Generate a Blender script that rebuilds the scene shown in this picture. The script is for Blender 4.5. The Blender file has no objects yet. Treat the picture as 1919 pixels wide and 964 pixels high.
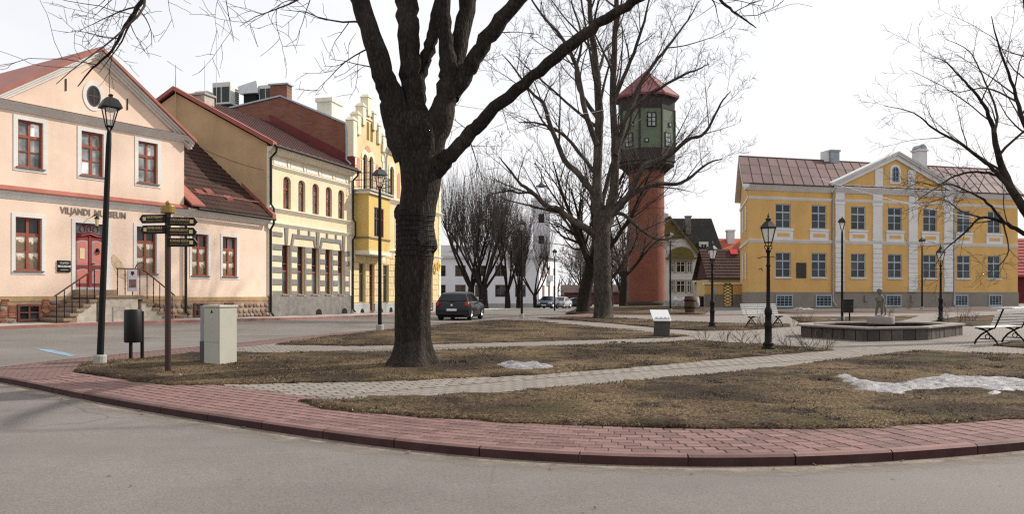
import bpy, bmesh, math, random
import numpy as np
from mathutils import Vector, Matrix, noise

random.seed(7)
RAD = math.radians
SC = bpy.context.scene
COL = SC.collection

# ------------------------------------------------------------------ camera
EYE = 1.6
cam_data = bpy.data.cameras.new('camera')
cam_data.sensor_width = 36.0
cam_data.lens = 1500 / 1919 * 36
cam_data.shift_y = 70 / 1919
cam_data.clip_start = 0.1
cam_data.clip_end = 3000
cam = bpy.data.objects.new('camera', cam_data)
cam.location = (0, 0, EYE)
cam.rotation_euler = (RAD(90), 0, 0)
COL.objects.link(cam)
SC.camera = cam

# ------------------------------------------------------------------ sky and sun
SUN_AZ = Vector((0.90, 0.436, 0)).normalized()      # horizontal direction towards the sun
SUN_EL = RAD(36)
world = bpy.data.worlds.new('World')
SC.world = world
world.use_nodes = True
wn = world.node_tree
wn.nodes.clear()
w_out = wn.nodes.new('ShaderNodeOutputWorld')
w_bg = wn.nodes.new('ShaderNodeBackground')
w_sky = wn.nodes.new('ShaderNodeTexSky')
w_sky.sky_type = 'NISHITA'
w_sky.sun_disc = False
w_sky.sun_elevation = SUN_EL
w_sky.sun_rotation = math.atan2(SUN_AZ.x, SUN_AZ.y)
w_sky.dust_density = 4.0
w_sky.air_density = 1.2
w_mix = wn.nodes.new('ShaderNodeMix')
w_mix.data_type = 'RGBA'
w_tc = wn.nodes.new('ShaderNodeTexCoord')
w_map = wn.nodes.new('ShaderNodeMapping')
w_map.inputs['Scale'].default_value = (1, 1, 3)
w_noise = wn.nodes.new('ShaderNodeTexNoise')
w_noise.inputs['Scale'].default_value = 1.6
w_noise.inputs['Detail'].default_value = 5
w_rng = wn.nodes.new('ShaderNodeMapRange')
w_rng.inputs['From Min'].default_value = 0.3
w_rng.inputs['From Max'].default_value = 0.7
w_rng.inputs['To Min'].default_value = 0.66
w_rng.inputs['To Max'].default_value = 0.9
wn.links.new(w_tc.outputs['Generated'], w_map.inputs['Vector'])
wn.links.new(w_map.outputs['Vector'], w_noise.inputs['Vector'])
wn.links.new(w_noise.outputs['Fac'], w_rng.inputs['Value'])
wn.links.new(w_rng.outputs['Result'], w_mix.inputs['Factor'])
wn.links.new(w_sky.outputs['Color'], w_mix.inputs['A'])
w_mix.inputs['B'].default_value = (10.2, 10.2, 10.45, 1)     # thin white cloud veil over the sky
wn.links.new(w_mix.outputs['Result'], w_bg.inputs['Color'])
w_bg.inputs['Strength'].default_value = 0.1
wn.links.new(w_bg.outputs['Background'], w_out.inputs['Surface'])

sun_data = bpy.data.lights.new('sun', 'SUN')
sun_data.energy = 4.5
sun_data.angle = RAD(1.2)
sun_data.color = (1.0, 0.94, 0.86)
sun = bpy.data.objects.new('sun', sun_data)
sun_dir = Vector((SUN_AZ.x * math.cos(SUN_EL), SUN_AZ.y * math.cos(SUN_EL), math.sin(SUN_EL)))
sun.rotation_euler = sun_dir.to_track_quat('Z', 'Y').to_euler()
sun.location = (30, 10, 40)
COL.objects.link(sun)

vs = SC.view_settings
vs.view_transform = 'Standard'
vs.look = 'None'
vs.exposure = 0.12
vs.gamma = 1.0
vs.use_curve_mapping = False
SC.cycles.use_denoising = False
SC.cycles.filter_width = 1.25
SC.cycles.sample_clamp_indirect = 4.0
SC.cycles.max_bounces = 6
SC.cycles.diffuse_bounces = 3
SC.cycles.transparent_max_bounces = 8

# ------------------------------------------------------------------ materials
MATS = {}

def new_mat(name):
    m = bpy.data.materials.new(name)
    m.use_nodes = True
    nt = m.node_tree
    b = nt.nodes['Principled BSDF']
    MATS[name] = m
    return m, nt, b

def N(nt, t, **kw):
    n = nt.nodes.new(t)
    for k, v in kw.items():
        if k in n.inputs:
            n.inputs[k].default_value = v
        else:
            setattr(n, k, v)
    return n

def L(nt, a, b):
    nt.links.new(a, b)

def ramp(nt, src, stops):
    r = nt.nodes.new('ShaderNodeValToRGB')
    e = r.color_ramp.elements
    while len(e) < len(stops):
        e.new(0.5)
    for i, (p, c) in enumerate(stops):
        e[i].position = p
        e[i].color = (c[0], c[1], c[2], 1)
    L(nt, src, r.inputs['Fac'])
    return r

def mixc(nt, fac, a, b, mode='MIX'):
    n = nt.nodes.new('ShaderNodeMix')
    n.data_type = 'RGBA'
    n.blend_type = mode
    for sock, v in (('Factor', fac), ('A', a), ('B', b)):
        if isinstance(v, (int, float)):
            n.inputs[sock].default_value = v
        elif isinstance(v, tuple):
            n.inputs[sock].default_value = (v[0], v[1], v[2], 1)
        else:
            L(nt, v, n.inputs[sock])
    return n.outputs['Result']

def coord(nt, kind='Object', scale=(1, 1, 1), rot=(0, 0, 0)):
    tc = nt.nodes.new('ShaderNodeTexCoord')
    mp = nt.nodes.new('ShaderNodeMapping')
    mp.inputs['Scale'].default_value = scale
    mp.inputs['Rotation'].default_value = rot
    L(nt, tc.outputs[kind], mp.inputs['Vector'])
    return mp.outputs['Vector']

def noise_tex(nt, vec, scale, detail=4, rough=0.55):
    n = N(nt, 'ShaderNodeTexNoise', Scale=scale, Detail=detail, Roughness=rough)
    L(nt, vec, n.inputs['Vector'])
    return n.outputs['Fac']

def bump(nt, b, src, strength, dist=0.02):
    n = N(nt, 'ShaderNodeBump', Strength=strength, Distance=dist)
    L(nt, src, n.inputs['Height'])
    L(nt, n.outputs['Normal'], b.inputs['Normal'])
    return n

def hexc(s):
    v = [int(s[i:i + 2], 16) / 255 for i in (0, 2, 4)]
    return tuple(((c + 0.055) / 1.055) ** 2.4 if c > 0.04 else c / 12.92 for c in v)

def mat(name, col, rough=0.8, var=0.12, scale=2.5, bmp=0.15, bscale=60, metal=0.0, spec=0.3, stain=None, stain_amt=0.0, rnd=0.0, streak=0.0):
    """plain surface with mottled colour and fine relief"""
    if name in MATS:
        return MATS[name]
    m, nt, b = new_mat(name)
    b.inputs['Roughness'].default_value = rough
    b.inputs['Metallic'].default_value = metal
    b.inputs['Specular IOR Level'].default_value = spec
    v = coord(nt)
    n1 = noise_tex(nt, v, scale, 6, 0.6)
    d = tuple(c * (1 - var) for c in col)
    l = tuple(min(1, c * (1 + var)) for c in col)
    c = ramp(nt, n1, [(0.3, d), (0.7, l)]).outputs['Color']
    if stain:
        n2 = noise_tex(nt, v, scale * 0.55, 8, 0.65)
        f = ramp(nt, n2, [(0.55, (0, 0, 0)), (0.72, (stain_amt,) * 3)]).outputs['Color']
        c = mixc(nt, f, c, stain)
    if streak:                    # rain runs down the wall, soot patches
        vs_ = coord(nt, 'Object', (1.3, 1.3, 0.2))
        k = ramp(nt, noise_tex(nt, vs_, 1.0, 5, 0.65), [(0.32, (1 - streak * 0.7,) * 3), (0.62, (1, 1, 1))]).outputs['Color']
        c = mixc(nt, 1.0, c, k, 'MULTIPLY')
        k = ramp(nt, noise_tex(nt, v, 0.45, 7, 0.6), [(0.36, (1 - streak * 0.9,) * 3), (0.6, (1, 1, 1))]).outputs['Color']
        c = mixc(nt, 1.0, c, k, 'MULTIPLY')
    if rnd:
        oi = nt.nodes.new('ShaderNodeObjectInfo')
        rr = ramp(nt, oi.outputs['Random'], [(0, (1 - rnd,) * 3), (1, (1 + rnd,) * 3)]).outputs['Color']
        c = mixc(nt, 1.0, c, rr, 'MULTIPLY')
    L(nt, c, b.inputs['Base Color'])
    if bmp:
        bump(nt, b, noise_tex(nt, v, bscale, 3), bmp, 0.01)
    return m

def brick_mat(name, c1, c2, mortar, bw, bh, rough=0.9, msize=0.012, kind='Object', rot=(0, 0, 0), bstr=0.5, var=0.35, stain=(0.1, 0.08, 0.07), offset=0.5, wall=False):
    m, nt, b = new_mat(name)
    b.inputs['Roughness'].default_value = rough
    b.inputs['Specular IOR Level'].default_value = 0.25
    v = coord(nt, kind, (1, 1, 1), rot)
    if wall:                      # bricks on an upright face: (y, z) plane
        sp = nt.nodes.new('ShaderNodeSeparateXYZ')
        cb = nt.nodes.new('ShaderNodeCombineXYZ')
        L(nt, v, sp.inputs[0])
        L(nt, sp.outputs['Y'], cb.inputs['X'])
        L(nt, sp.outputs['Z'], cb.inputs['Y'])
        v = cb.outputs[0]
    br = N(nt, 'ShaderNodeTexBrick')
    br.offset = offset
    L(nt, v, br.inputs['Vector'])
    br.inputs['Color1'].default_value = (*c1, 1)
    br.inputs['Color2'].default_value = (*c2, 1)
    br.inputs['Mortar'].default_value = (*mortar, 1)
    br.inputs['Scale'].default_value = 1
    br.inputs['Mortar Size'].default_value = msize
    br.inputs['Brick Width'].default_value = bw
    br.inputs['Row Height'].default_value = bh
    br.inputs['Bias'].default_value = 0.0
    nz = noise_tex(nt, v, 1.3, 8, 0.65)
    f = ramp(nt, nz, [(0.42, (0, 0, 0)), (0.75, (var,) * 3)]).outputs['Color']
    c = mixc(nt, f, br.outputs['Color'], stain)
    L(nt, c, b.inputs['Base Color'])
    n = bump(nt, b, br.outputs['Fac'], bstr, 0.01)
    n.invert = True
    return m

def glass_mat(name, col, rough=0.04, var=0.4, scale=1.2):
    m, nt, b = new_mat(name)
    v = coord(nt)
    n1 = noise_tex(nt, v, scale, 2)
    d = tuple(c * (1 - var) for c in col)
    l = tuple(c * (1 + var) for c in col)
    c = ramp(nt, n1, [(0.35, d), (0.65, l)]).outputs['Color']
    oi = nt.nodes.new('ShaderNodeObjectInfo')
    rr = ramp(nt, oi.outputs['Random'], [(0, (0.45,) * 3), (0.6, (0.9,) * 3), (0.85, (1.7,) * 3), (1, (3.2,) * 3)]).outputs['Color']
    c = mixc(nt, 1.0, c, rr, 'MULTIPLY')
    L(nt, c, b.inputs['Base Color'])
    b.inputs['Roughness'].default_value = rough
    b.inputs['Specular IOR Level'].default_value = 0.4
    bump(nt, b, noise_tex(nt, v, 3.0, 1), 0.03, 0.05)
    return m

# ------------------------------------------------------------------ mesh helpers
class MB:
    """collects faces that become one mesh"""
    def __init__(s):
        s.v = []
        s.f = []

    def add(s, vs, fs):
        n = len(s.v)
        s.v.extend(vs)
        s.f.extend([tuple(i + n for i in f) for f in fs])
        return s

    def box(s, x0, y0, z0, x1, y1, z1):
        return s.add([(x0, y0, z0), (x1, y0, z0), (x1, y1, z0), (x0, y1, z0), (x0, y0, z1), (x1, y0, z1), (x1, y1, z1), (x0, y1, z1)],
                     [(0, 3, 2, 1), (4, 5, 6, 7), (0, 1, 5, 4), (1, 2, 6, 5), (2, 3, 7, 6), (3, 0, 4, 7)])

    def poly(s, pts):
        return s.add(list(pts), [tuple(range(len(pts)))])

    def prism(s, pts, a, b, axis='y'):
        """polygon in the two other axes, extruded along axis from a to b"""
        def P(p, t):
            return (p[0], t, p[1]) if axis == 'y' else ((t, p[0], p[1]) if axis == 'x' else (p[0], p[1], t))
        n = len(pts)
        vs = [P(p, a) for p in pts] + [P(p, b) for p in pts]
        fs = [tuple(range(n)), tuple(range(2 * n - 1, n - 1, -1))]
        fs += [(i, i + n, (i + 1) % n + n, (i + 1) % n) for i in range(n)]
        return s.add(vs, fs)

    def hexa(s, b4, t4):
        return s.add(list(b4) + list(t4), [(0, 3, 2, 1), (4, 5, 6, 7), (0, 1, 5, 4), (1, 2, 6, 5), (2, 3, 7, 6), (3, 0, 4, 7)])

    def lathe(s, prof, n=16, cx=0, cy=0, a0=0.0, cap=True):
        vs, fs = [], []
        for r, z in prof:
            for k in range(n):
                a = a0 + 2 * math.pi * k / n
                vs.append((cx + r * math.cos(a), cy + r * math.sin(a), z))
        for i in range(len(prof) - 1):
            for k in range(n):
                k2 = (k + 1) % n
                fs.append((i * n + k, i * n + k2, (i + 1) * n + k2, (i + 1) * n + k))
        if cap:
            fs.append(tuple(range(n - 1, -1, -1)))
            fs.append(tuple((len(prof) - 1) * n + k for k in range(n)))
        return s.add(vs, fs)

    def tube(s, path, rad, n=6, cap=True):
        path = [Vector(p) for p in path]
        if not hasattr(rad, '__len__'):
            rad = [rad] * len(path)
        vs, fs = [], []
        up = Vector((0, 0, 1))
        d0 = (path[-1] - path[0])
        if abs(d0.normalized().z if d0.length else 1) > 0.9:
            up = Vector((1, 0, 0))
        for i, p in enumerate(path):
            d = (path[min(i + 1, len(path) - 1)] - path[max(i - 1, 0)])
            d = d.normalized() if d.length > 1e-9 else Vector((0, 0, 1))
            u = d.cross(up)
            u = u.normalized() if u.length > 1e-6 else Vector((0, 1, 0))
            w = u.cross(d)
            for k in range(n):
                a = 2 * math.pi * k / n
                q = p + (u * math.cos(a) + w * math.sin(a)) * rad[i]
                vs.append(tuple(q))
        for i in range(len(path) - 1):
            for k in range(n):
                k2 = (k + 1) % n
                fs.append((i * n + k, (i + 1) * n + k, (i + 1) * n + k2, i * n + k2))
        if cap:
            fs.append(tuple(range(n)))
            fs.append(tuple((len(path) - 1) * n + k for k in range(n - 1, -1, -1)))
        return s.add(vs, fs)

    def ball(s, c, r, n=10, m=7, sz=1.0):
        prof = [(max(1e-4, r * math.sin(math.pi * i / (m - 1))), c[2] - r * sz * math.cos(math.pi * i / (m - 1))) for i in range(m)]
        return s.lathe(prof, n, c[0], c[1], cap=False)

    def mesh(s, name='mesh'):
        me = bpy.data.meshes.new(name)
        me.from_pydata([tuple(map(float, v)) for v in s.v], [], s.f)
        me.update()
        return me

def fix_normals(me):
    bm = bmesh.new()
    bm.from_mesh(me)
    bmesh.ops.recalc_face_normals(bm, faces=bm.faces)
    bm.to_mesh(me)
    bm.free()

def ob(name, mb, m, par=None, loc=(0, 0, 0), rz=0.0, smooth=False, bev=0.0, recalc=True):
    me = mb.mesh(name) if isinstance(mb, MB) else mb
    if isinstance(mb, MB) and recalc and len(me.polygons) < 20000:
        fix_normals(me)
    if m is not None and not me.materials:
        me.materials.append(m)
    o = bpy.data.objects.new(name, me)
    COL.objects.link(o)
    o.location = loc
    o.rotation_euler = (0, 0, rz)
    o.parent = par
    if smooth:
        for p in me.polygons:
            p.use_smooth = True
        if smooth != 'all':
            me.set_sharp_from_angle(angle=RAD(40))
    if bev:
        md = o.modifiers.new('edge', 'BEVEL')
        md.width = bev
        md.segments = 2
        md.limit_method = 'ANGLE'
    return o

def tag(o, label=None, cat=None, group=None, kind=None):
    for k, v in (('label', label), ('category', cat), ('group', group), ('kind', kind)):
        if v:
            o[k] = v
    return o

def thing(name, label, cat, loc=(0, 0, 0), rz=0.0, group=None):
    o = bpy.data.objects.new(name, None)
    o.empty_display_size = 0.3
    COL.objects.link(o)
    o.location = loc
    o.rotation_euler = (0, 0, rz)
    return tag(o, label, cat, group)

def link_copy(o, par=None):
    c = o.copy()
    COL.objects.link(c)
    c.parent = par
    return c

def copy_tree(o, par=None):
    c = link_copy(o, par)
    for ch in list(o.children):
        copy_tree(ch, c)
    return c

def text_mesh(s, size, extrude=0.004, align='LEFT', bold=0.0):
    cu = bpy.data.curves.new('lettering', 'FONT')
    cu.body = s
    cu.size = size
    cu.extrude = extrude
    cu.offset = bold
    cu.align_x = align
    cu.resolution_u = 2
    o = bpy.data.objects.new('lettering_tmp', cu)
    COL.objects.link(o)
    dg = bpy.context.evaluated_depsgraph_get()
    dg.update()
    me = bpy.data.meshes.new_from_object(o.evaluated_get(dg))
    bpy.data.objects.remove(o)
    bpy.data.curves.remove(cu)
    me.materials.clear()
    return me

def text(name, s, size, m, par, loc, rot=(RAD(90), 0, 0), extrude=0.004, align='LEFT', sx=1.0, bold=0.0):
    me = text_mesh(s, size, extrude, align, bold)
    me.materials.append(m)
    o = bpy.data.objects.new(name, me)
    COL.objects.link(o)
    o.location = loc
    o.rotation_euler = rot
    o.scale = (sx, 1, 1)
    o.parent = par
    return o

# ------------------------------------------------------------------ terrain height
CP = np.array([(-2.1,8.8,0),(.2,7.5,0),(2.1,7.3,0),(5.2,8.2,.02),(9,11,.08),(0,3,0),(-6,4,0),(7,3,0),(0,-20,0),(-25,0,.2),(25,0,.1),
(-8.5,13.4,.12),(-4.5,10.3,.03),(-8.6,15.6,.18),(-1.8,14.6,.19),(-17.4,27.3,.53),(-13.7,33.5,.52),(-11.75,38.4,.45),(-9.25,46.3,.42),(-5.5,61.5,.25),
(-4.2,25.9,.32),(.5,43,.27),(-2.8,44,.22),(4,22,.2),(11.5,25,.2),(9,33,.2),(15,20,.2),(17,61,.58),(40,68,.62),(28,50,.4),(5.3,52,.35),
(5,109,-.3),(5,130,-.35),(17,100,-.05),(30,100,.2),(-20,130,-.2),(-60,60,.5),(70,60,.6),(0,300,-.5),(-300,200,0),(300,200,0),(-200,-50,0),(200,-50,0)])

def _u(r2):
    return np.where(r2 > 0, .5 * r2 * np.log(np.maximum(r2, 1e-9)), 0)

_n = len(CP)
_A = np.zeros((_n + 3, _n + 3))
_A[:_n, :_n] = _u(((CP[:, None, :2] - CP[None, :, :2]) ** 2).sum(-1)) + np.eye(_n) * 2.0
_A[:_n, _n] = 1
_A[:_n, _n + 1:] = CP[:, :2]
_A[_n, :_n] = 1
_A[_n + 1:, :_n] = CP[:, :2].T
_W = np.linalg.solve(_A, np.r_[CP[:, 2], 0, 0, 0])

def R(x, y):
    """height of the road level (vectorised)"""
    x = np.asarray(x, float)
    y = np.asarray(y, float)
    d = (x[..., None] - CP[:, 0]) ** 2 + (y[..., None] - CP[:, 1]) ** 2
    h = (_u(d) * _W[:_n]).sum(-1) + _W[_n] + _W[_n + 1] * x + _W[_n + 2] * y
    far = np.hypot(x, y - 50)
    w = np.clip((far - 150) / 100, 0, 1)
    return h * (1 - w) + (-0.4) * w

STEP = 0.105                                   # park level above the road

def gz(x, y, off=0.0):
    return float(R(x, y)) + off
# ------------------------------------------------------------------ ground, roads, park
def asphalt_mat():
    m, nt, b = new_mat('asphalt')
    v = coord(nt)
    big = noise_tex(nt, v, 0.35, 5, 0.6)
    base = ramp(nt, big, [(0.3, (0.118, 0.105, 0.093)), (0.7, (0.180, 0.162, 0.146))]).outputs['Color']
    fine = noise_tex(nt, v, 55, 2, 0.8)
    sp = ramp(nt, fine, [(0.3, (0.66, 0.66, 0.67)), (0.5, (1, 1, 1)), (0.7, (1.3, 1.28, 1.24))]).outputs['Color']
    c = mixc(nt, 1.0, base, sp, 'MULTIPLY')
    vo = N(nt, 'ShaderNodeTexVoronoi', Scale=120.0)
    L(nt, v, vo.inputs['Vector'])
    f = ramp(nt, vo.outputs['Distance'], [(0.0, (0.32,) * 3), (0.16, (0, 0, 0))]).outputs['Color']
    c = mixc(nt, f, c, (0.30, 0.275, 0.255))
    # wheel-worn long patches and damp-dark stains
    v2 = coord(nt, 'Object', (0.1, 0.7, 1), (0, 0, 0.5))
    st = ramp(nt, noise_tex(nt, v2, 1.0, 6, 0.7), [(0.48, (0, 0, 0)), (0.7, (0.45,) * 3)]).outputs['Color']
    c = mixc(nt, st, c, (0.12, 0.108, 0.1))
    wv = mixc(nt, 0.12, v, noise_tex(nt, v, 2.2, 4, 0.7))
    cr = N(nt, 'ShaderNodeTexVoronoi', Scale=0.42)
    cr.feature = 'DISTANCE_TO_EDGE'
    L(nt, wv, cr.inputs['Vector'])
    ck = ramp(nt, cr.outputs['Distance'], [(0.0, (0.8,) * 3), (0.006, (0, 0, 0))]).outputs['Color']
    gate = ramp(nt, noise_tex(nt, v, 0.23, 2), [(0.54, (0, 0, 0)), (0.6, (0.8, 0.8, 0.8))]).outputs['Color']
    c = mixc(nt, mixc(nt, 1.0, ck, gate, 'MULTIPLY'), c, (0.05, 0.045, 0.04))
    L(nt, c, b.inputs['Base Color'])
    rg = ramp(nt, big, [(0.3, (0.72,) * 3), (0.7, (0.92,) * 3)]).outputs['Color']
    L(nt, rg, b.inputs['Roughness'])
    b.inputs['Specular IOR Level'].default_value = 0.35
    bump(nt, b, fine, 0.35, 0.006)
    return m

def lawn_mat():
    m, nt, b = new_mat('dead_lawn')
    v = coord(nt)
    n1 = noise_tex(nt, v, 0.55, 8, 0.68)
    c = ramp(nt, n1, [(0.30, (0.032, 0.023, 0.018)), (0.42, (0.060, 0.042, 0.030)), (0.5, (0.16, 0.112, 0.064)),
                      (0.6, (0.24, 0.175, 0.10)), (0.72, (0.10, 0.085, 0.036)), (0.82, (0.05, 0.037, 0.028))]).outputs['Color']
    n2 = noise_tex(nt, v, 16, 5, 0.75)
    k = ramp(nt, n2, [(0.28, (0.35,) * 3), (0.5, (0.95,) * 3), (0.72, (1.7,) * 3)]).outputs['Color']
    c = mixc(nt, 1.0, c, k, 'MULTIPLY')
    n5 = noise_tex(nt, v, 38, 3, 0.7)
    k = ramp(nt, n5, [(0.36, (0.25,) * 3), (0.5, (1.0,) * 3), (0.62, (2.5,) * 3)]).outputs['Color']
    c = mixc(nt, 1.0, c, k, 'MULTIPLY')
    gn = ramp(nt, noise_tex(nt, v, 0.8, 5, 0.65), [(0.52, (0, 0, 0)), (0.66, (0.6,) * 3)]).outputs['Color']
    c = mixc(nt, gn, c, (0.105, 0.105, 0.036))
    n3 = noise_tex(nt, v, 1.1, 8, 0.72)
    f = ramp(nt, n3, [(0.5, (0, 0, 0)), (0.6, (0.9,) * 3)]).outputs['Color']
    c = mixc(nt, f, c, (0.042, 0.030, 0.024))
    n4 = noise_tex(nt, v, 45, 2, 0.6)
    f4 = ramp(nt, n4, [(0.64, (0, 0, 0)), (0.72, (0.8,) * 3)]).outputs['Color']
    c = mixc(nt, f4, c, (0.36, 0.29, 0.19))
    L(nt, c, b.inputs['Base Color'])
    c = mixc(nt, 1.0, c, (0.56, 0.545, 0.54), 'MULTIPLY')
    L(nt, c, b.inputs['Base Color'])
    b.inputs['Roughness'].default_value = 1.0
    b.inputs['Specular IOR Level'].default_value = 0.1
    bump(nt, b, n2, 0.9, 0.03)
    return m

asphalt = asphalt_mat()
lawn_m = lawn_mat()
red_joint = brick_mat('red_paving', (0.165, 0.098, 0.085), (0.132, 0.079, 0.070), (0.055, 0.037, 0.033), 0.22, 0.145, msize=0.011, bstr=0.4, rot=(0, 0, -0.45), var=0.4, stain=(0.19, 0.12, 0.1))
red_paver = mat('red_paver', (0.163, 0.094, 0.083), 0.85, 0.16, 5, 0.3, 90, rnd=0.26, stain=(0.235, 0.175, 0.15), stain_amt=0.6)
red_kerb_shaded = mat('red_kerb_shaded', (0.048, 0.020, 0.020), 0.85, 0.3, 4, 0.3, 70, rnd=0.12, stain=(0.07, 0.045, 0.04), stain_amt=0.6)
grey_joint = brick_mat('grey_paving', (0.235, 0.207, 0.18), (0.20, 0.177, 0.155), (0.10, 0.085, 0.073), 0.2, 0.16, msize=0.012, bstr=0.35, rot=(0, 0, 0.55), var=0.35, stain=(0.25, 0.21, 0.185))
grey_paver = mat('grey_paver', (0.212, 0.185, 0.160), 0.9, 0.16, 6, 0.3, 90, rnd=0.13, stain=(0.22, 0.185, 0.16), stain_amt=0.4)
joint_soil = mat('joint_soil', (0.06, 0.047, 0.04), 0.95, 0.3, 8, 0.3)
concrete = mat('concrete', (0.34, 0.33, 0.30), 0.9, 0.18, 5, 0.3, 80, stain=(0.18, 0.17, 0.16), stain_amt=0.5)

def sheet(name, pts, off, m, cell=1.0, rim=0.0, wob=0.0, bumps=0.0, par=None):
    """a polygon draped on the terrain; wob frays its outline, bumps lifts it unevenly"""
    if wob:
        out = []
        n = len(pts)
        for i in range(n):
            a, b = Vector(pts[i]), Vector(pts[(i + 1) % n])
            k = max(1, int((b - a).length / 0.22))
            for j in range(k):
                p = a.lerp(b, j / k)
                q = noise.noise_vector(Vector((p.x * 2.3, p.y * 2.3, 0.7)))
                out.append((p.x + q.x * wob, p.y + q.y * wob))
        pts = out
    bm = bmesh.new()
    vs = [bm.verts.new((p[0], p[1], 0)) for p in pts]
    bm.faces.new(vs)
    xs = [p[0] for p in pts]
    ys = [p[1] for p in pts]
    for lo, hi, ax in ((min(xs), max(xs), 0), (min(ys), max(ys), 1)):
        t = math.floor(lo / cell) * cell + cell
        while t < hi:
            co = Vector((t, 0, 0)) if ax == 0 else Vector((0, t, 0))
            no = Vector((1, 0, 0)) if ax == 0 else Vector((0, 1, 0))
            bmesh.ops.bisect_plane(bm, geom=bm.verts[:] + bm.edges[:] + bm.faces[:], plane_co=co, plane_no=no, dist=1e-5)
            t += cell
    bmesh.ops.triangulate(bm, faces=bm.faces[:])
    bm.verts.ensure_lookup_table()
    P = np.array([v.co[:2] for v in bm.verts])
    H = R(P[:, 0], P[:, 1]) + off
    for v, h in zip(bm.verts, H):
        z = h
        if bumps and not v.is_boundary:
            z += bumps * (0.5 + 0.5 * noise.fractal(Vector((v.co.x * 1.5, v.co.y * 1.5, 3)), 0.8, 2.2, 4))
        v.co.z = z
    if rim:
        be = [e for e in bm.edges if e.is_boundary]
        r = bmesh.ops.extrude_edge_only(bm, edges=be)
        for v in r['geom']:
            if isinstance(v, bmesh.types.BMVert):
                v.co.z -= rim
    me = bpy.data.meshes.new(name)
    bmesh.ops.recalc_face_normals(bm, faces=bm.faces)
    bm.to_mesh(me)
    bm.free()
    for p in me.polygons:
        p.use_smooth = True
    me.materials.append(m)
    o = bpy.data.objects.new(name, me)
    COL.objects.link(o)
    o.parent = par
    return o

def densify(pts, step):
    out = [Vector(pts[0])]
    for a, b in zip(pts, pts[1:]):
        a, b = Vector(a), Vector(b)
        k = max(1, int((b - a).length / step))
        out += [a.lerp(b, (j + 1) / k) for j in range(k)]
    return out

def smooth_line(pts, step=0.25, it=30):
    q = densify(pts, step)
    for _ in range(it):
        q = [q[0]] + [(q[i - 1] + q[i] * 2 + q[i + 1]) / 4 for i in range(1, len(q) - 1)] + [q[-1]]
    return q

def inside(p, poly):
    x, y = p[0], p[1]
    r = False
    n = len(poly)
    for i in range(n):
        a, b = poly[i], poly[(i + 1) % n]
        if (a[1] > y) != (b[1] > y) and x < (b[0] - a[0]) * (y - a[1]) / (b[1] - a[1]) + a[0]:
            r = not r
    return r

# the ground: one draped sheet of asphalt out to the horizon
gx = np.concatenate([np.linspace(-900, -80, 12), np.linspace(-60, -12, 17), np.linspace(-10, 14, 49), np.linspace(16, 60, 16), np.linspace(80, 900, 12)])
gy = np.concatenate([np.linspace(-300, -10, 6), np.linspace(-4, 24, 57), np.linspace(25.5, 60, 24), np.linspace(64, 140, 20), np.linspace(160, 1800, 12)])
GX, GY = np.meshgrid(gx, gy)
GZ = R(GX, GY)
gm = MB()
gm.v = np.stack([GX.ravel(), GY.ravel(), GZ.ravel()], 1).tolist()
w_ = len(gx)
gm.f = [(j * w_ + i, j * w_ + i + 1, (j + 1) * w_ + i + 1, (j + 1) * w_ + i) for j in range(len(gy) - 1) for i in range(w_ - 1)]
tag(ob('road', gm, asphalt, smooth='all', recalc=False), 'grey asphalt road running round the park and past the houses', kind='structure')

KERB = smooth_line([(-10.35, 14.39), (-8.76, 13.7), (-7.66, 12.77), (-6.99, 12.21), (-5.69, 11.23), (-4.6, 10.47), (-3.25, 9.58), (-2.13, 8.87), (-1.14, 8.19), (-0.57, 7.87), (0.2, 7.53), (1.17, 7.32), (2.14, 7.29), (3.47, 7.54), (5.16, 8.07), (6.55, 8.61), (8.99, 9.69)])
STREET = [(-10.35, 14.42), (-9.44, 14.65), (-9.08, 15.84), (-8.55, 16.88), (-7.92, 18.01), (-7.22, 19.35), (-6.47, 21.11), (-5.61, 23.41), (-4.55, 26.32), (-3.32, 31.23), (-2.09, 35.0), (-0.78, 39.43), (1.13, 41.73)]
PARK = [tuple(p[:2]) for p in KERB[::-1]] + STREET[1:] + [(2.4, 42.6), (3.0, 46.5), (4.54, 48.6), (6.6, 47.2), (10.55, 45.4), (16.2, 47.4), (23.9, 49.2), (34.4, 54.5), (40, 52), (30, 25)]

park = tag(sheet('park_path', PARK, STEP - 0.012, grey_joint, 1.0, rim=0.2), 'light grey block paving of the park paths and fountain square', kind='structure')

# red pavement ring: sheet below, single pavers on the near stretch
inner = []
KP = [tuple(p[:2]) for p in KERB]
LAWN_A = [(-2.92, 10.79), (-2.43, 10.19), (-1.33, 9.6), (0.25, 9.12), (1.3, 8.83), (2.56, 8.72), (3.53, 8.74), (4.72, 8.95), (5.94, 9.29), (7.94, 10.0), (13.06, 16.45), (11.16, 17.44), (9.37, 18.6), (6.54, 16.2), (3.82, 13.89), (1.85, 12.61), (-0.17, 11.42), (-2.05, 10.99)]
LAWN_B = [(-7.79, 14.32), (-8.1, 14.98), (-8.2, 15.51), (-7.63, 16.0), (-6.91, 17.3), (-6.07, 17.29), (-3.25, 17.47), (-1.77, 17.78), (3.99, 21.35), (5.25, 22.42), (6.56, 20.47), (7.64, 18.94), (4.9, 16.84), (2.15, 14.61), (0.36, 13.4), (-1.88, 12.67), (-3.97, 12.41), (-5.22, 12.33), (-6.12, 12.83), (-7.37, 13.79)]
LAWN_C = [(-5.78, 19.47), (-5.55, 20.83), (-5.17, 22.6), (-4.37, 25.25), (-2.97, 29.78), (-1.81, 34.2), (-0.41, 37.29), (1.03, 37.11), (2.97, 31.71), (4.69, 26.99), (5.57, 24.91), (4.42, 23.63), (0.57, 21.2), (-1.97, 19.78), (-3.56, 19.13)]
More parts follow.
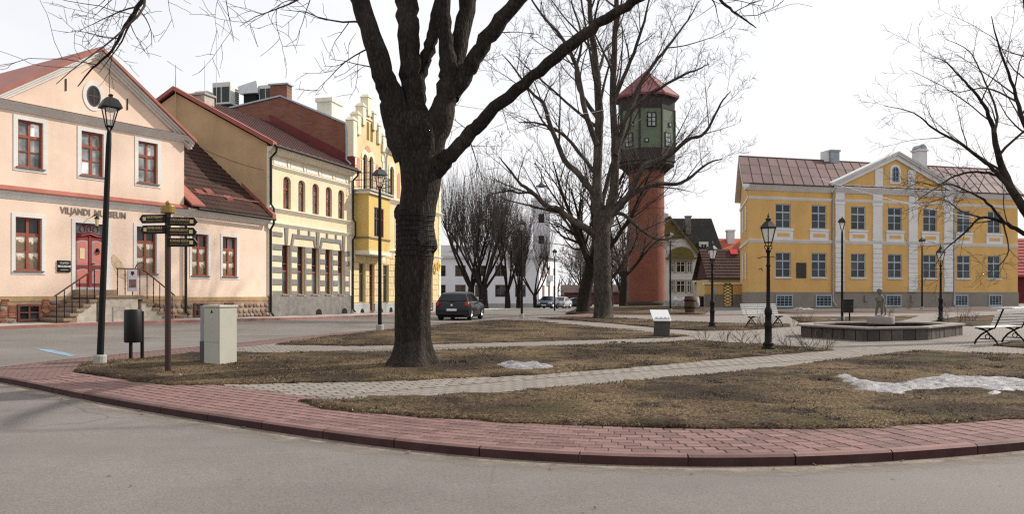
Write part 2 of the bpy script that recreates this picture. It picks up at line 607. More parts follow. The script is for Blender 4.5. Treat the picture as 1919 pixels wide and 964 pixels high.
LAWN_D = [(1.25, 41.35), (3.27, 42.41), (5.3, 41.92), (6.38, 39.78), (7.37, 37.55), (8.95, 36.22), (10.24, 34.87), (12.16, 35.03), (11.1, 32.0), (8.7, 29.18), (6.7, 28.41), (5.82, 29.83), (4.41, 34.73)]
LAWN_F = [(14.64, 42.2), (17.95, 42.03), (21.99, 43.38), (18.22, 37.41), (15.09, 35.34), (13.0, 36.07)]
LAWN_G = [(18.81, 36.15), (23.17, 41.84), (29.76, 46.53), (30.94, 44.61), (23.59, 34.01), (18.79, 31.3), (18.13, 32.36)]
LAWN_H = [(12.25, 20.4), (14.0, 22.3), (17.5, 21.7), (16.4, 18.9), (13.7, 18.7), (12.55, 19.4)]
LAWN_E = [(3.4, 50.2), (5.0, 62), (9.5, 80), (14.5, 80), (13.4, 54.3), (11.1, 46.6), (6.9, 48.2)]
RED_STRIP = [(2.4, 42.6), (3.0, 46.5), (4.54, 48.49), (6.6, 47.1), (10.55, 45.3), (16.17, 47.3), (23.86, 49.1), (34.4, 54.4), (35, 53.4), (24.4, 48.0), (16.3, 46.1), (10.5, 44.2), (6.2, 45.8), (5.0, 44.2)]

def offset_line(line, d):
    out = []
    for i, p in enumerate(line):
        a, b = line[max(0, i - 1)], line[min(len(line) - 1, i + 1)]
        t = (b - a).normalized()
        out.append(Vector((p.x - t.y * d, p.y + t.x * d)))
    return out
KERB = [Vector(p[:2]) for p in KERB]
ring = [tuple(p) for p in offset_line(KERB, 0.02)] + [tuple(p) for p in offset_line(KERB, 1.6)[::-1] if p.x > -6.2]
ring += [(-7.2, 13.9), (-7.7, 15.9), (-7.0, 17.6), (-6.4, 19.0), (-5.5, 20.9), (-4.9, 23.2), (-4.1, 25.6), (-2.8, 30.0), (-1.7, 34.6), (-0.4, 38.9), (1.1, 41.3)] + [(x + 0.02, y) for x, y in STREET[::-1]]
red = tag(sheet('pavement', ring, STEP - 0.008, red_joint, 0.8), 'red block pavement curving along the kerb of the near road', kind='structure')
tag(sheet('red_footpath', RED_STRIP, STEP + 0.004, mat('maroon_path', (0.15, 0.085, 0.075), 0.9, 0.2, 2), 1.5), 'thin red paved footpath behind the park lawns', kind='structure')

# kerb stones: long red concrete blocks, one by one
klen = [0.0]
for a, b in zip(KERB, KERB[1:]):
    klen.append(klen[-1] + (b - a).length)
def at_len(line, lens, s):
    s = min(max(s, 0), lens[-1] - 1e-6)
    i = max(k for k in range(len(lens)) if lens[k] <= s)
    i = min(i, len(line) - 2)
    return line[i].lerp(line[i + 1], (s - lens[i]) / (lens[i + 1] - lens[i]))
s0 = 0.0
while s0 < klen[-1] - 0.3:
    s1 = min(s0 + 1.0, klen[-1])
    m = MB()
    k = 5
    a = [at_len(KERB, klen, s0 + 0.006 + (s1 - s0 - 0.012) * j / (k - 1)) for j in range(k)]
    t = (a[-1] - a[0]).normalized()
    nrm = Vector((-t.y, t.x))
    for j in range(k):
        drop = 0.09 * max(0, 1 - (s0 + j * .25) / 2.2)          # dropped kerb at the crossing
        for d, top in ((-0.03, 0), (-0.03, 1), (0.0, 2), (0.09, 2), (0.09, 0)):
            q = a[j] + nrm * d
            base = gz(q.x, q.y)
            m.v.append((q.x, q.y, base + (-0.1, STEP - 0.018 - drop, STEP + 0.002 - drop)[top]))
    for j in range(k - 1):
        for i in range(5):
            i2 = (i + 1) % 5
            m.f.append((j * 5 + i, j * 5 + i2, j * 5 + 5 + i2, j * 5 + 5 + i))
    m.f += [(0, 1, 2, 3, 4), tuple((k - 1) * 5 + i for i in (4, 3, 2, 1, 0))]
    ko = ob('kerb_stone', m, red_kerb_shaded, red)
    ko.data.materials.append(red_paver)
    for p in ko.data.polygons:              # paler paver-red top; shade and dirt of the street face put into its colour
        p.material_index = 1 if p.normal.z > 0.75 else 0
    s0 = s1

# low kerb along the side street
m = MB()
st = [Vector(p) for p in densify([Vector((x, y)) for x, y in STREET[1:]], 0.5)]
for i, p in enumerate(st):
    t = (st[min(i + 1, len(st) - 1)] - st[max(i - 1, 0)]).normalized()
    nrm = Vector((t.y, -t.x))
    for d, z in ((-0.06, -0.1), (-0.06, 0.05), (-0.03, 0.075), (0.10, STEP + .004), (0.10, 0)):
        q = p + nrm * d
        m.v.append((q.x, q.y, gz(q.x, q.y, z)))
for i in range(len(st) - 1):
    for k in range(4):
        m.f.append((i * 5 + k, i * 5 + k + 1, i * 5 + 6 + k, i * 5 + 5 + k))
tag(ob('kerb', m, red_joint), 'low red kerb along the side street edge of the park', kind='structure')

# sand and meltwater dirt washed into the gutter
def gutter_mat():
    m, nt, b = new_mat('gutter_sand')
    v = coord(nt)
    n1 = noise_tex(nt, v, 3.0, 7, 0.7)
    L(nt, ramp(nt, n1, [(0.35, (0.17, 0.13, 0.10)), (0.65, (0.31, 0.26, 0.21))]).outputs['Color'], b.inputs['Base Color'])
    at = nt.nodes.new('ShaderNodeAttribute')
    at.attribute_name = 'thickness'
    ad = N(nt, 'ShaderNodeMath', operation='MULTIPLY_ADD')
    L(nt, n1, ad.inputs[0])
    ad.inputs[1].default_value = 0.9
    L(nt, at.outputs['Fac'], ad.inputs[2])
    L(nt, ramp(nt, ad.outputs[0], [(0.45, (0, 0, 0)), (1.5, (0.8,) * 3)]).outputs['Color'], b.inputs['Alpha'])
    b.inputs['Roughness'].default_value = 1
    bump(nt, b, noise_tex(nt, v, 60, 2), 0.4, 0.01)
    return m
m = MB()
th_ = []
for i, p in enumerate(KERB):
    t = (KERB[min(i + 1, len(KERB) - 1)] - KERB[max(i - 1, 0)]).normalized()
    nrm = Vector((-t.y, t.x))
    for d, tk_ in ((-0.02, 1.0), (-0.08, 0.75), (-0.2, 0.3), (-0.42, 0.0)):
        q = p + nrm * d
        m.v.append((q.x, q.y, gz(q.x, q.y, 0.005)))
        th_.append(tk_)
for i in range(len(KERB) - 1):
    for k in range(3):
        m.f.append((i * 4 + k, i * 4 + 4 + k, i * 4 + 5 + k, i * 4 + 1 + k))
go = tag(ob('gutter_sand', m, gutter_mat(), smooth='all'), 'pale sand and dirt washed along the foot of the near kerb', 'sand', kind='stuff')
att = go.data.attributes.new('thickness', 'FLOAT', 'POINT')
att.data.foreach_set('value', th_)

# single pavers, bevelled, shared mesh
def paver_mesh(w, d, h=0.03):
    m = MB()
    e = 0.006
    x, y = w / 2, d / 2
    m.v = [(-x, -y, -h), (x, -y, -h), (x, y, -h), (-x, y, -h), (-x, -y, -e), (x, -y, -e), (x, y, -e), (-x, y, -e),
           (-x + e, -y + e, 0), (x - e, -y + e, 0), (x - e, y - e, 0), (-x + e, y - e, 0)]
    m.f = [(8, 9, 10, 11)] + [(i, (i + 1) % 4, (i + 1) % 4 + 4, i + 4) for i in range(4)] + [(i + 4, (i + 1) % 4 + 4, (i + 1) % 4 + 8, i + 8) for i in range(4)]
    return m

def lay(par, spots, w, d, m, name, off):
    """spots: (x, y, angle). The 300 nearest are objects, the rest one part"""
    proto = paver_mesh(w, d)
    me = proto.mesh(name)
    fix_normals(me)
    me.materials.append(m)
    spots = sorted(spots, key=lambda s: s[0] ** 2 + s[1] ** 2)
    Z = R(np.array([s[0] for s in spots]), np.array([s[1] for s in spots])) + off
    rest = MB()
    for i, ((x, y, a), z) in enumerate(zip(spots, Z)):
        z += random.uniform(-0.002, 0.002)
        if i < 290:
            o = bpy.data.objects.new(name, me)
            COL.objects.link(o)
            o.location = (x, y, z)
            e = 0.05
            gxs = (gz(x + e, y) - gz(x - e, y)) / (2 * e)
            gys = (gz(x, y + e) - gz(x, y - e)) / (2 * e)
            q = Vector((-gxs, -gys, 1)).normalized().to_track_quat('Z', 'Y')
            o.rotation_euler = (math.asin(gys), -math.asin(gxs), a + random.uniform(-.008, .008))
            o.parent = par
        else:
            c, s = math.cos(a), math.sin(a)
            tl = random.uniform(-.002, .002)
            rest.add([(x + vx * c - vy * s, y + vx * s + vy * c, z + vz + tl * vx * 4) for vx, vy, vz in proto.v], proto.f)
    o = ob(name + 's', rest, m, par, recalc=False)
    o['kind'] = 'stuff'

spots = []
PW, PD = 0.222, 0.146
row = 0
d = 0.165
while d < 1.56:
    line = offset_line(KERB, d)
    ln = [0.0]
    for a, b in zip(line, line[1:]):
        ln.append(ln[-1] + (b - a).length)
    s = (row % 2) * PW / 2
    while s < ln[-1]:
        p = at_len(line, ln, s)
        q = at_len(line, ln, s + 0.05)
        if p.x > -7.6 and not (inside(p, LAWN_A) or inside(p, LAWN_B)) or inside(p, LAWN_A) and min((p - Vector(k)).length for k in KERB) < 1.65:
            spots.append((p.x, p.y, math.atan2(q.y - p.y, q.x - p.x)))
        s += PW
    d += PD
    row += 1
lay(red, spots, PW - 0.012, PD - 0.012, red_paver, 'paver', STEP + 0.002)

# grey path pavers
def path_spots(a, b, half, u, w):
    a, b = Vector(a), Vector(b)
    t = (b - a).normalized()
    n = Vector((-t.y, t.x))
    ang = math.atan2(t.y, t.x)
    out = []
    k = 0
    e = -half
    while e < half:
        s = (k % 2) * u / 2
        while s < (b - a).length:
            p = a + t * s + n * e
            out.append((p.x, p.y, ang))
            s += u
        e += w
        k += 1
    return out

UU, WW = 0.225, 0.15
raw = path_spots((-5.5, 10.8), (9.4, 19.6), 1.05, UU, WW) + path_spots((-6.4, 18.05), (4.9, 22.9), 1.1, UU, WW)
kd = [tuple(p) for p in offset_line(KERB, 1.62)]
allp = [tuple(p) for p in KERB] + kd[::-1]
grey = [p for p in raw if not any(inside(p, lw) for lw in (LAWN_A, LAWN_B, LAWN_C)) and not inside(p, allp) and inside(p, PARK) and not (p[0] < -5.7 and p[1] > 17 and p[1] < 20 and p[0] < -6.2)]
lay(park, grey, UU - 0.012, WW - 0.012, grey_paver, 'paver', STEP + 0.001)

LAWNS = [('lawn', LAWN_A, 'brown winter lawn between the red pavement and the diagonal path, with a long snow patch', 0.22, 0.05),
         ('lawn', LAWN_B, 'winter lawn round the thick tree trunk between the two near paths', 0.3, 0.04),
         ('lawn', LAWN_C, 'yellowish lawn behind the thick tree beside the street', 0.6, 0.04),
         ('lawn', LAWN_D, 'narrow lawn behind the sloping information board', 0.8, 0.03),
         ('lawn', LAWN_F, 'small lawn behind the fountain in front of the yellow mansion', 1, 0.03),
         ('lawn', LAWN_G, 'lawn with low shrubs right of the fountain', 1, 0.03),
         ('lawn', LAWN_H, 'small bed with bare shrubs behind the white bench on the right', .5, 0.03),
         ('lawn', LAWN_E, 'green lawn at the foot of the brick water tower', 1.5, 0.03)]
for nm, pg, lab, cell, bp in LAWNS:
    tag(sheet(nm, pg, STEP + 0.012, lawn_m, cell, rim=0.08, wob=0.10, bumps=bp), lab, kind='structure')

# verge strips beyond the street and the flower bed along the mansion
tag(sheet('verge', [(-8, 84), (-7.6, 99), (3.4, 99), (3.0, 86), (0, 83)], 0.06, lawn_m, 4, rim=0.2, wob=.1), 'strip of grass under the row of pollarded trees', kind='structure')
bed_m = mat('bed_soil', (0.09, 0.07, 0.055), 1, 0.3, 3, 0.5, 30)
tag(sheet('flower_bed', [(17.2, 57.2), (41.6, 64.0), (42, 62), (36, 56.2), (24, 51.0), (16.6, 49.4)], 0.05, bed_m, 2, rim=.1), 'bare soil bed along the foot of the yellow mansion', kind='structure')

# faded blue parking line on the side street
blue = mat('blue_paint', (0.17, 0.25, 0.32), 0.8, 0.25, 3, 0.2, stain=(0.2, 0.19, 0.18), stain_amt=0.9)
tag(sheet('road_marking', [(-11.58, 19.32), (-10.8, 18.85), (-9.62, 17.71), (-9.67, 17.48), (-10.64, 18.35)], 0.006, blue, 0.5), 'faded blue parking line painted on the side street', kind='structure')

# pavement in front of the street houses
HOUSE_LINE = [(-19.5, 23.9), (-17.4, 27.3), (-13.7, 33.5), (-11.75, 38.4), (-9.25, 46.35), (-5.5, 61.5), (-5.0, 64)]
hl = [Vector(p) for p in HOUSE_LINE]
front = []
for i, p in enumerate(hl):
    t = (hl[min(i + 1, len(hl) - 1)] - hl[max(0, i - 1)]).normalized()
    front.append(p + Vector((t.y, -t.x)) * 1.95)
tag(sheet('side_pavement', [tuple(p) for p in hl] + [tuple(p) for p in front[::-1]], 0.09, concrete, 1.0, rim=0.12), 'narrow pavement at the foot of the street houses', kind='structure')
m = MB()
fr = densify(front, 0.6)
for i, p in enumerate(fr):
    t = (fr[min(i + 1, len(fr) - 1)] - fr[max(i - 1, 0)]).normalized()
    nrm = Vector((t.y, -t.x))
    for d, z in ((0.13, -0.05), (0.13, 0.10), (0.0, 0.105)):
        q = p + nrm * d
        m.v.append((q.x, q.y, gz(q.x, q.y, z)))
for i in range(len(fr) - 1):
    for k in range(2):
        m.f.append((i * 3 + k, i * 3 + k + 1, i * 3 + 4 + k, i * 3 + 3 + k))
tag(ob('side_kerb', m, mat('worn_red_kerb', (0.26, 0.12, 0.10), .85, .2, 3)), 'worn red kerb in front of the street houses', kind='structure')

# far-side kerb and walk beyond the junction
tag(sheet('far_pavement', [(-4.5, 66), (-7, 72), (-8.5, 84), (3.0, 85.5), (3.0, 83), (-1, 80)], 0.05, concrete, 2, rim=.1), 'pale pavement on the far side of the junction', kind='structure')
# terrain hill line far behind
# ------------------------------------------------------------------ building helpers
def frame_of(P0, P1, z, name, label, cat='building'):
    a = math.atan2(P1[1] - P0[1], P1[0] - P0[0])
    return thing(name, label, cat, (P0[0], P0[1], z), a)

def arc_pts(x0, x1, zs, ah, n=8):
    """points of the arch from left to right, springing at zs, rise ah"""
    c, hw = (x0 + x1) / 2, (x1 - x0) / 2
    return [(c - hw * math.cos(math.pi * i / n), zs + ah * math.sin(math.pi * i / n)) for i in range(n + 1)]

def wall_holes(m, x0, x1, z0, z1, holes, y=0.0, depth=0.16):
    xs = sorted({x0, x1} | {h[0] for h in holes} | {h[1] for h in holes})
    zs = sorted({z0, z1} | {h[2] for h in holes} | {h[3] for h in holes})
    for a, b in zip(xs, xs[1:]):
        for c, d in zip(zs, zs[1:]):
            mx, mz = (a + b) / 2, (c + d) / 2
            if any(h[0] < mx < h[1] and h[2] < mz < h[3] for h in holes):
                continue
            m.poly([(a, y, c), (b, y, c), (b, y, d), (a, y, d)])
    for h in holes:
        a, b, c, d = h[:4]
        ah = h[4] if len(h) > 4 else 0
        s = d - ah
        Y = y + depth
        m.poly([(a, y, c), (a, Y, c), (a, Y, s), (a, y, s)])
        m.poly([(b, y, c), (b, y, s), (b, Y, s), (b, Y, c)])
        m.poly([(a, y, c), (b, y, c), (b, Y, c), (a, Y, c)])
        if not ah:
            m.poly([(a, y, d), (a, Y, d), (b, Y, d), (b, y, d)])
        else:
            ar = arc_pts(a, b, s, ah)
            for p, q in zip(ar, ar[1:]):
                m.poly([(p[0], y, p[1]), (q[0], y, q[1]), (q[0], y, d), (p[0], y, d)])
                m.poly([(p[0], y, p[1]), (p[0], Y, p[1]), (q[0], Y, q[1]), (q[0], y, q[1])])

def window(par, x0, x1, z0, z1, fm, pm, cols=(0.5,), rows=(0.5,), depth=0.15, ft=0.06, bar=0.03, arch=0.0, sill=None, sur=None, y=0.0, thick=(), name='window', sill_h=0.05):
    """frame mesh named window; panes, sill and surround are its children. y = face of the wall"""
    m = MB()
    ya, yb = y + depth - 0.07, y + depth + 0.02
    s = z1 - arch
    m.box(x0, ya, z0, x0 + ft, yb, s).box(x1 - ft, ya, z0, x1, yb, s).box(x0 + ft, ya, z0, x1 - ft, yb, z0 + ft)
    if not arch:
        m.box(x0 + ft, ya, z1 - ft, x1 - ft, yb, z1)
    else:
        o, i = arc_pts(x0, x1, s, arch), arc_pts(x0 + ft, x1 - ft, s, arch - ft)
        for k in range(len(o) - 1):
            m.hexa([(o[k][0], ya, o[k][1]), (o[k + 1][0], ya, o[k + 1][1]), (o[k + 1][0], yb, o[k + 1][1]), (o[k][0], yb, o[k][1])],
                   [(i[k][0], ya, i[k][1]), (i[k + 1][0], ya, i[k + 1][1]), (i[k + 1][0], yb, i[k + 1][1]), (i[k][0], yb, i[k][1])])
    W, H = x1 - x0, z1 - z0
    xc = [x0 + ft] + [x0 + W * c for c in cols] + [x1 - ft]
    zr = [z0 + ft] + [z0 + H * r for r in rows] + [z1 - ft]
    def top_at(x):
        if not arch:
            return z1 - ft
        c, hw = (x0 + x1) / 2, W / 2 - ft
        return s + (arch - ft) * math.sqrt(max(0, 1 - ((x - c) / hw) ** 2))
    for k, c in enumerate(xc[1:-1]):
        b = bar * (1.6 if 'c' in thick else 1)
        m.box(c - b, ya + 0.01, z0 + ft, c + b, yb, top_at(c) + 0.01)
    for k, r in enumerate(zr[1:-1]):
        b = bar * (1.8 if k in thick else 0.7)
        if r < s + arch * 0.6:
            m.box(x0 + ft, ya + 0.012, r - b, x1 - ft, yb - 0.003, r + b)
    w = ob(name, m, fm, par)
    yp = y + depth - 0.02
    zr2 = [z for z in zr[:-1] if z < s + arch * 0.6] + [None]
    for ri in range(len(zr2) - 1):
        for ci in range(len(xc) - 1):
            a, b, c = xc[ci], xc[ci + 1], zr2[ri]
            p = MB()
            if zr2[ri + 1] is not None:
                p.box(a, yp, c, b, yp + 0.012, zr2[ri + 1])
            elif not arch:
                p.box(a, yp, c, b, yp + 0.012, z1 - ft)
            else:
                pts = [(a, c), (b, c)] + [(b + (a - b) * k / 6, max(c + .001, top_at(b + (a - b) * k / 6))) for k in range(7)]
                p.prism(pts, yp, yp + 0.012)
            ob('pane', p, pm(ri, ci) if callable(pm) else pm, w)
    if sill:
        ob('sill', MB().box(x0 - 0.06, y - 0.07, z0 - sill_h, x1 + 0.06, y + depth - 0.02, z0 - 0.002), sill, w)
    if sur:
        sm, sw = sur
        q = MB()
        p = 0.022
        q.box(x0 - sw, y - p, z0 - sw, x0 - 0.001, y + 0.01, z1 + sw).box(x1 + 0.001, y - p, z0 - sw, x1 + sw, y + 0.01, z1 + sw)
        q.box(x0 - 0.001, y - p, z1 + 0.001, x1 + 0.001, y + 0.01, z1 + sw).box(x0 - 0.001, y - p + .001, z0 - sw, x1 + 0.001, y + 0.009, z0 - .053)
        ob('surround', q, sm, w)
    return w

def moulding(m, x0, x1, prof, axis='x'):
    """profile (y, z) swept along x"""
    m.prism(prof, x0, x1, 'x')

def cornice_prof(z, h, d, steps=3):
    """stepped crown profile, projecting to -d at the top"""
    p = [(0.01, z)]
    for k in range(steps):
        p += [(-d * (k + 0.35) / steps, z + h * k / steps), (-d * (k + 1) / steps, z + h * (k + 0.7) / steps)]
    p += [(-d, z + h), (0.01, z + h)]
    return p

def pipe_path(m, pts, r):
    m.tube(pts, r, 8)

plaster_peach = mat('peach_plaster', (0.80, 0.615, 0.485), 0.9, 0.05, 0.7, 0.12, 50, stain=(0.66, 0.49, 0.37), stain_amt=0.6, streak=0.13)
white_trim = mat('white_trim', (0.70, 0.68, 0.64), 0.8, 0.06, 1.5, 0.1, 50, stain=(0.50, 0.47, 0.43), stain_amt=0.45, streak=0.12)
red_sheet = mat('red_roof_sheet', (0.31, 0.105, 0.075), 0.6, 0.2, 1.5, 0.08, 20, spec=0.3, stain=(0.21, 0.075, 0.055), stain_amt=0.5)
brown_frame = mat('brown_frame', (0.26, 0.065, 0.035), 0.6, 0.15, 4, 0.05, 60)
grey_sill = mat('grey_sill', (0.16, 0.12, 0.1), 0.7, 0.15, 4)
glass_dark = glass_mat('glass_dark', (0.022, 0.028, 0.031))
glass_pale = glass_mat('glass_curtain', (0.30, 0.32, 0.32), 0.08, 0.5, 2.5)
black_iron = mat('black_iron', (0.008, 0.0075, 0.007), 0.6, 0.2, 6, 0.05, 60, spec=0.18)
black_gutter = mat('black_gutter', (0.012, 0.011, 0.010), 0.6, 0.2, 5, 0.03)
stone_step = mat('sandstone_step', (0.25, 0.175, 0.12), 0.9, 0.22, 3, 0.4, 40, stain=(0.12, 0.085, 0.065), stain_amt=0.7)
cracked_plaster = mat('cracked_plaster', (0.46, 0.40, 0.33), 0.95, 0.2, 4, 0.6, 14, stain=(0.22, 0.17, 0.13), stain_amt=0.8)
old_brick = mat('old_brick', (0.22, 0.085, 0.055), 0.95, 0.3, 6, 0.4, 40, rnd=0.3, stain=(0.33, 0.22, 0.15), stain_amt=0.5)
fieldstone = mat('fieldstone', (0.23, 0.175, 0.14), 0.9, 0.3, 5, 0.5, 25, rnd=0.4, stain=(0.35, 0.16, 0.1), stain_amt=0.5)
plinth_mortar = mat('plinth_mortar', (0.30, 0.20, 0.125), 0.95, 0.28, 3, 0.6, 18, stain=(0.28, 0.12, 0.07), stain_amt=0.7)
sand_band = mat('sandstone_band', (0.34, 0.235, 0.125), 0.95, 0.2, 3, 0.5, 25, stain=(0.2, 0.14, 0.09), stain_amt=0.5)
letter_m = mat('letter_grey', (0.20, 0.165, 0.14), 0.7, 0.1)

# old photographs shown behind the lower panes
def photo_mat():
    m, nt, b = new_mat('old_photo_print')
    v = coord(nt, 'Generated')
    sep = nt.nodes.new('ShaderNodeSeparateXYZ')
    L(nt, v, sep.inputs[0])
    o = coord(nt, 'Object')
    n1 = noise_tex(nt, o, 4.5, 5, 0.7)
    ad = N(nt, 'ShaderNodeMath', operation='MULTIPLY_ADD')
    L(nt, n1, ad.inputs[0])
    ad.inputs[1].default_value = -1.1
    L(nt, sep.outputs['Z'], ad.inputs[2])
    c = ramp(nt, ad.outputs[0], [(0.0, (0.19, 0.135, 0.08)), (0.06, (0.40, 0.31, 0.20)), (0.12, (0.66, 0.60, 0.48)), (0.2, (0.74, 0.70, 0.60))]).outputs['Color']
    n2 = noise_tex(nt, o, 14, 4, 0.7)
    k = ramp(nt, n2, [(0.35, (0.55,) * 3), (0.6, (1.05,) * 3)]).outputs['Color']
    L(nt, mixc(nt, 0.8, c, k, 'MULTIPLY'), b.inputs['Base Color'])
    b.inputs['Roughness'].default_value = 0.12
    return m
photo_print = photo_mat()

STONES = []
for k in range(7):
    bm = bmesh.new()
    bmesh.ops.create_icosphere(bm, subdivisions=2, radius=0.5)
    for v in bm.verts:
        q = v.co.normalized()
        v.co = Vector((max(-0.44, min(0.44, q.x * 0.56)), q.y * 0.5, max(-0.42, min(0.42, q.z * 0.55)))) * (1 + 0.16 * noise.noise(q * 1.7 + Vector((k * 5, 0, 0))))
    me = bpy.data.meshes.new('stone')
    bm.to_mesh(me)
    bm.free()
    for p in me.polygons:
        p.use_smooth = True
    me.materials.append(fieldstone)
    STONES.append(me)
brick_me = MB().box(-0.12, -0.03, -0.033, 0.12, 0.05, 0.033).mesh('brick')
fix_normals(brick_me)
brick_me.materials.append(old_brick)

def put(name, me, par, loc, sc=(1, 1, 1), rot=(0, 0, 0)):
    o = bpy.data.objects.new(name, me)
    COL.objects.link(o)
    o.location = loc
    o.scale = sc
    o.rotation_euler = rot
    o.parent = par
    return o

def stone_plinth(par, x0, x1, z0, z1, skip, brick_frac, seed):
    """rubble plinth: mortar wall, sandstone band, single stones and brick patches. skip: list of (a,b) with basement windows"""
    rnd = random.Random(seed)
    m = MB()
    m.box(x0, -0.04, z0, x1, 0.1, z1 - 0.17)
    pl = ob('plinth', m, plinth_mortar, par)
    ob('band', MB().box(x0, -0.06, z1 - 0.168, x1, 0.1, z1), sand_band, pl)
    z = z0 + 0.34
    while z < z1 - 0.2:
        h = rnd.uniform(0.19, 0.26)
        x = x0 + 0.05
        while x < x1 - 0.1:
            w = rnd.uniform(0.2, 0.36)
            if any(a - 0.13 < x + w / 2 < b + 0.13 for a, b in skip):
                x += 0.1
                continue
            if rnd.random() < brick_frac(x):
                for k in range(3):
                    put('brick', brick_me, pl, (x + 0.13 + rnd.uniform(-.02, .02), -0.045, z - h / 2 + 0.04 + k * 0.075), (rnd.uniform(.8, 1), 1, .95))
                x += 0.27
            else:
                put('stone', rnd.choice(STONES), pl, (x + w / 2, -0.03, z), (w, 0.13, h), (0, rnd.uniform(-.3, .3), 0))
                x += w + 0.02
        z += h + 0.01
    return pl

# ------------------------------------------------------------------ museum (pink plaster, gable to the street)
MZ = 0.53
mus = frame_of((-17.4, 27.3), (-13.7, 33.5), MZ, 'museum', 'peach plastered museum with red-edged gable, lettering and stone entrance stairs')
X0, X1, HC = -0.42, 7.19, 7.42
ups = [(0.52, 1.38, 5.52, 7.16), (2.78, 3.64, 5.52, 7.16), (5.09, 5.95, 5.52, 7.16)]
lows = [(0.44, 1.34, 1.90, 3.76), (5.02, 5.90, 1.90, 3.76)]
door_h = (2.55, 3.72, 1.24, 3.72)
m = MB()
wall_holes(m, X0, X1, 1.0, HC, ups + lows + [door_h], 0, 0.17)
m.poly([(X0, 0, 1.0), (X0, 0, HC), (X0, 8, HC), (X0, 8, 1.0)])
m.poly([(X1, 0, 1.0), (X1, 8, 1.0), (X1, 8, HC), (X1, 0, HC)])
m.poly([(X0, 8, 1.0), (X0, 8, HC), (X1, 8, HC), (X1, 8, 1.0)])
ob('wall', m, plaster_peach, mus)
PK = (3.385, 10.0)
ob('gable', MB().prism([(X0, HC), (X1, HC), PK], -0.002, 0.2), plaster_peach, mus)
ob('back_gable', MB().prism([(X0, HC), (X1, HC), PK], 7.8, 8), plaster_peach, mus)

def rake(x_eave, x_peak, z_eave, z_peak, prof_d, th, y0):
    """raking moulding along a gable slope, as a sheared box: returns hexa corners"""
    return [(x_eave, -prof_d, z_eave), (x_peak, -prof_d, z_peak), (x_peak, y0, z_peak), (x_eave, y0, z_eave)], \
           [(x_eave, -prof_d, z_eave + th), (x_peak, -prof_d, z_peak + th), (x_peak, y0, z_peak + th), (x_eave, y0, z_eave + th)]

SL = (PK[1] - HC) / (X1 - PK[0])
for sgn, xe in ((1, X1 + 0.32), (-1, X0 - 0.32)):
    c = MB()
    for d, th, dz in ((0.10, 0.10, -0.02), (0.18, 0.09, 0.08), (0.27, 0.09, 0.17)):
        b4, t4 = rake(xe, PK[0], HC - 0.32 * SL + dz, PK[1] + dz, d, th, 0.15)
        c.hexa(b4, t4)
    ob('raking_cornice', c, white_trim, mus)
    r = MB()
    b4, t4 = rake(xe + sgn * 0.05, PK[0], HC - 0.37 * SL + 0.262, PK[1] + 0.262, 0.36, 0.13, 8.3)
    r.hexa(b4, t4)
    ob('roof', r, red_sheet, mus)
c = MB()
c.prism(cornice_prof(HC, 0.27, 0.26), X0 - 0.25, X1 + 0.28, 'x')
ob('cornice', c, white_trim, mus)
ob('flashing', MB().prism([(0.0, HC + 0.275), (-0.29, HC + 0.272), (-0.29, HC + 0.285), (0.0, HC + 0.34)], X0 - 0.27, X1 + 0.3, 'x'), mat('rusty_flashing', (0.27, 0.12, 0.09), .7, .3, 5), mus)
c = MB()
c.prism(cornice_prof(4.36, 0.26, 0.16), X0 - 0.1, X1 + 0.16, 'x')
ob('string_course', c, white_trim, mus)
ob('flashing', MB().prism([(0.0, 4.622), (-0.20, 4.622), (-0.21, 4.66), (0.0, 4.82)], X0 - 0.12, X1 + 0.2, 'x'), red_sheet, mus)
for u in ups:
    window(mus, *u, brown_frame, glass_pale, cols=(0.5,), rows=(0.34, 0.66), depth=0.15, ft=0.065, bar=0.028, sill=grey_sill, sur=(white_trim, 0.15), thick=(1, 'c'))
def low_pane(ri, ci):
    return photo_print if ri < 2 else glass_dark
for u in lows:
    window(mus, *u, brown_frame, low_pane, cols=(0.5,), rows=(0.36, 0.68), depth=0.15, ft=0.065, bar=0.028, sill=grey_sill, sur=(white_trim, 0.13), thick=(1, 'c'))
# round gable window
ovc, orx, orz = (3.25, 8.53), 0.27, 0.40
def ring_mesh(cx, cz, ra, rb, sa, sb, y0, y1, n=24):
    m = MB()
    for k in range(n):
        a, b = 2 * math.pi * k / n, 2 * math.pi * (k + 1) / n
        P = lambda r, s, t, y: (cx + r * math.cos(t), y, cz + s * math.sin(t))
        m.hexa([P(ra, sa, a, y0), P(ra, sa, b, y0), P(ra, sa, b, y1), P(ra, sa, a, y1)], [P(rb, sb, a, y0), P(rb, sb, b, y0), P(rb, sb, b, y1), P(rb, sb, a, y1)])
    return m
wv = ob('oval_window', ring_mesh(ovc[0], ovc[1], orx, orx - 0.05, orz, orz - 0.05, -0.035, 0.02).box(ovc[0] - .015, -0.03, ovc[1] - orz + .05, ovc[0] + .015, 0, ovc[1] + orz - .05).box(ovc[0] - orx + .05, -0.029, ovc[1] - .015, ovc[0] + orx - .05, 0, ovc[1] + .015), mat('oval_frame', (0.08, 0.045, 0.035), .6), mus)
ob('surround', ring_mesh(ovc[0], ovc[1], orx + 0.15, orx - 0.002, orz + 0.16, orz - 0.002, -0.024, 0.02), white_trim, wv)
ob('pane', MB().prism([(ovc[0] + (orx - .04) * math.cos(a * math.pi / 10), ovc[1] + (orz - .04) * math.sin(a * math.pi / 10)) for a in range(20)], -0.012, -0.004), glass_dark, wv)
for tx, tz in ((2.2, 8.72), (4.62, 8.50)):
    ob('wall_anchor', MB().box(tx - 0.02, -0.03, tz - 0.22, tx + 0.02, 0.0, tz + 0.22), black_iron, mus)
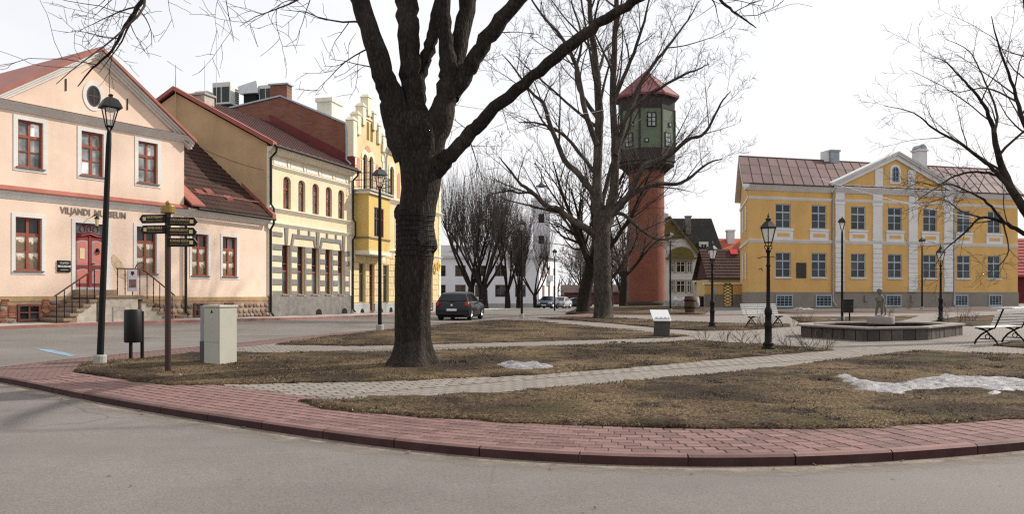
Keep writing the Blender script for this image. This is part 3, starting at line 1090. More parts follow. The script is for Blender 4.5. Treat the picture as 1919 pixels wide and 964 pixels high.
# door: carved double leaf with fanlight
ds = MB()
a, b, c_, d_ = door_h
ds.box(a - 0.13, -0.022, 1.0, a, 0.01, d_ + 0.14).box(b, -0.022, 1.0, b + 0.2, 0.01, d_ + 0.14).box(a, -0.022, d_, b, 0.01, d_ + 0.14)
door_red = mat('door_red', (0.21, 0.030, 0.026), 0.5, 0.12, 4, 0.05)
door_pink = mat('door_pink', (0.50, 0.17, 0.13), 0.55, 0.1, 4, 0.05)
door_grey = mat('door_grey', (0.34, 0.33, 0.34), 0.55, 0.1, 4, 0.05)
dr = ob('door', MB().box(a, 0.10, c_, b, 0.16, d_), door_red, mus)
ob('surround', ds, white_trim, dr)
hw = (b - a) / 2
for k in range(2):
    lx = a + k * hw
    lf = ob('door_leaf', MB().box(lx + 0.02, 0.06, c_ + 0.09, lx + hw - 0.015, 0.11, c_ + 1.95), door_red, dr)
    for z0, z1, bow in ((c_ + 0.25, c_ + 0.72, 0.07), (c_ + 0.92, c_ + 1.78, 0.08)):
        for grow_, mm, yy in ((0.0, door_grey, 0.052), (-0.035, door_pink, 0.045)):
            sgn = 1 if k == 0 else -1
            xa, xb = lx + 0.085 - grow_, lx + hw - 0.085 + grow_
            pts = [(xa, z0 - grow_)] + [(xb, z0 - grow_)]
            tp = []
            for j in range(7):
                f = j / 6
                lift = bow * (math.sin(f * math.pi) * 0.6 + (f if k == 0 else 1 - f) * 0.5)
                tp.append((xa + (xb - xa) * f, z1 + grow_ + lift))
            ob('panel', MB().prism(pts + tp[::-1], yy, 0.062), mm, dr)
ob('notice', MB().box(a + 0.2, 0.036, c_ + 1.15, a + 0.38, 0.044, c_ + 1.55), mat('paper', (0.62, 0.5, 0.3), .8), dr)
ob('astragal', MB().box(a + hw - 0.03, 0.045, c_ + 0.09, a + hw + 0.03, 0.075, c_ + 2.0), door_red, dr)
ob('kick_board', MB().box(a + 0.02, 0.05, c_, b - 0.02, 0.075, c_ + 0.1), door_grey, dr)
ob('knocker', MB().ball((a + hw * 1.5, 0.03, c_ + 1.5), 0.07).tube([(a + hw * 1.5 + 0.07 * math.cos(t), 0.02, c_ + 1.42 + 0.08 * math.sin(t)) for t in [i * 0.7 for i in range(10)]], 0.014, 6), black_iron, dr)
ob('door_handle', MB().tube([(a + hw + 0.07, 0.03, c_ + 0.98), (a + hw + 0.18, 0.03, c_ + 0.98)], 0.016, 6), black_iron, dr)
tr = MB()
wave = [(a + 0.02 + (b - a - 0.04) * i / 12, c_ + 1.97 + 0.09 * math.sin(math.pi * i / 12) + 0.03 * math.cos(i * math.pi / 3)) for i in range(13)]
tr.tube([(x, 0.05, z) for x, z in wave], 0.035, 6).tube([(x, 0.055, z + 0.08) for x, z in wave], 0.022, 6)
ob('transom', tr, door_red, dr)
fl = ob('fanlight', MB().box(a + 0.05, 0.088, c_ + 2.05, b - 0.05, 0.097, d_ - 0.05), glass_mat('glass_teal', (0.10, 0.14, 0.145)), dr)
sc_ = MB()
for cx in (0.28, 0.5, 0.72):
    x = a + (b - a) * cx
    sc_.tube([(x + 0.1 * math.sin(t) * (1 if cx != .5 else .7), 0.075, c_ + 2.27 + 0.13 * math.cos(t)) for t in [i * 0.52 for i in range(12)]], 0.02, 5)
sc_.box(a + 0.04, 0.06, d_ - 0.06, b - 0.04, 0.1, d_ - 0.002)
ob('scrollwork', sc_, door_red, fl)
# bare patch where plaster fell
ob('plaster_patch', MB().prism([(3.98, 2.25), (4.25, 1.75), (4.85, 1.5), (4.8, 1.85), (4.55, 2.0), (4.4, 2.3), (4.2, 2.5), (4.05, 2.62), (3.95, 2.5)], -0.006, 0.004), mat('bare_plaster', (0.55, 0.41, 0.28), .95, .25, 5, .5, 20), mus)
# lettering
text('lettering', 'VILJANDI  MUUSEUM', 0.335, letter_m, mus, (2.0, -0.012, 4.02), extrude=0.012, sx=0.83, bold=0.004)
# plaque by the door
pq = ob('sign_plate', MB().box(1.88, -0.05, 1.88, 2.36, 0.0, 2.30), black_iron, mus, bev=0.01)
lt_w = mat('sign_lettering', (0.72, 0.7, 0.64), .6, .05)
text('lettering', 'VILJANDI', 0.085, lt_w, pq, (2.12, -0.056, 2.18), align='CENTER', extrude=.002)
text('lettering', 'MUUSEUM', 0.105, lt_w, pq, (2.12, -0.056, 2.05), align='CENTER', extrude=.002, bold=.002)
ob('sign_rule', MB().box(1.98, -0.054, 1.955, 2.26, -0.048, 1.967), lt_w, pq)
# door lantern
ln = ob('wall_lantern', MB().tube([(3.2, 0.0, 3.98), (3.2, -0.16, 4.06), (3.2, -0.3, 4.0)], 0.016, 6).lathe([(0.0, 4.02), (0.04, 3.98), (0.11, 3.9), (0.09, 3.88)], 6, 3.2, -0.3).lathe([(0.05, 3.62), (0.03, 3.6), (0.01, 3.56)], 6, 3.2, -0.3), black_iron, mus)
ob('lantern_glass', MB().lathe([(0.05, 3.62), (0.085, 3.88)], 6, 3.2, -0.3), mat('lantern_amber', (0.55, 0.42, 0.22), .3), ln)
# plinth and basement windows
stone_plinth(mus, X0, 1.75, -0.45, 1.0, [(0.48, 1.26)], lambda x: 0.72, 3)
stone_plinth(mus, 1.751, X1 + 0.001, -0.45, 1.002, [(1.8, 4.6), (4.88, 5.87)], lambda x: 0.3 if x < 5 else 0.15, 4)
for bx in ((0.48, 1.26), (4.9, 5.85)):
    window(mus, bx[0], bx[1], 0.14, 0.72, mat('faded_frame', (0.13, 0.045, 0.03), .7, .25, 5), glass_dark, cols=(0.5,), rows=(0.5,), depth=0.02, ft=0.07, bar=0.03, y=-0.05)
# stairs: landing with two flights along the wall
ST_D = 1.55
stairs = ob('stairs', MB().box(2.55, -ST_D + 0.03, -0.45, 4.05, 0, 0.94), cracked_plaster, mus)
ob('landing_slab', MB().box(2.38, -ST_D - 0.03, 0.94, 4.25, 0, 1.04), stone_step, stairs, bev=0.015)
ob('threshold', MB().box(2.45, -0.42, 1.042, 3.95, 0.1, 1.24), stone_step, stairs, bev=0.015)
ob('niche', MB().box(3.05, -ST_D - 0.0, 0.05, 3.06, -ST_D + 0.05, 0.6).box(3.06, -ST_D + 0.005, 0.05, 3.5, -ST_D + 0.02, 0.62), mat('niche_plaster', (0.40, 0.35, 0.30), .95, .25, 5, .5, 20), stairs)
for k in range(6):
    zt = 0.94 - 0.16 * (k + 1) + 0.10
    xl = 2.38 - 0.235 * (k + 1)
    ob('step', MB().box(xl, -ST_D - 0.02 + random.uniform(-.01, .01), zt - 0.1, xl + 0.29, 0, zt), stone_step, stairs, bev=0.012)
    ob('stair_wall', MB().box(xl + 0.05, -ST_D + 0.04, -0.45, xl + 0.285, -0.02, zt - 0.1), stone_step if k > 2 else cracked_plaster, stairs)
    if k < 6:
        xr = 4.25 + 0.225 * k
        ob('step', MB().box(xr - 0.05, -ST_D - 0.02 + random.uniform(-.01, .01), zt - 0.1, xr + 0.235, 0, zt), stone_step, stairs, bev=0.012)
        ob('stair_wall', MB().box(xr - 0.045, -ST_D + 0.04, -0.45, xr + 0.18, -0.02, zt - 0.1), cracked_plaster, stairs)
rust = mat('rusty_rail', (0.10, 0.045, 0.03), 0.7, 0.3, 6)
rl = MB()
yr = -ST_D + 0.06
rail_pts = [(0.95, yr, 1.0), (2.38, yr, 1.98), (2.5, yr, 2.02)]
rl.tube(rail_pts, 0.028, 6)
rl.tube([(3.2, yr, 2.02), (4.22, yr, 2.02), (4.35, yr, 1.97), (5.65, yr, 1.02)], 0.028, 6)
rl.tube([(3.95, yr, 2.03), (4.05, yr, 2.22), (4.25, yr, 2.28), (4.35, yr, 2.2), (4.2, yr, 2.02)], 0.02, 6)
rail_o = ob('railing', rl, rust, mus)
def baluster(x, z0, z1):
    b = MB()
    b.tube([(x, yr, z0), (x, yr, z1)], 0.016, 6)
    for f in (0.25, 0.5, 0.78):
        b.ball((x, yr, z0 + (z1 - z0) * f), 0.03, 6, 5)
    ob('baluster', b, black_iron, rail_o)
for i in range(6):
    x = 1.02 + i * 0.27
    baluster(x, max(0.05, 1.04 - 0.16 * math.ceil((2.38 - x) / 0.235)) if x < 2.38 else 1.04, 1.0 + (x - 0.95) * 0.685)
for i in range(4):
    baluster(3.25 + i * 0.3, 1.04, 2.0)
for i in range(5):
    x = 4.45 + i * 0.27
    baluster(x, 1.04 - 0.16 * math.ceil((x - 4.25) / 0.225), 1.93 - (x - 4.4) * 0.73)
sg = ob('hanging_sign', MB().box(3.62, yr - 0.06, 1.18, 4.0, yr - 0.03, 2.0), mat('sign_lilac', (0.36, 0.33, 0.38), .7, .1), rail_o)
ob('picture', MB().box(3.67, yr - 0.066, 1.32, 3.95, yr - 0.058, 1.62), mat('sign_photo', (0.12, 0.06, 0.05), .7, .6, 12), sg)
ob('emblem', MB().prism([(3.76, 1.92), (3.86, 1.92), (3.88, 1.84), (3.81, 1.76), (3.74, 1.84)], yr - 0.068, yr - 0.058), black_iron, sg)
# downpipe on the far corner, drainage
dp = MB()
pipe_path(dp, [(X1 + 0.02, -0.10, 4.3), (X1 + 0.02, -0.10, 0.35), (X1 + 0.06, -0.22, 0.2)], 0.05)
ob('downpipe', dp, black_gutter, mus)
# radio mast on the roof
ob('antenna', MB().tube([(5.0, 3.2, 9.0), (5.0, 3.2, 15.5)], 0.014, 5), mat('grey_steel', (0.35, 0.36, 0.38), .5, .1, metal=.5), mus)

# ------------------------------------------------------------------ low wing with tiled roof
wing = frame_of((-13.7, 33.5), (-11.75, 38.4), 0.5, 'low_house', 'single-storey peach house with steep dark tiled roof beside the museum')
WL = 5.27
wins = [(0.40, 1.36, 1.90, 3.68), (2.24, 3.16, 1.90, 3.68)]
m = MB()
wall_holes(m, 0, WL, 0.98, 4.72, wins, 0, 0.17)
m.poly([(0, 0, 0.98), (0, 0, 4.72), (0, 9, 4.72), (0, 9, .98)])
m.poly([(0, 9, 0.98), (0, 9, 4.72), (WL, 9, 4.72), (WL, 9, .98)])
ob('wall', m, plaster_peach, wing)
for u in wins:
    window(wing, *u, brown_frame, low_pane, cols=(0.5,), rows=(0.36, 0.68), depth=0.15, ft=0.065, bar=0.028, sill=grey_sill, sur=(white_trim, 0.13), thick=(1, 'c'))
ob('eaves_cornice', MB().prism(cornice_prof(4.42, 0.30, 0.3), 0.0, WL, 'x'), white_trim, wing)
stone_plinth(wing, 0.02, WL, -0.45, 0.98, [(0.45, 1.0), (2.3, 2.9)], lambda x: 0.12, 5)
for bx in ((0.45, 1.0), (2.32, 2.87)):
    window(wing, bx[0], bx[1], 0.14, 0.72, MATS['faded_frame'], glass_dark, cols=(0.5,), rows=(0.5,), depth=0.02, ft=0.06, bar=0.02, y=-0.05)
tile = brick_mat('dark_roof_tile', (0.060, 0.030, 0.022), (0.042, 0.022, 0.018), (0.012, 0.009, 0.008), 0.24, 0.5, msize=0.02, bstr=0.6, var=0.5, stain=(0.10, 0.045, 0.03))
roof = ob('roof', MB().hexa([(0, -0.32, 4.70), (WL, -0.32, 4.70), (WL, 5.0, 9.28), (0, 5.0, 9.28)], [(0, -0.34, 4.76), (WL, -0.34, 4.76), (WL, 4.96, 9.36), (0, 4.96, 9.36)]), tile, wing)
nrow = 20
for k in range(nrow):
    f0, f1 = k / nrow, (k + 1) / nrow
    P = lambda f, lift: (-0.36 + 5.32 * f, 4.77 + 4.59 * f + lift)
    a_, b_ = P(f0, 0.055), P(f1, 0.005)
    c_2, d_2 = P(f1, -0.02), P(f0, 0.005)
    ob('tile_course', MB().prism([a_, b_, c_2, d_2], 0.02, WL - 0.02, 'x'), tile, roof)
ob('back_roof', MB().hexa([(0, 5.0, 9.28), (WL, 5.0, 9.28), (WL, 10.0, 4.7), (0, 10.0, 4.7)], [(0, 4.96, 9.36), (WL, 4.96, 9.36), (WL, 10.0, 4.8), (0, 10.0, 4.8)]), tile, wing)
# red sheet valley against the museum and verge board on the far side
ob('valley_sheet', MB().hexa([(-0.02, -0.40, 4.80), (0.75, -0.42, 4.80), (0.30, 4.0, 8.62), (-0.02, 4.0, 8.62)], [(-0.02, -0.42, 4.87), (0.75, -0.43, 4.87), (0.30, 4.0, 8.69), (-0.02, 4.0, 8.69)]), red_sheet, wing)
for i, (tx, ty) in enumerate(((1.2, 0.4), (1.9, 0.55), (0.9, 1.2), (2.9, 0.3))):
    zz = 4.775 + (ty + 0.36) * 0.863
    ob('tile', MB().hexa([(tx, ty, zz + .03), (tx + .45, ty, zz + .03), (tx + .45, ty + .26, zz + .25), (tx, ty + .26, zz + .25)], [(tx, ty, zz + .075), (tx + .45, ty, zz + .075), (tx + .45, ty + .26, zz + .29), (tx, ty + .26, zz + .29)]), mat('red_tile_patch', (0.20, 0.055, 0.04), .7, .2, 4), roof)
ob('verge_board', MB().hexa([(WL - 0.1, -0.42, 4.72), (WL + 0.14, -0.42, 4.72), (WL + 0.14, 5.0, 9.42), (WL - 0.1, 5.0, 9.42)], [(WL - 0.1, -0.42, 4.94), (WL + 0.14, -0.42, 4.94), (WL + 0.14, 5.0, 9.62), (WL - 0.1, 5.0, 9.62)]), red_sheet, wing)
ob('gutter', MB().tube([(0.35, -0.42, 4.70), (WL + 0.1, -0.42, 4.68)], 0.06, 8), black_gutter, wing)
sr = MB().tube([(0.8, 0.25, 5.5), (WL - 0.2, 0.25, 5.5)], 0.022, 5)
ob('snow_guard', sr, red_sheet, wing)
# ------------------------------------------------------------------ beige house with grey rustication
bg = frame_of((-11.75, 38.4), (-9.25, 46.35), 0.44, 'striped_house', 'cream two-storey house with grey striped ground floor and arched upper windows')
BL = 8.33
cream = mat('cream_plaster', (0.78, 0.655, 0.445), 0.9, 0.05, 0.8, 0.12, 50, stain=(0.66, 0.52, 0.33), stain_amt=0.45, streak=0.14)
cream_trim = mat('cream_trim', (0.74, 0.69, 0.57), 0.85, 0.07, 1.5, 0.12, 40, stain=(0.5, 0.45, 0.38), stain_amt=0.5)
grey_rust = mat('grey_roughcast', (0.205, 0.19, 0.17), 0.95, 0.14, 4, 0.6, 40, stain=(0.14, 0.13, 0.12), stain_amt=0.5)
tan_wall = mat('tan_plaster', (0.53, 0.385, 0.215), 0.92, 0.06, 0.9, 0.12, 40, stain=(0.42, 0.30, 0.17), stain_amt=0.4, streak=0.15)
dark_red_roof = mat('dark_red_roof', (0.075, 0.030, 0.026), 0.7, 0.3, 2, 0.1, 20, stain=(0.045, 0.028, 0.026), stain_amt=0.7)
U5 = [(1.36 + 1.345 * k, 2.02 + 1.345 * k, 5.42, 7.05, 0.24) for k in range(5)]
L5 = [(1.24 + 1.36 * k, 1.92 + 1.36 * k, 1.16, 3.62) for k in range(5)]
m = MB()
wall_holes(m, 0, BL, 1.05, 8.05, [h for h in U5] + L5, 0, 0.22)
ob('wall', m, cream, bg)
GD, GR = 10.6, 11.32        # depth and ridge height (local)
ob('side_wall', MB().prism([(0.003, -0.4), (GD, -0.4), (GD, 8.4), (GD / 2, GR - 0.1), (0.003, 8.4)], 0.004, 0.3, 'x'), tan_wall, bg)
ob('back_wall', MB().box(0.3, GD - .2, 0, BL, GD, 8.4), tan_wall, bg)
rr_y = -0.45
ob('roof', MB().hexa([(-0.05, rr_y, 8.30), (BL - 0.02, rr_y, 8.30), (BL - 0.02, GD / 2, GR), (-0.05, GD / 2, GR)], [(-0.05, rr_y, 8.36), (BL - 0.02, rr_y, 8.36), (BL - 0.02, GD / 2, GR + 0.1), (-0.05, GD / 2, GR + 0.1)]), dark_red_roof, bg)
ob('back_roof', MB().hexa([(-0.05, GD / 2, GR), (BL - .02, GD / 2, GR), (BL - .02, GD + .4, 8.2), (-0.05, GD + .4, 8.2)], [(-0.05, GD / 2, GR + 0.1), (BL - .02, GD / 2, GR + 0.1), (BL - .02, GD + .4, 8.3), (-0.05, GD + .4, 8.3)]), dark_red_roof, bg)
for k in range(14):      # standing seams
    x = 0.35 + k * 0.6
    ob('roof_seam', MB().hexa([(x, rr_y, 8.36), (x + .03, rr_y, 8.36), (x + .03, GD / 2, GR + .1), (x, GD / 2, GR + .1)], [(x, rr_y, 8.40), (x + .03, rr_y, 8.40), (x + .03, GD / 2, GR + .14), (x, GD / 2, GR + .14)]), dark_red_roof, bg)
vb = MB()
for y0, z0, y1, z1 in ((rr_y - .02, 8.24, GD / 2, GR + 0.02), (GD + .42, 8.2, GD / 2, GR + 0.02)):
    vb.hexa([(-0.2, y0, z0), (0.12, y0, z0), (0.12, y1, z1), (-0.2, y1, z1)], [(-0.2, y0, z0 + .22), (0.12, y0, z0 + .22), (0.12, y1, z1 + .2), (-0.2, y1, z1 + .2)])
ob('verge_board', vb, red_sheet, bg)
ob('cornice', MB().prism(cornice_prof(7.98, 0.30, 0.36), 0.0, BL - 0.01, 'x'), cream_trim, bg)
ob('cornice', MB().prism(cornice_prof(7.28, 0.16, 0.12, 2), 0.36, BL - 0.36, 'x'), cream_trim, bg)
ob('string_course', MB().prism(cornice_prof(5.16, 0.2, 0.17), 0.0, BL - 0.005, 'x'), cream_trim, bg)
ob('string_course', MB().prism(cornice_prof(4.48, 0.17, 0.13), 0.0, BL - 0.005, 'x'), cream_trim, bg)
for x0, x1 in ((0, 0.34), (BL - 0.36, BL - 0.01)):
    ob('pilaster', MB().box(x0, -0.06, 1.08, x1, 0.02, 7.97), cream_trim, bg)
# frieze panels and medallions
for k in range(5):
    xa = 0.5 + k * 1.47
    ob('frieze_panel', MB().box(xa, -0.025, 7.52, xa + 1.12, 0.01, 7.86), mat('frieze_white', (0.72, 0.68, 0.6), .9, .1, 4, .2, stain=(0.5, .38, .25), stain_amt=.8), bg)
    if k < 5:
        md = MB()
        md.prism([(xa + 1.295 + 0.10 * math.cos(t * math.pi / 6), 7.69 + 0.17 * math.sin(t * math.pi / 6)) for t in range(12)], -0.045, 0.01)
        ob('medallion', md, cream_trim, bg)
for u in U5:
    window(bg, u[0], u[1], u[2], u[3], brown_frame, glass_pale, cols=(0.5,), rows=(0.62, 0.8), depth=0.2, ft=0.05, bar=0.02, arch=0.24, sill=None, thick=(0,))
for u in L5:
    w = window(bg, *u, brown_frame, lambda ri, ci: glass_dark if ri else glass_mat('glass_shop', (0.12, 0.14, 0.135)) if 'glass_shop' not in MATS else MATS['glass_shop'], cols=(0.5,) if False else (), rows=(0.47, 0.62), depth=0.2, ft=0.05, bar=0.025, sill=None, thick=(0,))
    ob('sill', MB().box(u[0] - 0.04, -0.09, u[2] - 0.06, u[1] + 0.04, 0.18, u[2] - 0.002), mat('lead_sill', (0.2, 0.21, 0.22), .5), w)
    xx = u[1] + 0.002                            # grey jamb post
    ob('jamb', MB().box(xx, -0.035, 1.12, xx + 0.13, 0.01, 3.62), grey_rust, bg)
rows = [(1.10, 1.33), (1.62, 1.92), (2.22, 2.5), (2.78, 3.06), (3.34, 3.62)]
edges = [0.345] + sum([[u[0] - 0.01, u[1] + 0.135] for u in L5], []) + [BL - 0.365]
for z0, z1 in rows:
    for k in range(0, len(edges), 2):
        if edges[k + 1] - edges[k] > 0.05:
            ob('stone_block', MB().box(edges[k], -0.04, z0, edges[k + 1], 0.01, z1), grey_rust, bg, bev=0.012)
# stepped grey lintel frames above the shop windows
for a, b, lo in ((0.345, 1.12, True), (2.4, 4.95 - 0.85, False), (4.1 + 0.85, 6.85, False)):
    pass
def lint(x0, x1, z0, z1):
    ob('lintel_block', MB().box(x0, -0.042, z0, x1, 0.01, z1), grey_rust, bg, bev=0.01)
for c0, c1 in ((2.15, 4.25), (4.9, 7.0)):
    lint(c0, c1, 4.0, 4.22)
    for xx, sg_ in ((c0, 1), (c1, -1)):
        ob('lintel_block', MB().prism([(xx, 4.22), (xx + 0.2 * sg_, 4.22), (xx + 0.02 * sg_, 3.64), (xx - 0.16 * sg_, 3.64)], -0.043, 0.01), grey_rust, bg)
lint(0.345, 1.25, 4.0, 4.22)
for cx in (1.6, 4.55, 7.32):
    ob('lintel_block', MB().prism([(cx - 0.16, 4.47), (cx + 0.16, 4.47), (cx + 0.10, 3.64), (cx - 0.10, 3.64)], -0.046, 0.01), grey_rust, bg)
for cx in (2.72, 3.7, 5.5, 6.45):
    lint(cx - 0.09, cx + 0.09, 4.225, 4.47)
ob('plinth', MB().box(0, -0.05, -0.45, BL, 0.1, 1.06), mat('grey_plinth', (0.185, 0.17, 0.155), .95, .25, 3, .7, 22, stain=(0.27, .24, .2), stain_amt=.6), bg)
for vx in (4.6, 7.35):
    v = MB().prism([(vx - .3, 0.08)] + [(vx + .3, 0.08)] + [(vx + .3 * math.cos(t * math.pi / 6), .18 + .2 * math.sin(t * math.pi / 6)) for t in range(7)], -0.058, -0.04)
    ob('vent', v, mat('dark_hollow', (0.012, 0.011, 0.01), 1, .2), bg)
for x in (0.14, BL - 0.12):
    d_p = MB()
    pipe_path(d_p, [(x, -0.44, 8.22), (x, -0.42, 8.0), (x, -0.13, 7.75), (x, -0.13, 5.5), (x, -0.28, 5.3), (x, -0.28, 4.55), (x, -0.12, 4.3), (x, -0.12, 0.3), (x + .04, -0.26, 0.12)], 0.055)
    ob('downpipe', d_p, black_gutter, bg)
ob('gutter', MB().tube([(-0.1, -0.5, 8.27), (BL + 0.05, -0.5, 8.25)], 0.07, 8), black_gutter, bg)
ch = ob('chimney', MB().box(0.4, 3.9, 9.8, 1.15, 4.6, 11.15), mat('pale_brick', (0.42, .38, .33), .9, .2, 6, .3), bg)
ob('chimney_cap', MB().box(0.33, 3.83, 11.15, 1.22, 4.67, 11.25), concrete, ch)
ae = MB().tube([(-0.12, GD / 2 - .1, 9.2), (-0.12, GD / 2 - .1, 12.6)], 0.022, 5).tube([(-0.95, GD / 2 - 0.3, 12.55), (0.6, GD / 2 + .1, 12.5)], 0.014, 5)
ob('antenna', ae, MATS['grey_steel'], bg)
for ax, ay, az in ((0.8, 4.2, 13.0), (2.6, 4.9, 15.2)):
    ob('antenna', MB().tube([(ax, ay, 10.8), (ax, ay, az)], 0.014, 5), MATS['grey_steel'], bg)

# ------------------------------------------------------------------ yellow corner house with oriel and stepped gable
y3 = frame_of((-9.25, 46.35), (-5.5, 61.5), 0.40, 'gabled_house', 'ornate yellow house with stepped gable, oriel window and iron balcony')
YL, YH = 15.6, 10.55
yel = mat('yellow_plaster', (0.70, 0.555, 0.30), 0.88, 0.06, 0.9, 0.12, 50, stain=(0.62, 0.47, 0.22), stain_amt=0.4, streak=0.10)
pale_st = mat('pale_stone', (0.78, 0.71, 0.52), 0.88, 0.08, 2, 0.15, 40, stain=(0.6, .52, .38), stain_amt=.4)
pink_st = mat('pink_panel', (0.56, 0.25, 0.20), 0.9, 0.12, 3)
grey_base = mat('grey_base', (0.36, 0.36, 0.35), .92, .15, 2, .3, 30)
dark_red_frame = mat('dark_red_frame', (0.12, 0.02, 0.02), .55, .15, 4)
gw_ = [(0.86, 1.72, 0.68, 3.06), (2.34, 3.04, 0.15, 3.06), (4.42, 5.32, 0.62, 3.06), (6.4, 7.4, 0.15, 3.06), (8.4, 9.4, .65, 3.06), (10.6, 11.6, .65, 3.06), (12.8, 13.7, 0.15, 3.06)]
tops = [(1.44, 2.02, 7.5, 9.6, .29), (2.30, 2.90, 7.5, 9.6, .3), (5.55, 6.2, 7.5, 9.5, .3), (7.9, 8.6, 7.5, 9.5, .3), (10.2, 10.9, 7.5, 9.5, .3), (12.4, 13.1, 7.5, 9.5, .3)]
mids = [(6.5, 7.3, 4.4, 6.5), (8.6, 9.4, 4.4, 6.5), (10.7, 11.5, 4.4, 6.5), (12.8, 13.6, 4.4, 6.5)]
m = MB()
wall_holes(m, 0.02, YL, 0.1, YH, gw_ + tops + mids, 0, 0.2)
m.poly([(YL, 0, -.4), (YL, 9, -.4), (YL, 9, YH), (YL, 0, YH)])
ob('wall', m, yel, y3)
fw = brick_mat('firewall_brick', (0.27, 0.095, 0.055), (0.18, 0.065, 0.042), (0.20, 0.13, 0.10), 0.30, 0.11, msize=0.012, bstr=0.5, var=0.6, stain=(0.27, 0.15, 0.11), wall=True)
ob('firewall', MB().prism([(0.4, -.3), (9.0, -.3), (9.0, 12.25), (4.6, 12.92), (0.4, 11.1)], 0.0, 0.35, 'x'), fw, y3)
cp = MB()
for (ya, za), (yb, zb) in (((0.2, 11.03), (4.6, 12.93)), ((4.6, 12.93), (9.2, 12.23))):
    cp.hexa([(-0.08, ya, za), (0.42, ya, za), (0.42, yb, zb), (-0.08, yb, zb)], [(-0.08, ya, za + .09), (0.42, ya, za + .09), (0.42, yb, zb + .09), (-0.08, yb, zb + .09)])
zinc = mat('zinc_sheet', (0.36, 0.42, 0.46), 0.45, 0.1, 2, 0.05, metal=0.3)
ob('coping', cp, zinc, y3)
fc = ob('chimney', MB().box(0.02, 4.2, 12.6, 0.6, 5.3, 13.65), fw, y3)
ob('chimney_cap', MB().box(-0.06, 4.1, 13.65, 0.68, 5.4, 13.74), zinc, fc)
ob('roof', MB().hexa([(0.36, 0.1, 10.7), (YL, 0.1, 10.7), (YL, 5, 12.5), (0.36, 5, 12.5)], [(0.36, 0.1, 10.8), (YL, 0.1, 10.8), (YL, 5, 12.6), (0.36, 5, 12.6)]).hexa([(0.36, 5, 12.5), (YL, 5, 12.5), (YL, 9.2, 12.2), (0.36, 9.2, 12.2)], [(0.36, 5, 12.6), (YL, 5, 12.6), (YL, 9.2, 12.3), (0.36, 9.2, 12.3)]), zinc, y3)
for k in range(6):
    x = 0.8 + k * 0.6
    ob('roof_seam', MB().hexa([(x, .1, 10.8), (x + .03, .1, 10.8), (x + .03, 5, 12.6), (x, 5, 12.6)], [(x, .1, 10.85), (x + .03, .1, 10.85), (x + .03, 5, 12.65), (x, 5, 12.65)]), zinc, y3)
wc = ob('chimney', MB().box(2.6, 2.6, 11.4, 4.0, 3.6, 13.15), cream_trim, y3)
ob('chimney_cap', MB().box(2.52, 2.52, 13.15, 4.08, 3.68, 13.4), cream_trim, wc)
# red flashing of the neighbour's roof along the firewall
ob('flashing', MB().hexa([(-0.10, -0.2, 8.38), (-0.02, -0.2, 8.38), (-0.02, 5.3, 11.36), (-0.10, 5.3, 11.36)], [(-0.10, -0.2, 9.1), (-0.02, -0.2, 9.1), (-0.02, 5.3, 11.9), (-0.10, 5.3, 11.9)]), mat('wine_sheet', (0.15, 0.022, 0.022), .5, .2, 3), y3)
# stepped gable wall above the eaves
GPK = 2.3
ob('gable', MB().prism([(0.02, YH), (4.58, YH), (GPK, 12.55)], -0.003, 0.3), yel, y3)
for sgn in (-1, 1):
    xe = 0.05 if sgn < 0 else 4.55
    gg = MB().hexa([(xe, -0.08, YH - .1), (GPK, -0.08, 12.35), (GPK, 0.32, 12.35), (xe, 0.32, YH - .1)], [(xe, -0.08, YH + 0.12), (GPK, -0.08, 12.65), (GPK, 0.32, 12.65), (xe, 0.32, YH + 0.12)])
    ob('gable_coping', gg, mat('slate_coping', (0.30, .29, .27), .8, .15, 3), y3)
for xc, w, z0, z1 in ((0.12, 0.24, 9.2, 11.3), (0.72, 0.2, 10.6, 11.75), (1.42, 0.2, 11.3, 12.4), (2.15, 0.24, 12.0, 13.1), (2.95, .2, 11.3, 12.3), (3.7, .2, 10.6, 11.7), (4.45, 0.22, 10.2, 11.2)):
    mr = ob('merlon', MB().box(xc - w, -0.14, z0, xc + w, 0.36, z1), pale_st, y3)
    ob('merlon_cap', MB().hexa([(xc - w - .05, -0.19, z1), (xc + w + .05, -0.19, z1), (xc + w + .05, 0.41, z1), (xc - w - .05, 0.41, z1)], [(xc - .05, -0.05, z1 + .22), (xc + .05, -0.05, z1 + .22), (xc + .05, 0.3, z1 + .22), (xc - .05, 0.3, z1 + .22)]), pale_st, mr)
for xx in (2.0, 2.55):
    ob('gable_slit', MB().prism([(xx, 10.55), (xx + .34, 10.55)] + [(xx + .17 + .17 * math.cos(t * math.pi / 6), 11.5 + .17 * math.sin(t * math.pi / 6)) for t in range(7)], -0.012, 0.0), mat('dark_yellow', (0.2, .12, .025), .9), y3)
ob('gable_sill', MB().box(1.2, -0.07, 11.78, 3.4, 0.0, 11.86), pale_st, y3)
# quoins in pale stone, block by block
for z in np.arange(3.3, 10.4, 0.42):
    k = int(round((z - 3.3) / 0.42))
    for x0, x1 in ((0.02, 0.34 + 0.16 * (k % 2)), (4.35 - 0.12 * (k % 2), 4.75 + .12 * (k % 2)), (YL - 0.4 - .15 * (k % 2), YL)):
        ob('quoin', MB().box(x0, -0.05, z, x1, 0.01, z + 0.4), pale_st, y3, bev=0.015)
for z in np.arange(0.7, 3.5, 0.4):
    k = int(round((z - 0.7) / 0.4))
    ob('quoin', MB().box(YL - 0.4 - .15 * (k % 2), -0.05, z, YL, 0.01, z + 0.385), pale_st, y3, bev=0.015)
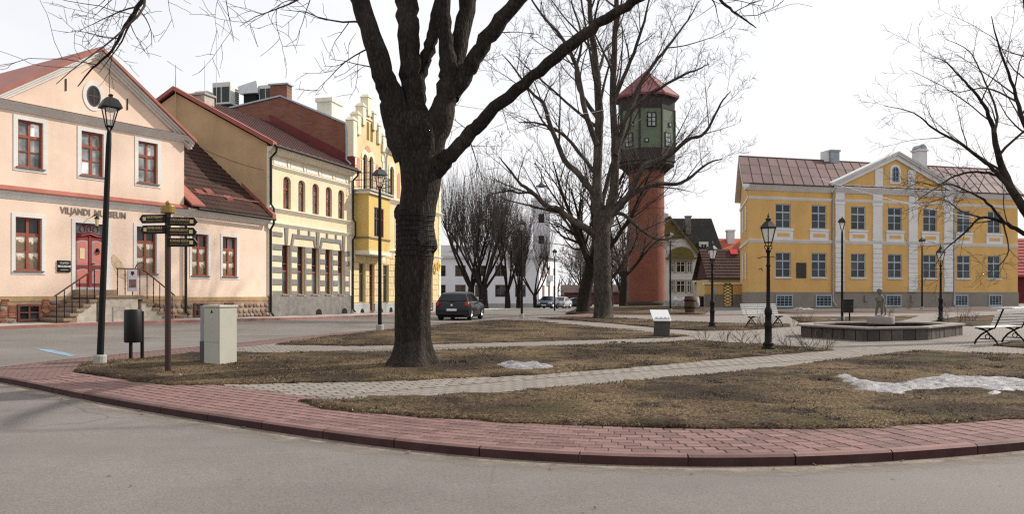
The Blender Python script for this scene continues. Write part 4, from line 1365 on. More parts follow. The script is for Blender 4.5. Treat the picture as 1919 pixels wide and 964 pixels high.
# rusticated ground floor blocks
seg = [(0.03, 0.84), (1.74, 2.32), (3.06, 4.4), (5.34, 6.38), (7.42, 8.38), (9.42, 10.58), (11.62, 12.78), (13.72, 14.95)]
for z in np.arange(0.7, 3.9, 0.4):
    k = int(round((z - 0.7) / 0.4))
    for a, b in seg if z < 3.0 else ((0.03, 14.95),):
        n = max(1, round((b - a) / 0.62))
        off = (k % 2) * 0.5
        ed = [a] + [a + (b - a) * (j + off) / n for j in range(1 if off == 0 else 0, n) if a < a + (b - a) * (j + off) / n < b - 0.05] + [b]
        for p, q in zip(ed, ed[1:]):
            if q - p > 0.1:
                ob('stone_block', MB().box(p + .012, -0.045, z + .012, q - .012, 0.01, z + 0.388), yel, y3, bev=0.02)
ob('plinth', MB().box(0.0, -0.08, -0.5, 2.3, 0.05, 0.64).box(3.08, -0.08, -0.5, 6.36, .05, .64).box(7.44, -0.08, -0.5, 12.76, .05, .64).box(13.74, -.08, -.5, YL + .05, .05, .64), grey_base, y3)
for vx in (1.2, 4.0, 5.6, 14.6):
    ob('vent', MB().prism([(vx - .25, 0.0), (vx + .25, 0.0), (vx + .25, .2), (vx + .12, .34), (vx - .12, .34), (vx - .25, .2)], -0.09, -0.07), MATS['dark_hollow'], y3)
for g_ in gw_:
    isdoor = g_[2] < 0.3
    window(y3, *g_, mat('door_scarlet', (0.33, 0.025, 0.02), .5, .15, 3) if isdoor else mat('taupe_frame', (0.22, 0.19, 0.16), .6, .1), glass_dark, cols=() if g_[1] - g_[0] < .8 else (0.5,), rows=(0.3, 0.75) if isdoor else (0.74,), depth=0.18, ft=0.08, bar=0.03, name='door' if isdoor else 'window')
ob('step', MB().box(2.3, -0.35, -0.3, 3.1, 0.1, 0.15), concrete, y3)
for t_ in tops:
    window(y3, *t_[:4], dark_red_frame, glass_dark, cols=(0.5,), rows=(0.3, 0.72), depth=0.18, ft=0.06, bar=0.025, arch=t_[4])
    n = 9
    for k in range(n):      # voussoirs round the arch
        a0, a1 = math.pi * k / n, math.pi * (k + 1) / n
        cx, hw_, zs = (t_[0] + t_[1]) / 2, (t_[1] - t_[0]) / 2, t_[3] - t_[4]
        q = [(cx - (hw_ + .02) * math.cos(a0), zs + (t_[4] + .02) * math.sin(a0)), (cx - (hw_ + .02) * math.cos(a1), zs + (t_[4] + .02) * math.sin(a1)), (cx - (hw_ + .26) * math.cos(a1), zs + (t_[4] + .28) * math.sin(a1)), (cx - (hw_ + .26) * math.cos(a0), zs + (t_[4] + .28) * math.sin(a0))]
        ob('voussoir', MB().prism(q, -0.05, 0.01), pale_st, y3, bev=.008)
    for z in np.arange(7.45, 9.2, 0.3):
        for xx in (t_[0] - 0.22, t_[1] + 0.02):
            ob('jamb_block', MB().box(xx, -0.05, z, xx + 0.2, 0.01, z + 0.285), pale_st, y3)
for px_ in (0.6, 3.35, 6.9, 9.3):
    ob('panel', MB().prism([(px_, 7.6), (px_ + .42, 7.6)] + [(px_ + .21 + .21 * math.cos(t * math.pi / 6), 9.05 + .24 * math.sin(t * math.pi / 6)) for t in range(7)], -0.02, 0.01), pink_st, y3)
ob('panel', MB().prism([(2.15 + .42 * math.cos(t * math.pi / 8), 9.85 + .35 * math.sin(t * math.pi / 8)) for t in range(9)], -0.02, 0.01), pink_st, y3)
for t_ in mids:
    window(y3, *t_, dark_red_frame, glass_dark, cols=(0.5,), rows=(0.7,), depth=0.18, ft=0.06, bar=0.025, sur=(pale_st, .12))
ob('cornice', MB().prism(cornice_prof(YH - .3, 0.34, 0.4), 4.7, YL + .3, 'x'), cream_trim, y3)
ob('string_course', MB().prism(cornice_prof(7.1, 0.28, 0.22), 5.2, YL + .2, 'x'), cream_trim, y3)
ob('string_course', MB().prism(cornice_prof(3.85, 0.2, 0.16), 4.6, YL + .12, 'x'), cream_trim, y3)
gu = MB()
pipe_path(gu, [(4.7, -0.45, 10.55), (4.75, -0.2, 10.2), (4.75, -0.12, 9.9), (4.75, -0.12, 7.6)], 0.055)
ob('downpipe', gu, zinc, y3)
gu = MB()
pipe_path(gu, [(-0.12, 0.35, 11.0), (-0.14, 0.3, 10.6), (-0.14, 0.3, 9.0), (-.14, .0, 8.7)], 0.06)
ob('downpipe', gu, zinc, y3)
rf_rail = MB().tube([(5.2, 0.2, 11.3), (13.5, .2, 11.3)], .02, 5).tube([(5.2, 0.2, 11.05), (13.5, .2, 11.05)], .015, 5)
for k in range(18):
    rf_rail.tube([(5.2 + k * .48, .2, 10.75), (5.2 + k * .48, .2, 11.3)], .013, 4)
ob('roof_railing', rf_rail, MATS['grey_steel'], y3)
# oriel: canted bay, facade face and right cheek
OX0, OX1, OD = 0.18, 4.05, 0.95
oz0, oz1 = 3.75, 7.05
orm = MB()
wall_holes(orm, OX0, OX1 - 0.75, oz0, oz1, [(0.95, 2.35, 4.62, 6.35)], -OD, 0.12)
orm.poly([(OX0, -OD, oz0), (OX0, -OD, oz1), (OX0, 0, oz1), (OX0, 0, oz0)])
orm.poly([(OX1 - .75, -OD, oz0), (OX1, 0, oz0), (OX1, 0, oz1), (OX1 - .75, -OD, oz1)])
orm.poly([(OX0, 0, oz0), (OX1, 0, oz0), (OX1 - .75, -OD, oz0), (OX0, -OD, oz0)])
dyel = mat('oriel_yellow', (0.60, 0.425, 0.14), .88, .06, 1, .1)
oro = ob('oriel', orm, dyel, y3)
def oslab(name, z0, z1, g, mm):
    ob(name, MB().prism([(OX0 - g, 0.0), (OX0 - g, -OD - g), (OX1 - .75 + g * .6, -OD - g), (OX1 + g, 0.0)], z0, z1, 'z'), mm, oro)
oslab('ledge', oz0 - 0.22, oz0 - 0.002, 0.08, cream_trim)
oslab('ledge', 4.45, 4.55, 0.05, mat('dark_ledge', (0.2, .15, .1), .8))
oslab('ledge', oz1, oz1 + 0.16, 0.14, cream_trim)
oslab('ledge', oz1 + .162, oz1 + 0.24, 0.24, mat('grey_ledge', (0.42, .41, .39), .8))
window(y3, 0.95, 2.35, 4.62, 6.35, dark_red_frame, glass_dark, cols=(0.25, 0.5, 0.75), rows=(0.62, 0.81), depth=0.1, ft=0.07, bar=0.022, y=-OD, thick=(0,))
# window in the canted cheek
ck = Vector((0.75, OD, 0)).normalized()
cw = MB()
def ckp(s, z, out): return (OX1 - .75 + ck.x * s + ck.y * out, -OD + ck.y * s - ck.x * out, z)
cw.hexa([ckp(.25, 4.62, .02), ckp(.95, 4.62, .02), ckp(.95, 4.62, -.02), ckp(.25, 4.62, -.02)], [ckp(.25, 6.35, .02), ckp(.95, 6.35, .02), ckp(.95, 6.35, -.02), ckp(.25, 6.35, -.02)])
cwo = ob('cheek_window', cw, dark_red_frame, oro)
for s0_, s1_ in ((.3, .58), (.62, .9)):
    ob('pane', MB().hexa([ckp(s0_, 4.68, .026), ckp(s1_, 4.68, .026), ckp(s1_, 4.68, .0), ckp(s0_, 4.68, .0)], [ckp(s0_, 6.3, .026), ckp(s1_, 6.3, .026), ckp(s1_, 6.3, .0), ckp(s0_, 6.3, .0)]), glass_dark, cwo)
bal = MB()
bp_ = [(OX0, 0, 0), (OX0, -OD - .08, 0), (OX1 - .7, -OD - .08, 0), (OX1 + .05, 0, 0)]
for z in (7.45, 7.85, 8.25):
    bal.tube([(x, y, z) for x, y, _ in bp_], 0.022, 5)
bo = ob('balcony_railing', bal, black_iron, y3)
for (xa, ya, _), (xb, yb, _) in zip(bp_, bp_[1:]):
    n = max(3, int(math.hypot(xb - xa, yb - ya) / 0.3))
    for k in range(n + 1):
        x, y = xa + (xb - xa) * k / n, ya + (yb - ya) * k / n
        ob('baluster', MB().tube([(x, y, 7.3), (x, y, 8.25)], 0.013 if k % 3 else .022, 4), black_iron, bo)
# round golden shop sign near the far corner
ob('hanging_sign', ring_mesh(14.3, 3.3, 0.33, 0.16, 0.38, 0.2, -0.35, -0.25, 14), mat('gold_paint', (0.7, .45, .06), .5), y3)
# roof plant: three air conditioners and a duct behind the ridge, each its own thing
ac_w = mat('ac_white', (0.62, .61, .57), .6, .08)
ac_d = mat('ac_grille', (0.05, .06, .055), .7, .3, 8)
def roof_unit(x, y, z, w, d, h, label):
    t = thing('air_conditioner', label, 'air conditioner', Vector(y3.matrix_basis @ Vector((x, y, z))), y3.rotation_euler.z, 'air conditioners on the roof')
    ob('casing', MB().box(0, 0, 0, w, d, h), ac_w, t, bev=.03)
    for k in range(2):
        ob('grille', MB().box(-0.02, d * (.06 + .47 * k), .12, -0.004, d * (.46 + .47 * k), h * .78), ac_d, t)
    for k in range(7):
        ob('louvre', MB().box(w * .55, -0.03, .15 + k * h * .1, w * .95, -0.005, .15 + k * h * .1 + h * .05), ac_d, t)
    ob('base_frame', MB().box(0.05, .05, -1.2, w - .05, d - .05, 0), black_iron, t)
y3.matrix_basis
bpy.context.view_layer.update()
roof_unit(0.5, 9.9, 13.0, 0.8, 0.9, 0.75, 'small boxy air conditioner behind the short chimney, leftmost on the roof')
roof_unit(0.5, 8.3, 12.85, 0.95, 1.25, 1.35, 'tall white air conditioner with dark grilles on the roof ridge')
roof_unit(1.0, 5.75, 12.95, 0.9, 0.9, 1.05, 'white air conditioner beside the brick chimney on the roof')
dt = thing('ventilation_duct', 'flared silver ventilation duct between the rooftop air conditioners', 'duct', Vector(y3.matrix_basis @ Vector((0.9, 6.8, 12.75))), y3.rotation_euler.z)
ob('hood', MB().hexa([(-.1, -.2, .75), (.9, -.2, .75), (.9, 1.1, .75), (-.1, 1.1, .75)], [(-.1, -.1, 1.5), (.9, -.1, 1.5), (.9, 1.2, 1.2), (-.1, 1.2, 1.2)]), mat('galvanised', (0.55, .57, .58), .4, .1, metal=.4), dt)
ob('duct_body', MB().box(.1, .1, -.8, .8, .9, .75), black_iron, dt)
# ------------------------------------------------------------------ yellow mansion with white pilasters and pediment
ym = frame_of((17.35, 58.8), (41.4, 65.5), 0.57, 'mansion', 'long ochre mansion with white pilasters, pediment and brownish metal roof')
ML, SK = 24.95, 0.534                       # length, skew of the side walls
ochre = mat('ochre_plaster', (0.68, 0.415, 0.145), 0.88, 0.06, 0.8, 0.12, 50, stain=(0.55, 0.31, 0.10), stain_amt=0.4, streak=0.13)
mwhite = mat('mansion_white', (0.70, 0.69, 0.68), 0.8, 0.05, 1.5, 0.08, 40, streak=0.1)
blue_frame = mat('blue_grey_frame', (0.33, 0.40, 0.46), 0.6, 0.1, 4, 0.05)
mplinth = mat('taupe_plinth', (0.235, 0.205, 0.175), 0.92, 0.1, 1.2, 0.3, 30, stain=(0.17, .15, .13), stain_amt=.5)
mroof = mat('brown_metal_roof', (0.105, 0.055, 0.051), 0.7, 0.22, 1.2, 0.06, 15, spec=0.3, rnd=0.22, stain=(0.15, 0.092, 0.085), stain_amt=0.5)
glass_m = glass_mat('glass_mansion', (0.018, 0.021, 0.024), 0.05, 0.5, 0.8)
xs7 = [2.28, 5.38, 8.78, 12.14, 15.45, 18.84, 21.88]
Ul = [(x, x + 1.32, 5.96, 7.76) for x in xs7]
Ll = [(x, x + 1.32, 2.29, 4.15) for x in xs7]
m = MB()
wall_holes(m, 0, ML, 1.2, 9.0, Ul + Ll, 0, 0.14)
DB = 8.3
m.poly([(0, 0, -.5), (0, 0, 9.0), (SK * DB, DB, 9.0), (SK * DB, DB, -.5)])
m.poly([(ML, 0, -.5), (ML + SK * DB, DB, -.5), (ML + SK * DB, DB, 9.0), (ML, 0, 9.0)])
m.poly([(SK * DB, DB, -.5), (SK * DB, DB, 9), (ML + SK * DB, DB, 9), (ML + SK * DB, DB, -.5)])
RY, RZ = DB / 2, 11.95
for x in (0.0, ML):
    m.poly([(x, 0, 9.0), (x + SK * RY, RY, RZ - .1), (x + SK * DB, DB, 9.0)])
ob('wall', m, ochre, ym)
ob('plinth', MB().prism([(-0.05, -0.06), (ML + .04, -0.06), (ML + .04, 0.05), (SK * DB, DB), (-.06 + SK * DB, DB), (-0.06, 0.0)], -0.6, 1.2, 'z'), mplinth, ym)
# roof of single sheet-metal panels
ov = 0.42
NC, NR = 30, 3
def rp(u, v, lift=0.0):
    y = -ov + v * (RY + ov)
    return (u + SK * y, y, 9.16 + v * (RZ - 9.16) + lift)
ro = ob('roof', MB().add([rp(-0.45, 0, -.06), rp(ML + .45, 0, -.06), rp(ML + .45, 1, -.06), rp(-.45, 1, -.06), (ML + .45 + SK * (DB + .4), DB + .4, 9.1), (-.45 + SK * (DB + .4), DB + .4, 9.1)], [(0, 1, 2, 3), (3, 2, 4, 5)]), mroof, ym)
pw, pv = (ML + 0.9) / NC, 1.0 / NR
o0 = Vector(rp(-0.45, 0))
pm_ = MB()
A = lambda u, v, l: tuple(Vector(rp(-0.45 + u, v, l)) - o0)
pm_.hexa([A(0.0, 0, -.03), A(pw - .0, 0, -.03), A(pw - .0, pv, -.03), A(0.0, pv, -.03)], [A(0.012, .004, 0.01), A(pw - .012, .004, 0.01), A(pw - .012, pv - .004, .0), A(0.012, pv - .004, .0)])
pm_.hexa([A(-.018, 0, -.02), A(.018, 0, -.02), A(.018, pv, -.02), A(-.018, pv, -.02)], [A(-.01, 0, .055), A(.01, 0, .055), A(.01, pv, .055), A(-.01, pv, .055)])
pme = pm_.mesh('roof_panel')
fix_normals(pme)
pme.materials.append(mroof)
for r in range(NR):
    for c in range(NC):
        put('roof_panel', pme, ro, Vector(rp(-0.45 + c * pw, r * pv)))
ob('ridge_cap', MB().tube([rp(-.45, 1, .02), rp(ML + .45, 1, .02)], .07, 6), mroof, ro)
for x in (-0.45, ML + 0.45):
    q = MB()
    for v0, v1 in ((0, 1),):
        a_, b_ = Vector(rp(x, 0, -.30)), Vector(rp(x, 1, -.30))
        q.hexa([a_ + Vector((-.06, 0, 0)), a_ + Vector((.5, 0, 0)), b_ + Vector((.5, 0, 0)), b_ + Vector((-.06, 0, 0))], [a_ + Vector((-.06, 0, .24)), a_ + Vector((.5, 0, .24)), b_ + Vector((.5, 0, .24)), b_ + Vector((-.06, 0, .24))])
        e_ = Vector((x + SK * (DB + .35), DB + .35, 8.82))
        q.hexa([b_ + Vector((-.06, 0, 0)), b_ + Vector((.5, 0, 0)), e_ + Vector((.5, 0, 0)), e_ + Vector((-.06, 0, 0))], [b_ + Vector((-.06, 0, .24)), b_ + Vector((.5, 0, .24)), e_ + Vector((.5, 0, .24)), e_ + Vector((-.06, 0, .24))])
    ob('verge_moulding', q, mwhite, ym)
for x0, x1 in ((-0.12, 7.28), (18.36, ML + .1)):
    ob('cornice', MB().prism(cornice_prof(8.72, 0.42, 0.36), x0, x1, 'x'), mwhite, ym)
    ob('gutter_edge', MB().box(x0, -0.44, 9.14, x1, -0.3, 9.19), mroof, ym)
    ob('upper_band', MB().prism(cornice_prof(8.06, 0.2, 0.08, 2), x0 + .12, x1 - .1 if x1 > 20 else x1, 'x'), mwhite, ym)
    ob('string_course', MB().prism(cornice_prof(4.86, 0.24, 0.1, 2), x0 + .12, x1 - .1 if x1 > 20 else x1, 'x'), mwhite, ym)
# central bay, slightly proud
c = MB()
holes = [h for h in Ul + Ll if 8 < h[0] < 17]
wall_holes(c, 7.3, 18.34, 1.2, 8.7, holes, -0.12, 0.125)
c.poly([(7.3, 0, 1.2), (7.3, 0, 8.7), (7.3, -0.12, 8.7), (7.3, -.12, 1.2)]).poly([(18.34, 0, 1.2), (18.34, -0.12, 1.2), (18.34, -.12, 8.7), (18.34, 0, 8.7)])
ob('central_bay', c, ochre, ym)
YB = -0.12
def yprof(p): return [(a + YB, b) for a, b in p]
ob('entablature', MB().prism(yprof(cornice_prof(8.72, 0.46, 0.36)), 7.05, 18.6, 'x'), mwhite, ym)
ob('upper_band', MB().prism(yprof(cornice_prof(8.06, 0.2, 0.09, 2)), 7.3, 18.34, 'x'), mwhite, ym)
ob('string_course', MB().prism(yprof(cornice_prof(4.86, 0.24, 0.1, 2)), 7.3, 18.34, 'x'), mwhite, ym)
for x0, x1 in ((7.36, 8.15), (10.74, 11.58), (14.05, 14.88), (17.42, 18.27)):
    pl = ob('pilaster', MB().box(x0, YB - .09, 5.11, x1, YB + .01, 8.06).box(x0 - .05, YB - .12, 5.11, x1 + .05, YB + .01, 5.3).box(x0 - .04, YB - .12, 7.86, x1 + .04, YB + .01, 8.06).box(x0, YB - .1, 8.262, x1, YB + .01, 8.72), mwhite, ym)
    z = 1.2
    while z < 4.7:          # rusticated lower shaft
        ob('stone_block', MB().box(x0, YB - .09, z + .02, x1, YB + .01, z + 0.345), mwhite, ym, bev=.03)
        z += 0.366
    ob('pilaster_core', MB().box(x0 + .03, YB - .05, 1.2, x1 - .03, YB + .008, 4.86), mwhite, ym)
# pediment
pk = (12.83, 11.75)
ob('tympanum', MB().prism([(7.3, 9.17), (18.36, 9.17), pk], YB, 0.3), ochre, ym)
for sgn, xe in ((-1, 7.0), (1, 18.66)):
    q = MB()
    for d, th, dz in ((0.14, .34, -.24), (0.30, .14, .10), (0.40, .10, .24)):
        q.hexa([(xe, YB - d, 9.16 + dz), (pk[0], YB - d, pk[1] + dz), (pk[0], .3, pk[1] + dz), (xe, .3, 9.16 + dz)], [(xe, YB - d, 9.16 + dz + th), (pk[0], YB - d, pk[1] + dz + th), (pk[0], .3, pk[1] + dz + th), (xe, .3, 9.16 + dz + th)])
    ob('raking_cornice', q, mwhite, ym)
    # small roof of the pediment running back into the main roof
    ob('pediment_roof', MB().add([(xe, YB - .42, 9.505), (pk[0], YB - .42, pk[1] + .345), (pk[0] + 2.0, 3.8, pk[1] + .345), (xe + .6, 0.8, 9.505)], [(0, 1, 2, 3)]), mroof, ym)
for x0, x1, z1 in ((10.95, 11.65, 10.75), (14.0, 14.7, 10.75)):
    ob('pilaster_strip', MB().box(x0, YB - .05, 9.17, x1, YB + .01, z1), mwhite, ym)
ob('pediment_sill', MB().box(7.6, YB - .06, 9.171, 18.1, YB + .01, 9.36), mwhite, ym)
aw = window(ym, 12.52, 13.14, 9.75, 10.95, blue_frame, glass_m, cols=(.5,), rows=(.33, .66), depth=0.0, ft=.06, bar=.022, arch=.28, y=YB - .01)
sq = MB()
o_, i_ = arc_pts(12.34, 13.32, 10.67, .46), arc_pts(12.515, 13.145, 10.67, .285)
for k in range(len(o_) - 1):
    sq.hexa([(o_[k][0], YB - .05, o_[k][1]), (o_[k + 1][0], YB - .05, o_[k + 1][1]), (o_[k + 1][0], YB, o_[k + 1][1]), (o_[k][0], YB, o_[k][1])], [(i_[k][0], YB - .05, i_[k][1]), (i_[k + 1][0], YB - .05, i_[k + 1][1]), (i_[k + 1][0], YB, i_[k + 1][1]), (i_[k][0], YB, i_[k][1])])
sq.box(12.34, YB - .05, 9.6, 12.515, YB, 10.67).box(13.145, YB - .05, 9.6, 13.32, YB, 10.67).box(12.515, YB - .051, 9.6, 13.145, YB, 9.745)
ob('surround', sq, mwhite, aw)
for i, x in enumerate(xs7):
    yy = YB if 8 < x < 17 else 0.0
    window(ym, *Ul[i], blue_frame, glass_m, cols=(.5,), rows=(.33, .66), depth=0.12, ft=.075, bar=.03, y=yy, thick=(1, 'c'))
    window(ym, *Ll[i], blue_frame, glass_m, cols=(.5,), rows=(.33, .66), depth=0.12, ft=.075, bar=.03, y=yy, thick=(1, 'c'), sill=mwhite, sill_h=.09)
    ap = MB().box(x - .16, yy - .05, 5.11, x + 1.48, yy + .01, 5.8).box(x - .2, yy - .1, 5.8, x + 1.52, yy + .01, 5.94)
    ao = ob('apron', ap, mwhite, ym)
    ob('apron_panel', MB().box(x + .12, yy - .058, 5.33, x + 1.2, yy - .045, 5.6), ochre, ao)
for x0, x1 in ((2.25, 3.67), (5.68, 7.08), (11.98, 13.4), (18.5, 19.8), (21.88, 23.2)):
    window(ym, x0, x1, 0.10, 0.98, blue_frame, glass_m, cols=(.25, .5, .75), rows=(.25, .5, .75), depth=.0, ft=.08, bar=.014, y=-.08, sill=blue_frame)
for x in (7.2, 18.44):
    d_p = MB()
    pipe_path(d_p, [(x, -.45, 9.15), (x, -.2, 8.75), (x, -.12, 8.4), (x, -.12, .5), (x + .15 * (1 if x < 10 else -1), -.3, .15)], .06)
    ob('downpipe', d_p, mat('pipe_grey', (0.36, .35, .34), .6), ym)
ob('sign_plate', MB().box(4.06, -.05, 2.25, 4.92, .0, 3.4), mat('bronze_plate', (0.03, .028, .026), .45, .3, 9, .3, 14), ym, bev=.02)
ob('flag_holder', MB().tube([(0.95, 0, 2.9), (0.95, -.25, 2.95), (1.0, -.3, 2.75)], .03, 6), black_iron, ym)
for y0, z0, z1 in ((1.6, 5.9, 7.8), (4.6, 5.9, 7.8), (1.6, 2.2, 4.2), (4.6, 2.2, 4.2)):      # blind white panels of the end wall
    q = MB().hexa([(SK * y0 - .05, y0, z0), (SK * (y0 + .9) - .05, y0 + .9, z0), (SK * (y0 + .9), y0 + .9, z0), (SK * y0, y0, z0)], [(SK * y0 - .05, y0, z1), (SK * (y0 + .9) - .05, y0 + .9, z1), (SK * (y0 + .9), y0 + .9, z1), (SK * y0, y0, z1)])
    ob('wall_panel', q, mwhite, ym)
q = MB()
for z in (4.86, 8.06):
    q.hexa([(-.08, -.08, z), (SK * DB - .08, DB, z), (SK * DB, DB, z), (0, 0, z)], [(-.08, -.08, z + .22), (SK * DB - .08, DB, z + .22), (SK * DB, DB, z + .22), (0, 0, z + .22)])
q.hexa([(-.3, -.3, 8.75), (SK * .7 - .3, .7, 8.75), (SK * .7, .7, 8.75), (0, 0, 8.75)], [(-.3, -.3, 9.1), (SK * .7 - .3, .7, 9.1), (SK * .7, .7, 9.1), (0, 0, 9.1)])
ob('end_band', q, mwhite, ym)
grey_ch = mat('grey_chimney', (0.30, .34, .37), .6, .15, 3)
k1 = ob('chimney', MB().box(10.05, RY - .3, 11.2, 10.85, RY + .5, 12.7), grey_ch, ym)
ob('chimney_cap', MB().box(9.98, RY - .37, 12.7, 10.92, RY + .57, 12.84), grey_ch, k1)
ob('chimney_flue', MB().box(9.55, RY - .1, 11.2, 10.03, RY + .4, 12.72), mwhite, k1)
k2 = ob('chimney', MB().box(18.7, RY - .35, 11.2, 19.5, RY + .5, 13.25), mwhite, ym)
ob('chimney_cap', MB().prism([(19.1 + .4 * math.cos(t * math.pi / 8), 13.3 + .42 * math.sin(t * math.pi / 8)) for t in range(9)], RY - .35, RY + .5), grey_ch, k2)
ob('chimney_collar', MB().box(18.62, RY - .43, 13.15, 19.58, RY + .58, 13.3), mwhite, k2)
for x in (6.6, 10.9):
    ob('meter_box', MB().box(x + 3.4, -.2, .45, x + 3.65, -.055, .95), mat('meter_grey', (.2, .19, .18), .7), ym)

# ------------------------------------------------------------------ gate wall beside the mansion
gwall = thing('garden_wall', 'ochre and grey garden wall with white coping and lattice gate', 'wall', (15.9, 66, 0.5))
for x0, x1 in ((0, 1.55), (2.32, 3.35)):
    ob('wall', MB().box(x0, 0, 1.1, x1, .35, 1.92), ochre, gwall)
    ob('wall_base', MB().box(x0, -.02, -.4, x1, .37, 1.1), mplinth, gwall)
    ob('coping', MB().box(x0 - .06, -.08, 1.92, x1 + .04, .43, 2.06), mwhite, gwall)
gt = ob('gate', MB().box(1.55, .1, .02, 1.63, .18, 1.95).box(2.24, .1, .02, 2.32, .18, 1.95).box(1.63, .1, 1.87, 2.24, .18, 1.95).box(1.63, .1, .02, 2.24, .18, .14), mat('gate_wood', (0.07, .045, .03), .8), gwall)
for k in range(7):
    for s_ in (1, -1):
        z = .2 + k * .26
        xa, xb = (1.63, 2.24) if s_ > 0 else (2.24, 1.63)
        ob('lattice_slat', MB().hexa([(xa, .12 + .02 * s_, z - .03), (xb, .12 + .02 * s_, z + .22), (xb, .14 + .02 * s_, z + .22), (xa, .14 + .02 * s_, z - .03)], [(xa, .12 + .02 * s_, z + .03), (xb, .12 + .02 * s_, z + .28), (xb, .14 + .02 * s_, z + .28), (xa, .14 + .02 * s_, z + .03)]), MATS['gate_wood'], gt)
ob('notice_plate', MB().box(.55, -.03, 1.2, 1.05, -.002, 1.6), mat('notice_grey', (.42, .42, .4), .6), gwall)

# ------------------------------------------------------------------ low house with brown tiles, and the orange-roofed one behind
lh = thing('cottage', 'low cream cottage with brown tiled roof between villa and mansion', 'house', (20.9, 86, 0.2))
ob('wall', MB().box(0.3, 0, -.6, 8, 6, 3.1), mat('cottage_cream', (0.62, .46, .2), .9, .08, 1), lh)
br_t = brick_mat('brown_tile', (0.085, 0.04, 0.03), (0.06, .03, .024), (0.025, .014, .012), .3, .35, msize=.03, bstr=.5)
rfm = ob('roof', MB().hexa([(-.1, -.5, 3.0), (8, -.5, 3.0), (8, 3, 6.3), (-.1, 3, 6.3)], [(-.1, -.5, 3.12), (8, -.5, 3.12), (8, 3, 6.42), (-.1, 3, 6.42)]).hexa([(-.1, 3, 6.3), (8, 3, 6.3), (8, 6.5, 3), (-.1, 6.5, 3)], [(-.1, 3, 6.42), (8, 3, 6.42), (8, 6.5, 3.12), (-.1, 6.5, 3.12)]), br_t, lh)
for k in range(10):
    f = k / 10
    ob('tile_course', MB().prism([(-.5 + 3.5 * f, 3.13 + 3.3 * f), (-.5 + 3.5 * (f + .1), 3.13 + 3.3 * (f + .1)), (-.5 + 3.5 * f, 3.21 + 3.3 * f)], -.08, 7.98, 'x'), br_t, rfm)
ob('gable', MB().prism([(0, 3.0), (6, 3.0), (3, 6.2)], .3, .5, 'x'), mat('dark_boards', (0.07, .045, .035), .9, .2, 3), lh)
ob('gutter', MB().tube([(-.1, -.55, 3.0), (8, -.55, 3.0)], .07, 6), black_gutter, lh)
ob('skylight', MB().hexa([(3.2, 2.2, 5.75), (4.0, 2.2, 5.75), (4.0, 2.8, 6.3), (3.2, 2.8, 6.3)], [(3.2, 2.1, 5.85), (4.0, 2.1, 5.85), (4.0, 2.7, 6.4), (3.2, 2.7, 6.4)]), mat('bright_red', (.5, .03, .03), .5), lh)
oh = thing('orange_roofed_house', 'house with bright orange tiled roof and white chimney behind the cottage', 'house', (27.5, 113, 0.2))
ob('wall', MB().box(0, 0, -.6, 9, 7, 6.5), mat('sage_wall', (0.30, .29, .22), .9, .1), oh)
ob('roof', MB().hexa([(-1, -.5, 6.4), (9, -.5, 6.4), (9, 3.5, 9.4), (1.5, 3.5, 9.4)], [(-1, -.5, 6.52), (9, -.5, 6.52), (9, 3.5, 9.5), (1.5, 3.5, 9.5)]), mat('orange_tile', (0.42, .10, .05), .8, .2, 6, .3, 20), oh)
ob('gable', MB().prism([(3.3, 6.3), (8.4, 6.3), (5.9, 9.3)], -.7, 3), MATS['sage_wall'], oh)
vg = MB()
for xa, xb in ((3.0, 5.9), (8.7, 5.9)):
    vg.hexa([(xa, -.9, 6.2), (xb, -.9, 9.4), (xb, 3, 9.4), (xa, 3, 6.2)], [(xa, -.9, 6.4), (xb, -.9, 9.62), (xb, 3, 9.62), (xa, 3, 6.4)])
ob('gable_roof', vg, MATS['orange_tile'], oh)
co = ob('chimney', MB().box(3.6, 2.4, 8, 4.6, 3.4, 10.7), mwhite, oh)
ob('chimney_cap', MB().box(3.5, 2.3, 10.5, 4.7, 3.5, 10.7), mwhite, co)

# ------------------------------------------------------------------ villa with dark roof behind the water tower
vl = thing('villa', 'white villa with steep dark roof and half-round bay canopy behind the tower', 'house', (20.4, 111, 0.0))
vwhite = mat('villa_white', (0.56, .55, .51), .9, .08, 1)
dark_tile = brick_mat('villa_tile', (0.016, 0.015, 0.014), (0.012, .011, .011), (.006, .006, .006), .35, .3, msize=.03, bstr=.5, var=.4, stain=(.035, .032, .026))
moss = mat('moss_shingle', (0.13, .105, .03), .95, .3, 3, .5, 20)
vw = [(1.5, 2.1, 4.6, 6.2), (2.4, 3.6, 4.6, 6.2), (3.9, 4.5, 4.6, 6.2), (1.5, 2.1, 1.8, 3.5), (2.4, 3.6, 1.8, 3.5), (3.9, 4.5, 1.8, 3.5), (-.7, .5, 4.6, 6.0), (-.7, .5, 8, 9.2)]
m = MB()
wall_holes(m, -2.2, 5.3, -.6, 7.0, vw[:7], 0, .15)
ob('wall', m, vwhite, vl)
ob('side_wing', MB().box(5.3, 1.2, -.6, 8.6, 9, 7.2), vwhite, vl)
ob('gable', MB().prism([(-2.2, 7.0), (5.3, 7.0), (5.3, 7.3), (1.4, 12.0), (-2.2, 8.2)], 0.0, .3), vwhite, vl)
ob('shingle_gable', MB().prism([(-1.6, 9.3), (3.55, 9.3), (1.4, 11.9)], -.08, -.003), moss, vl)
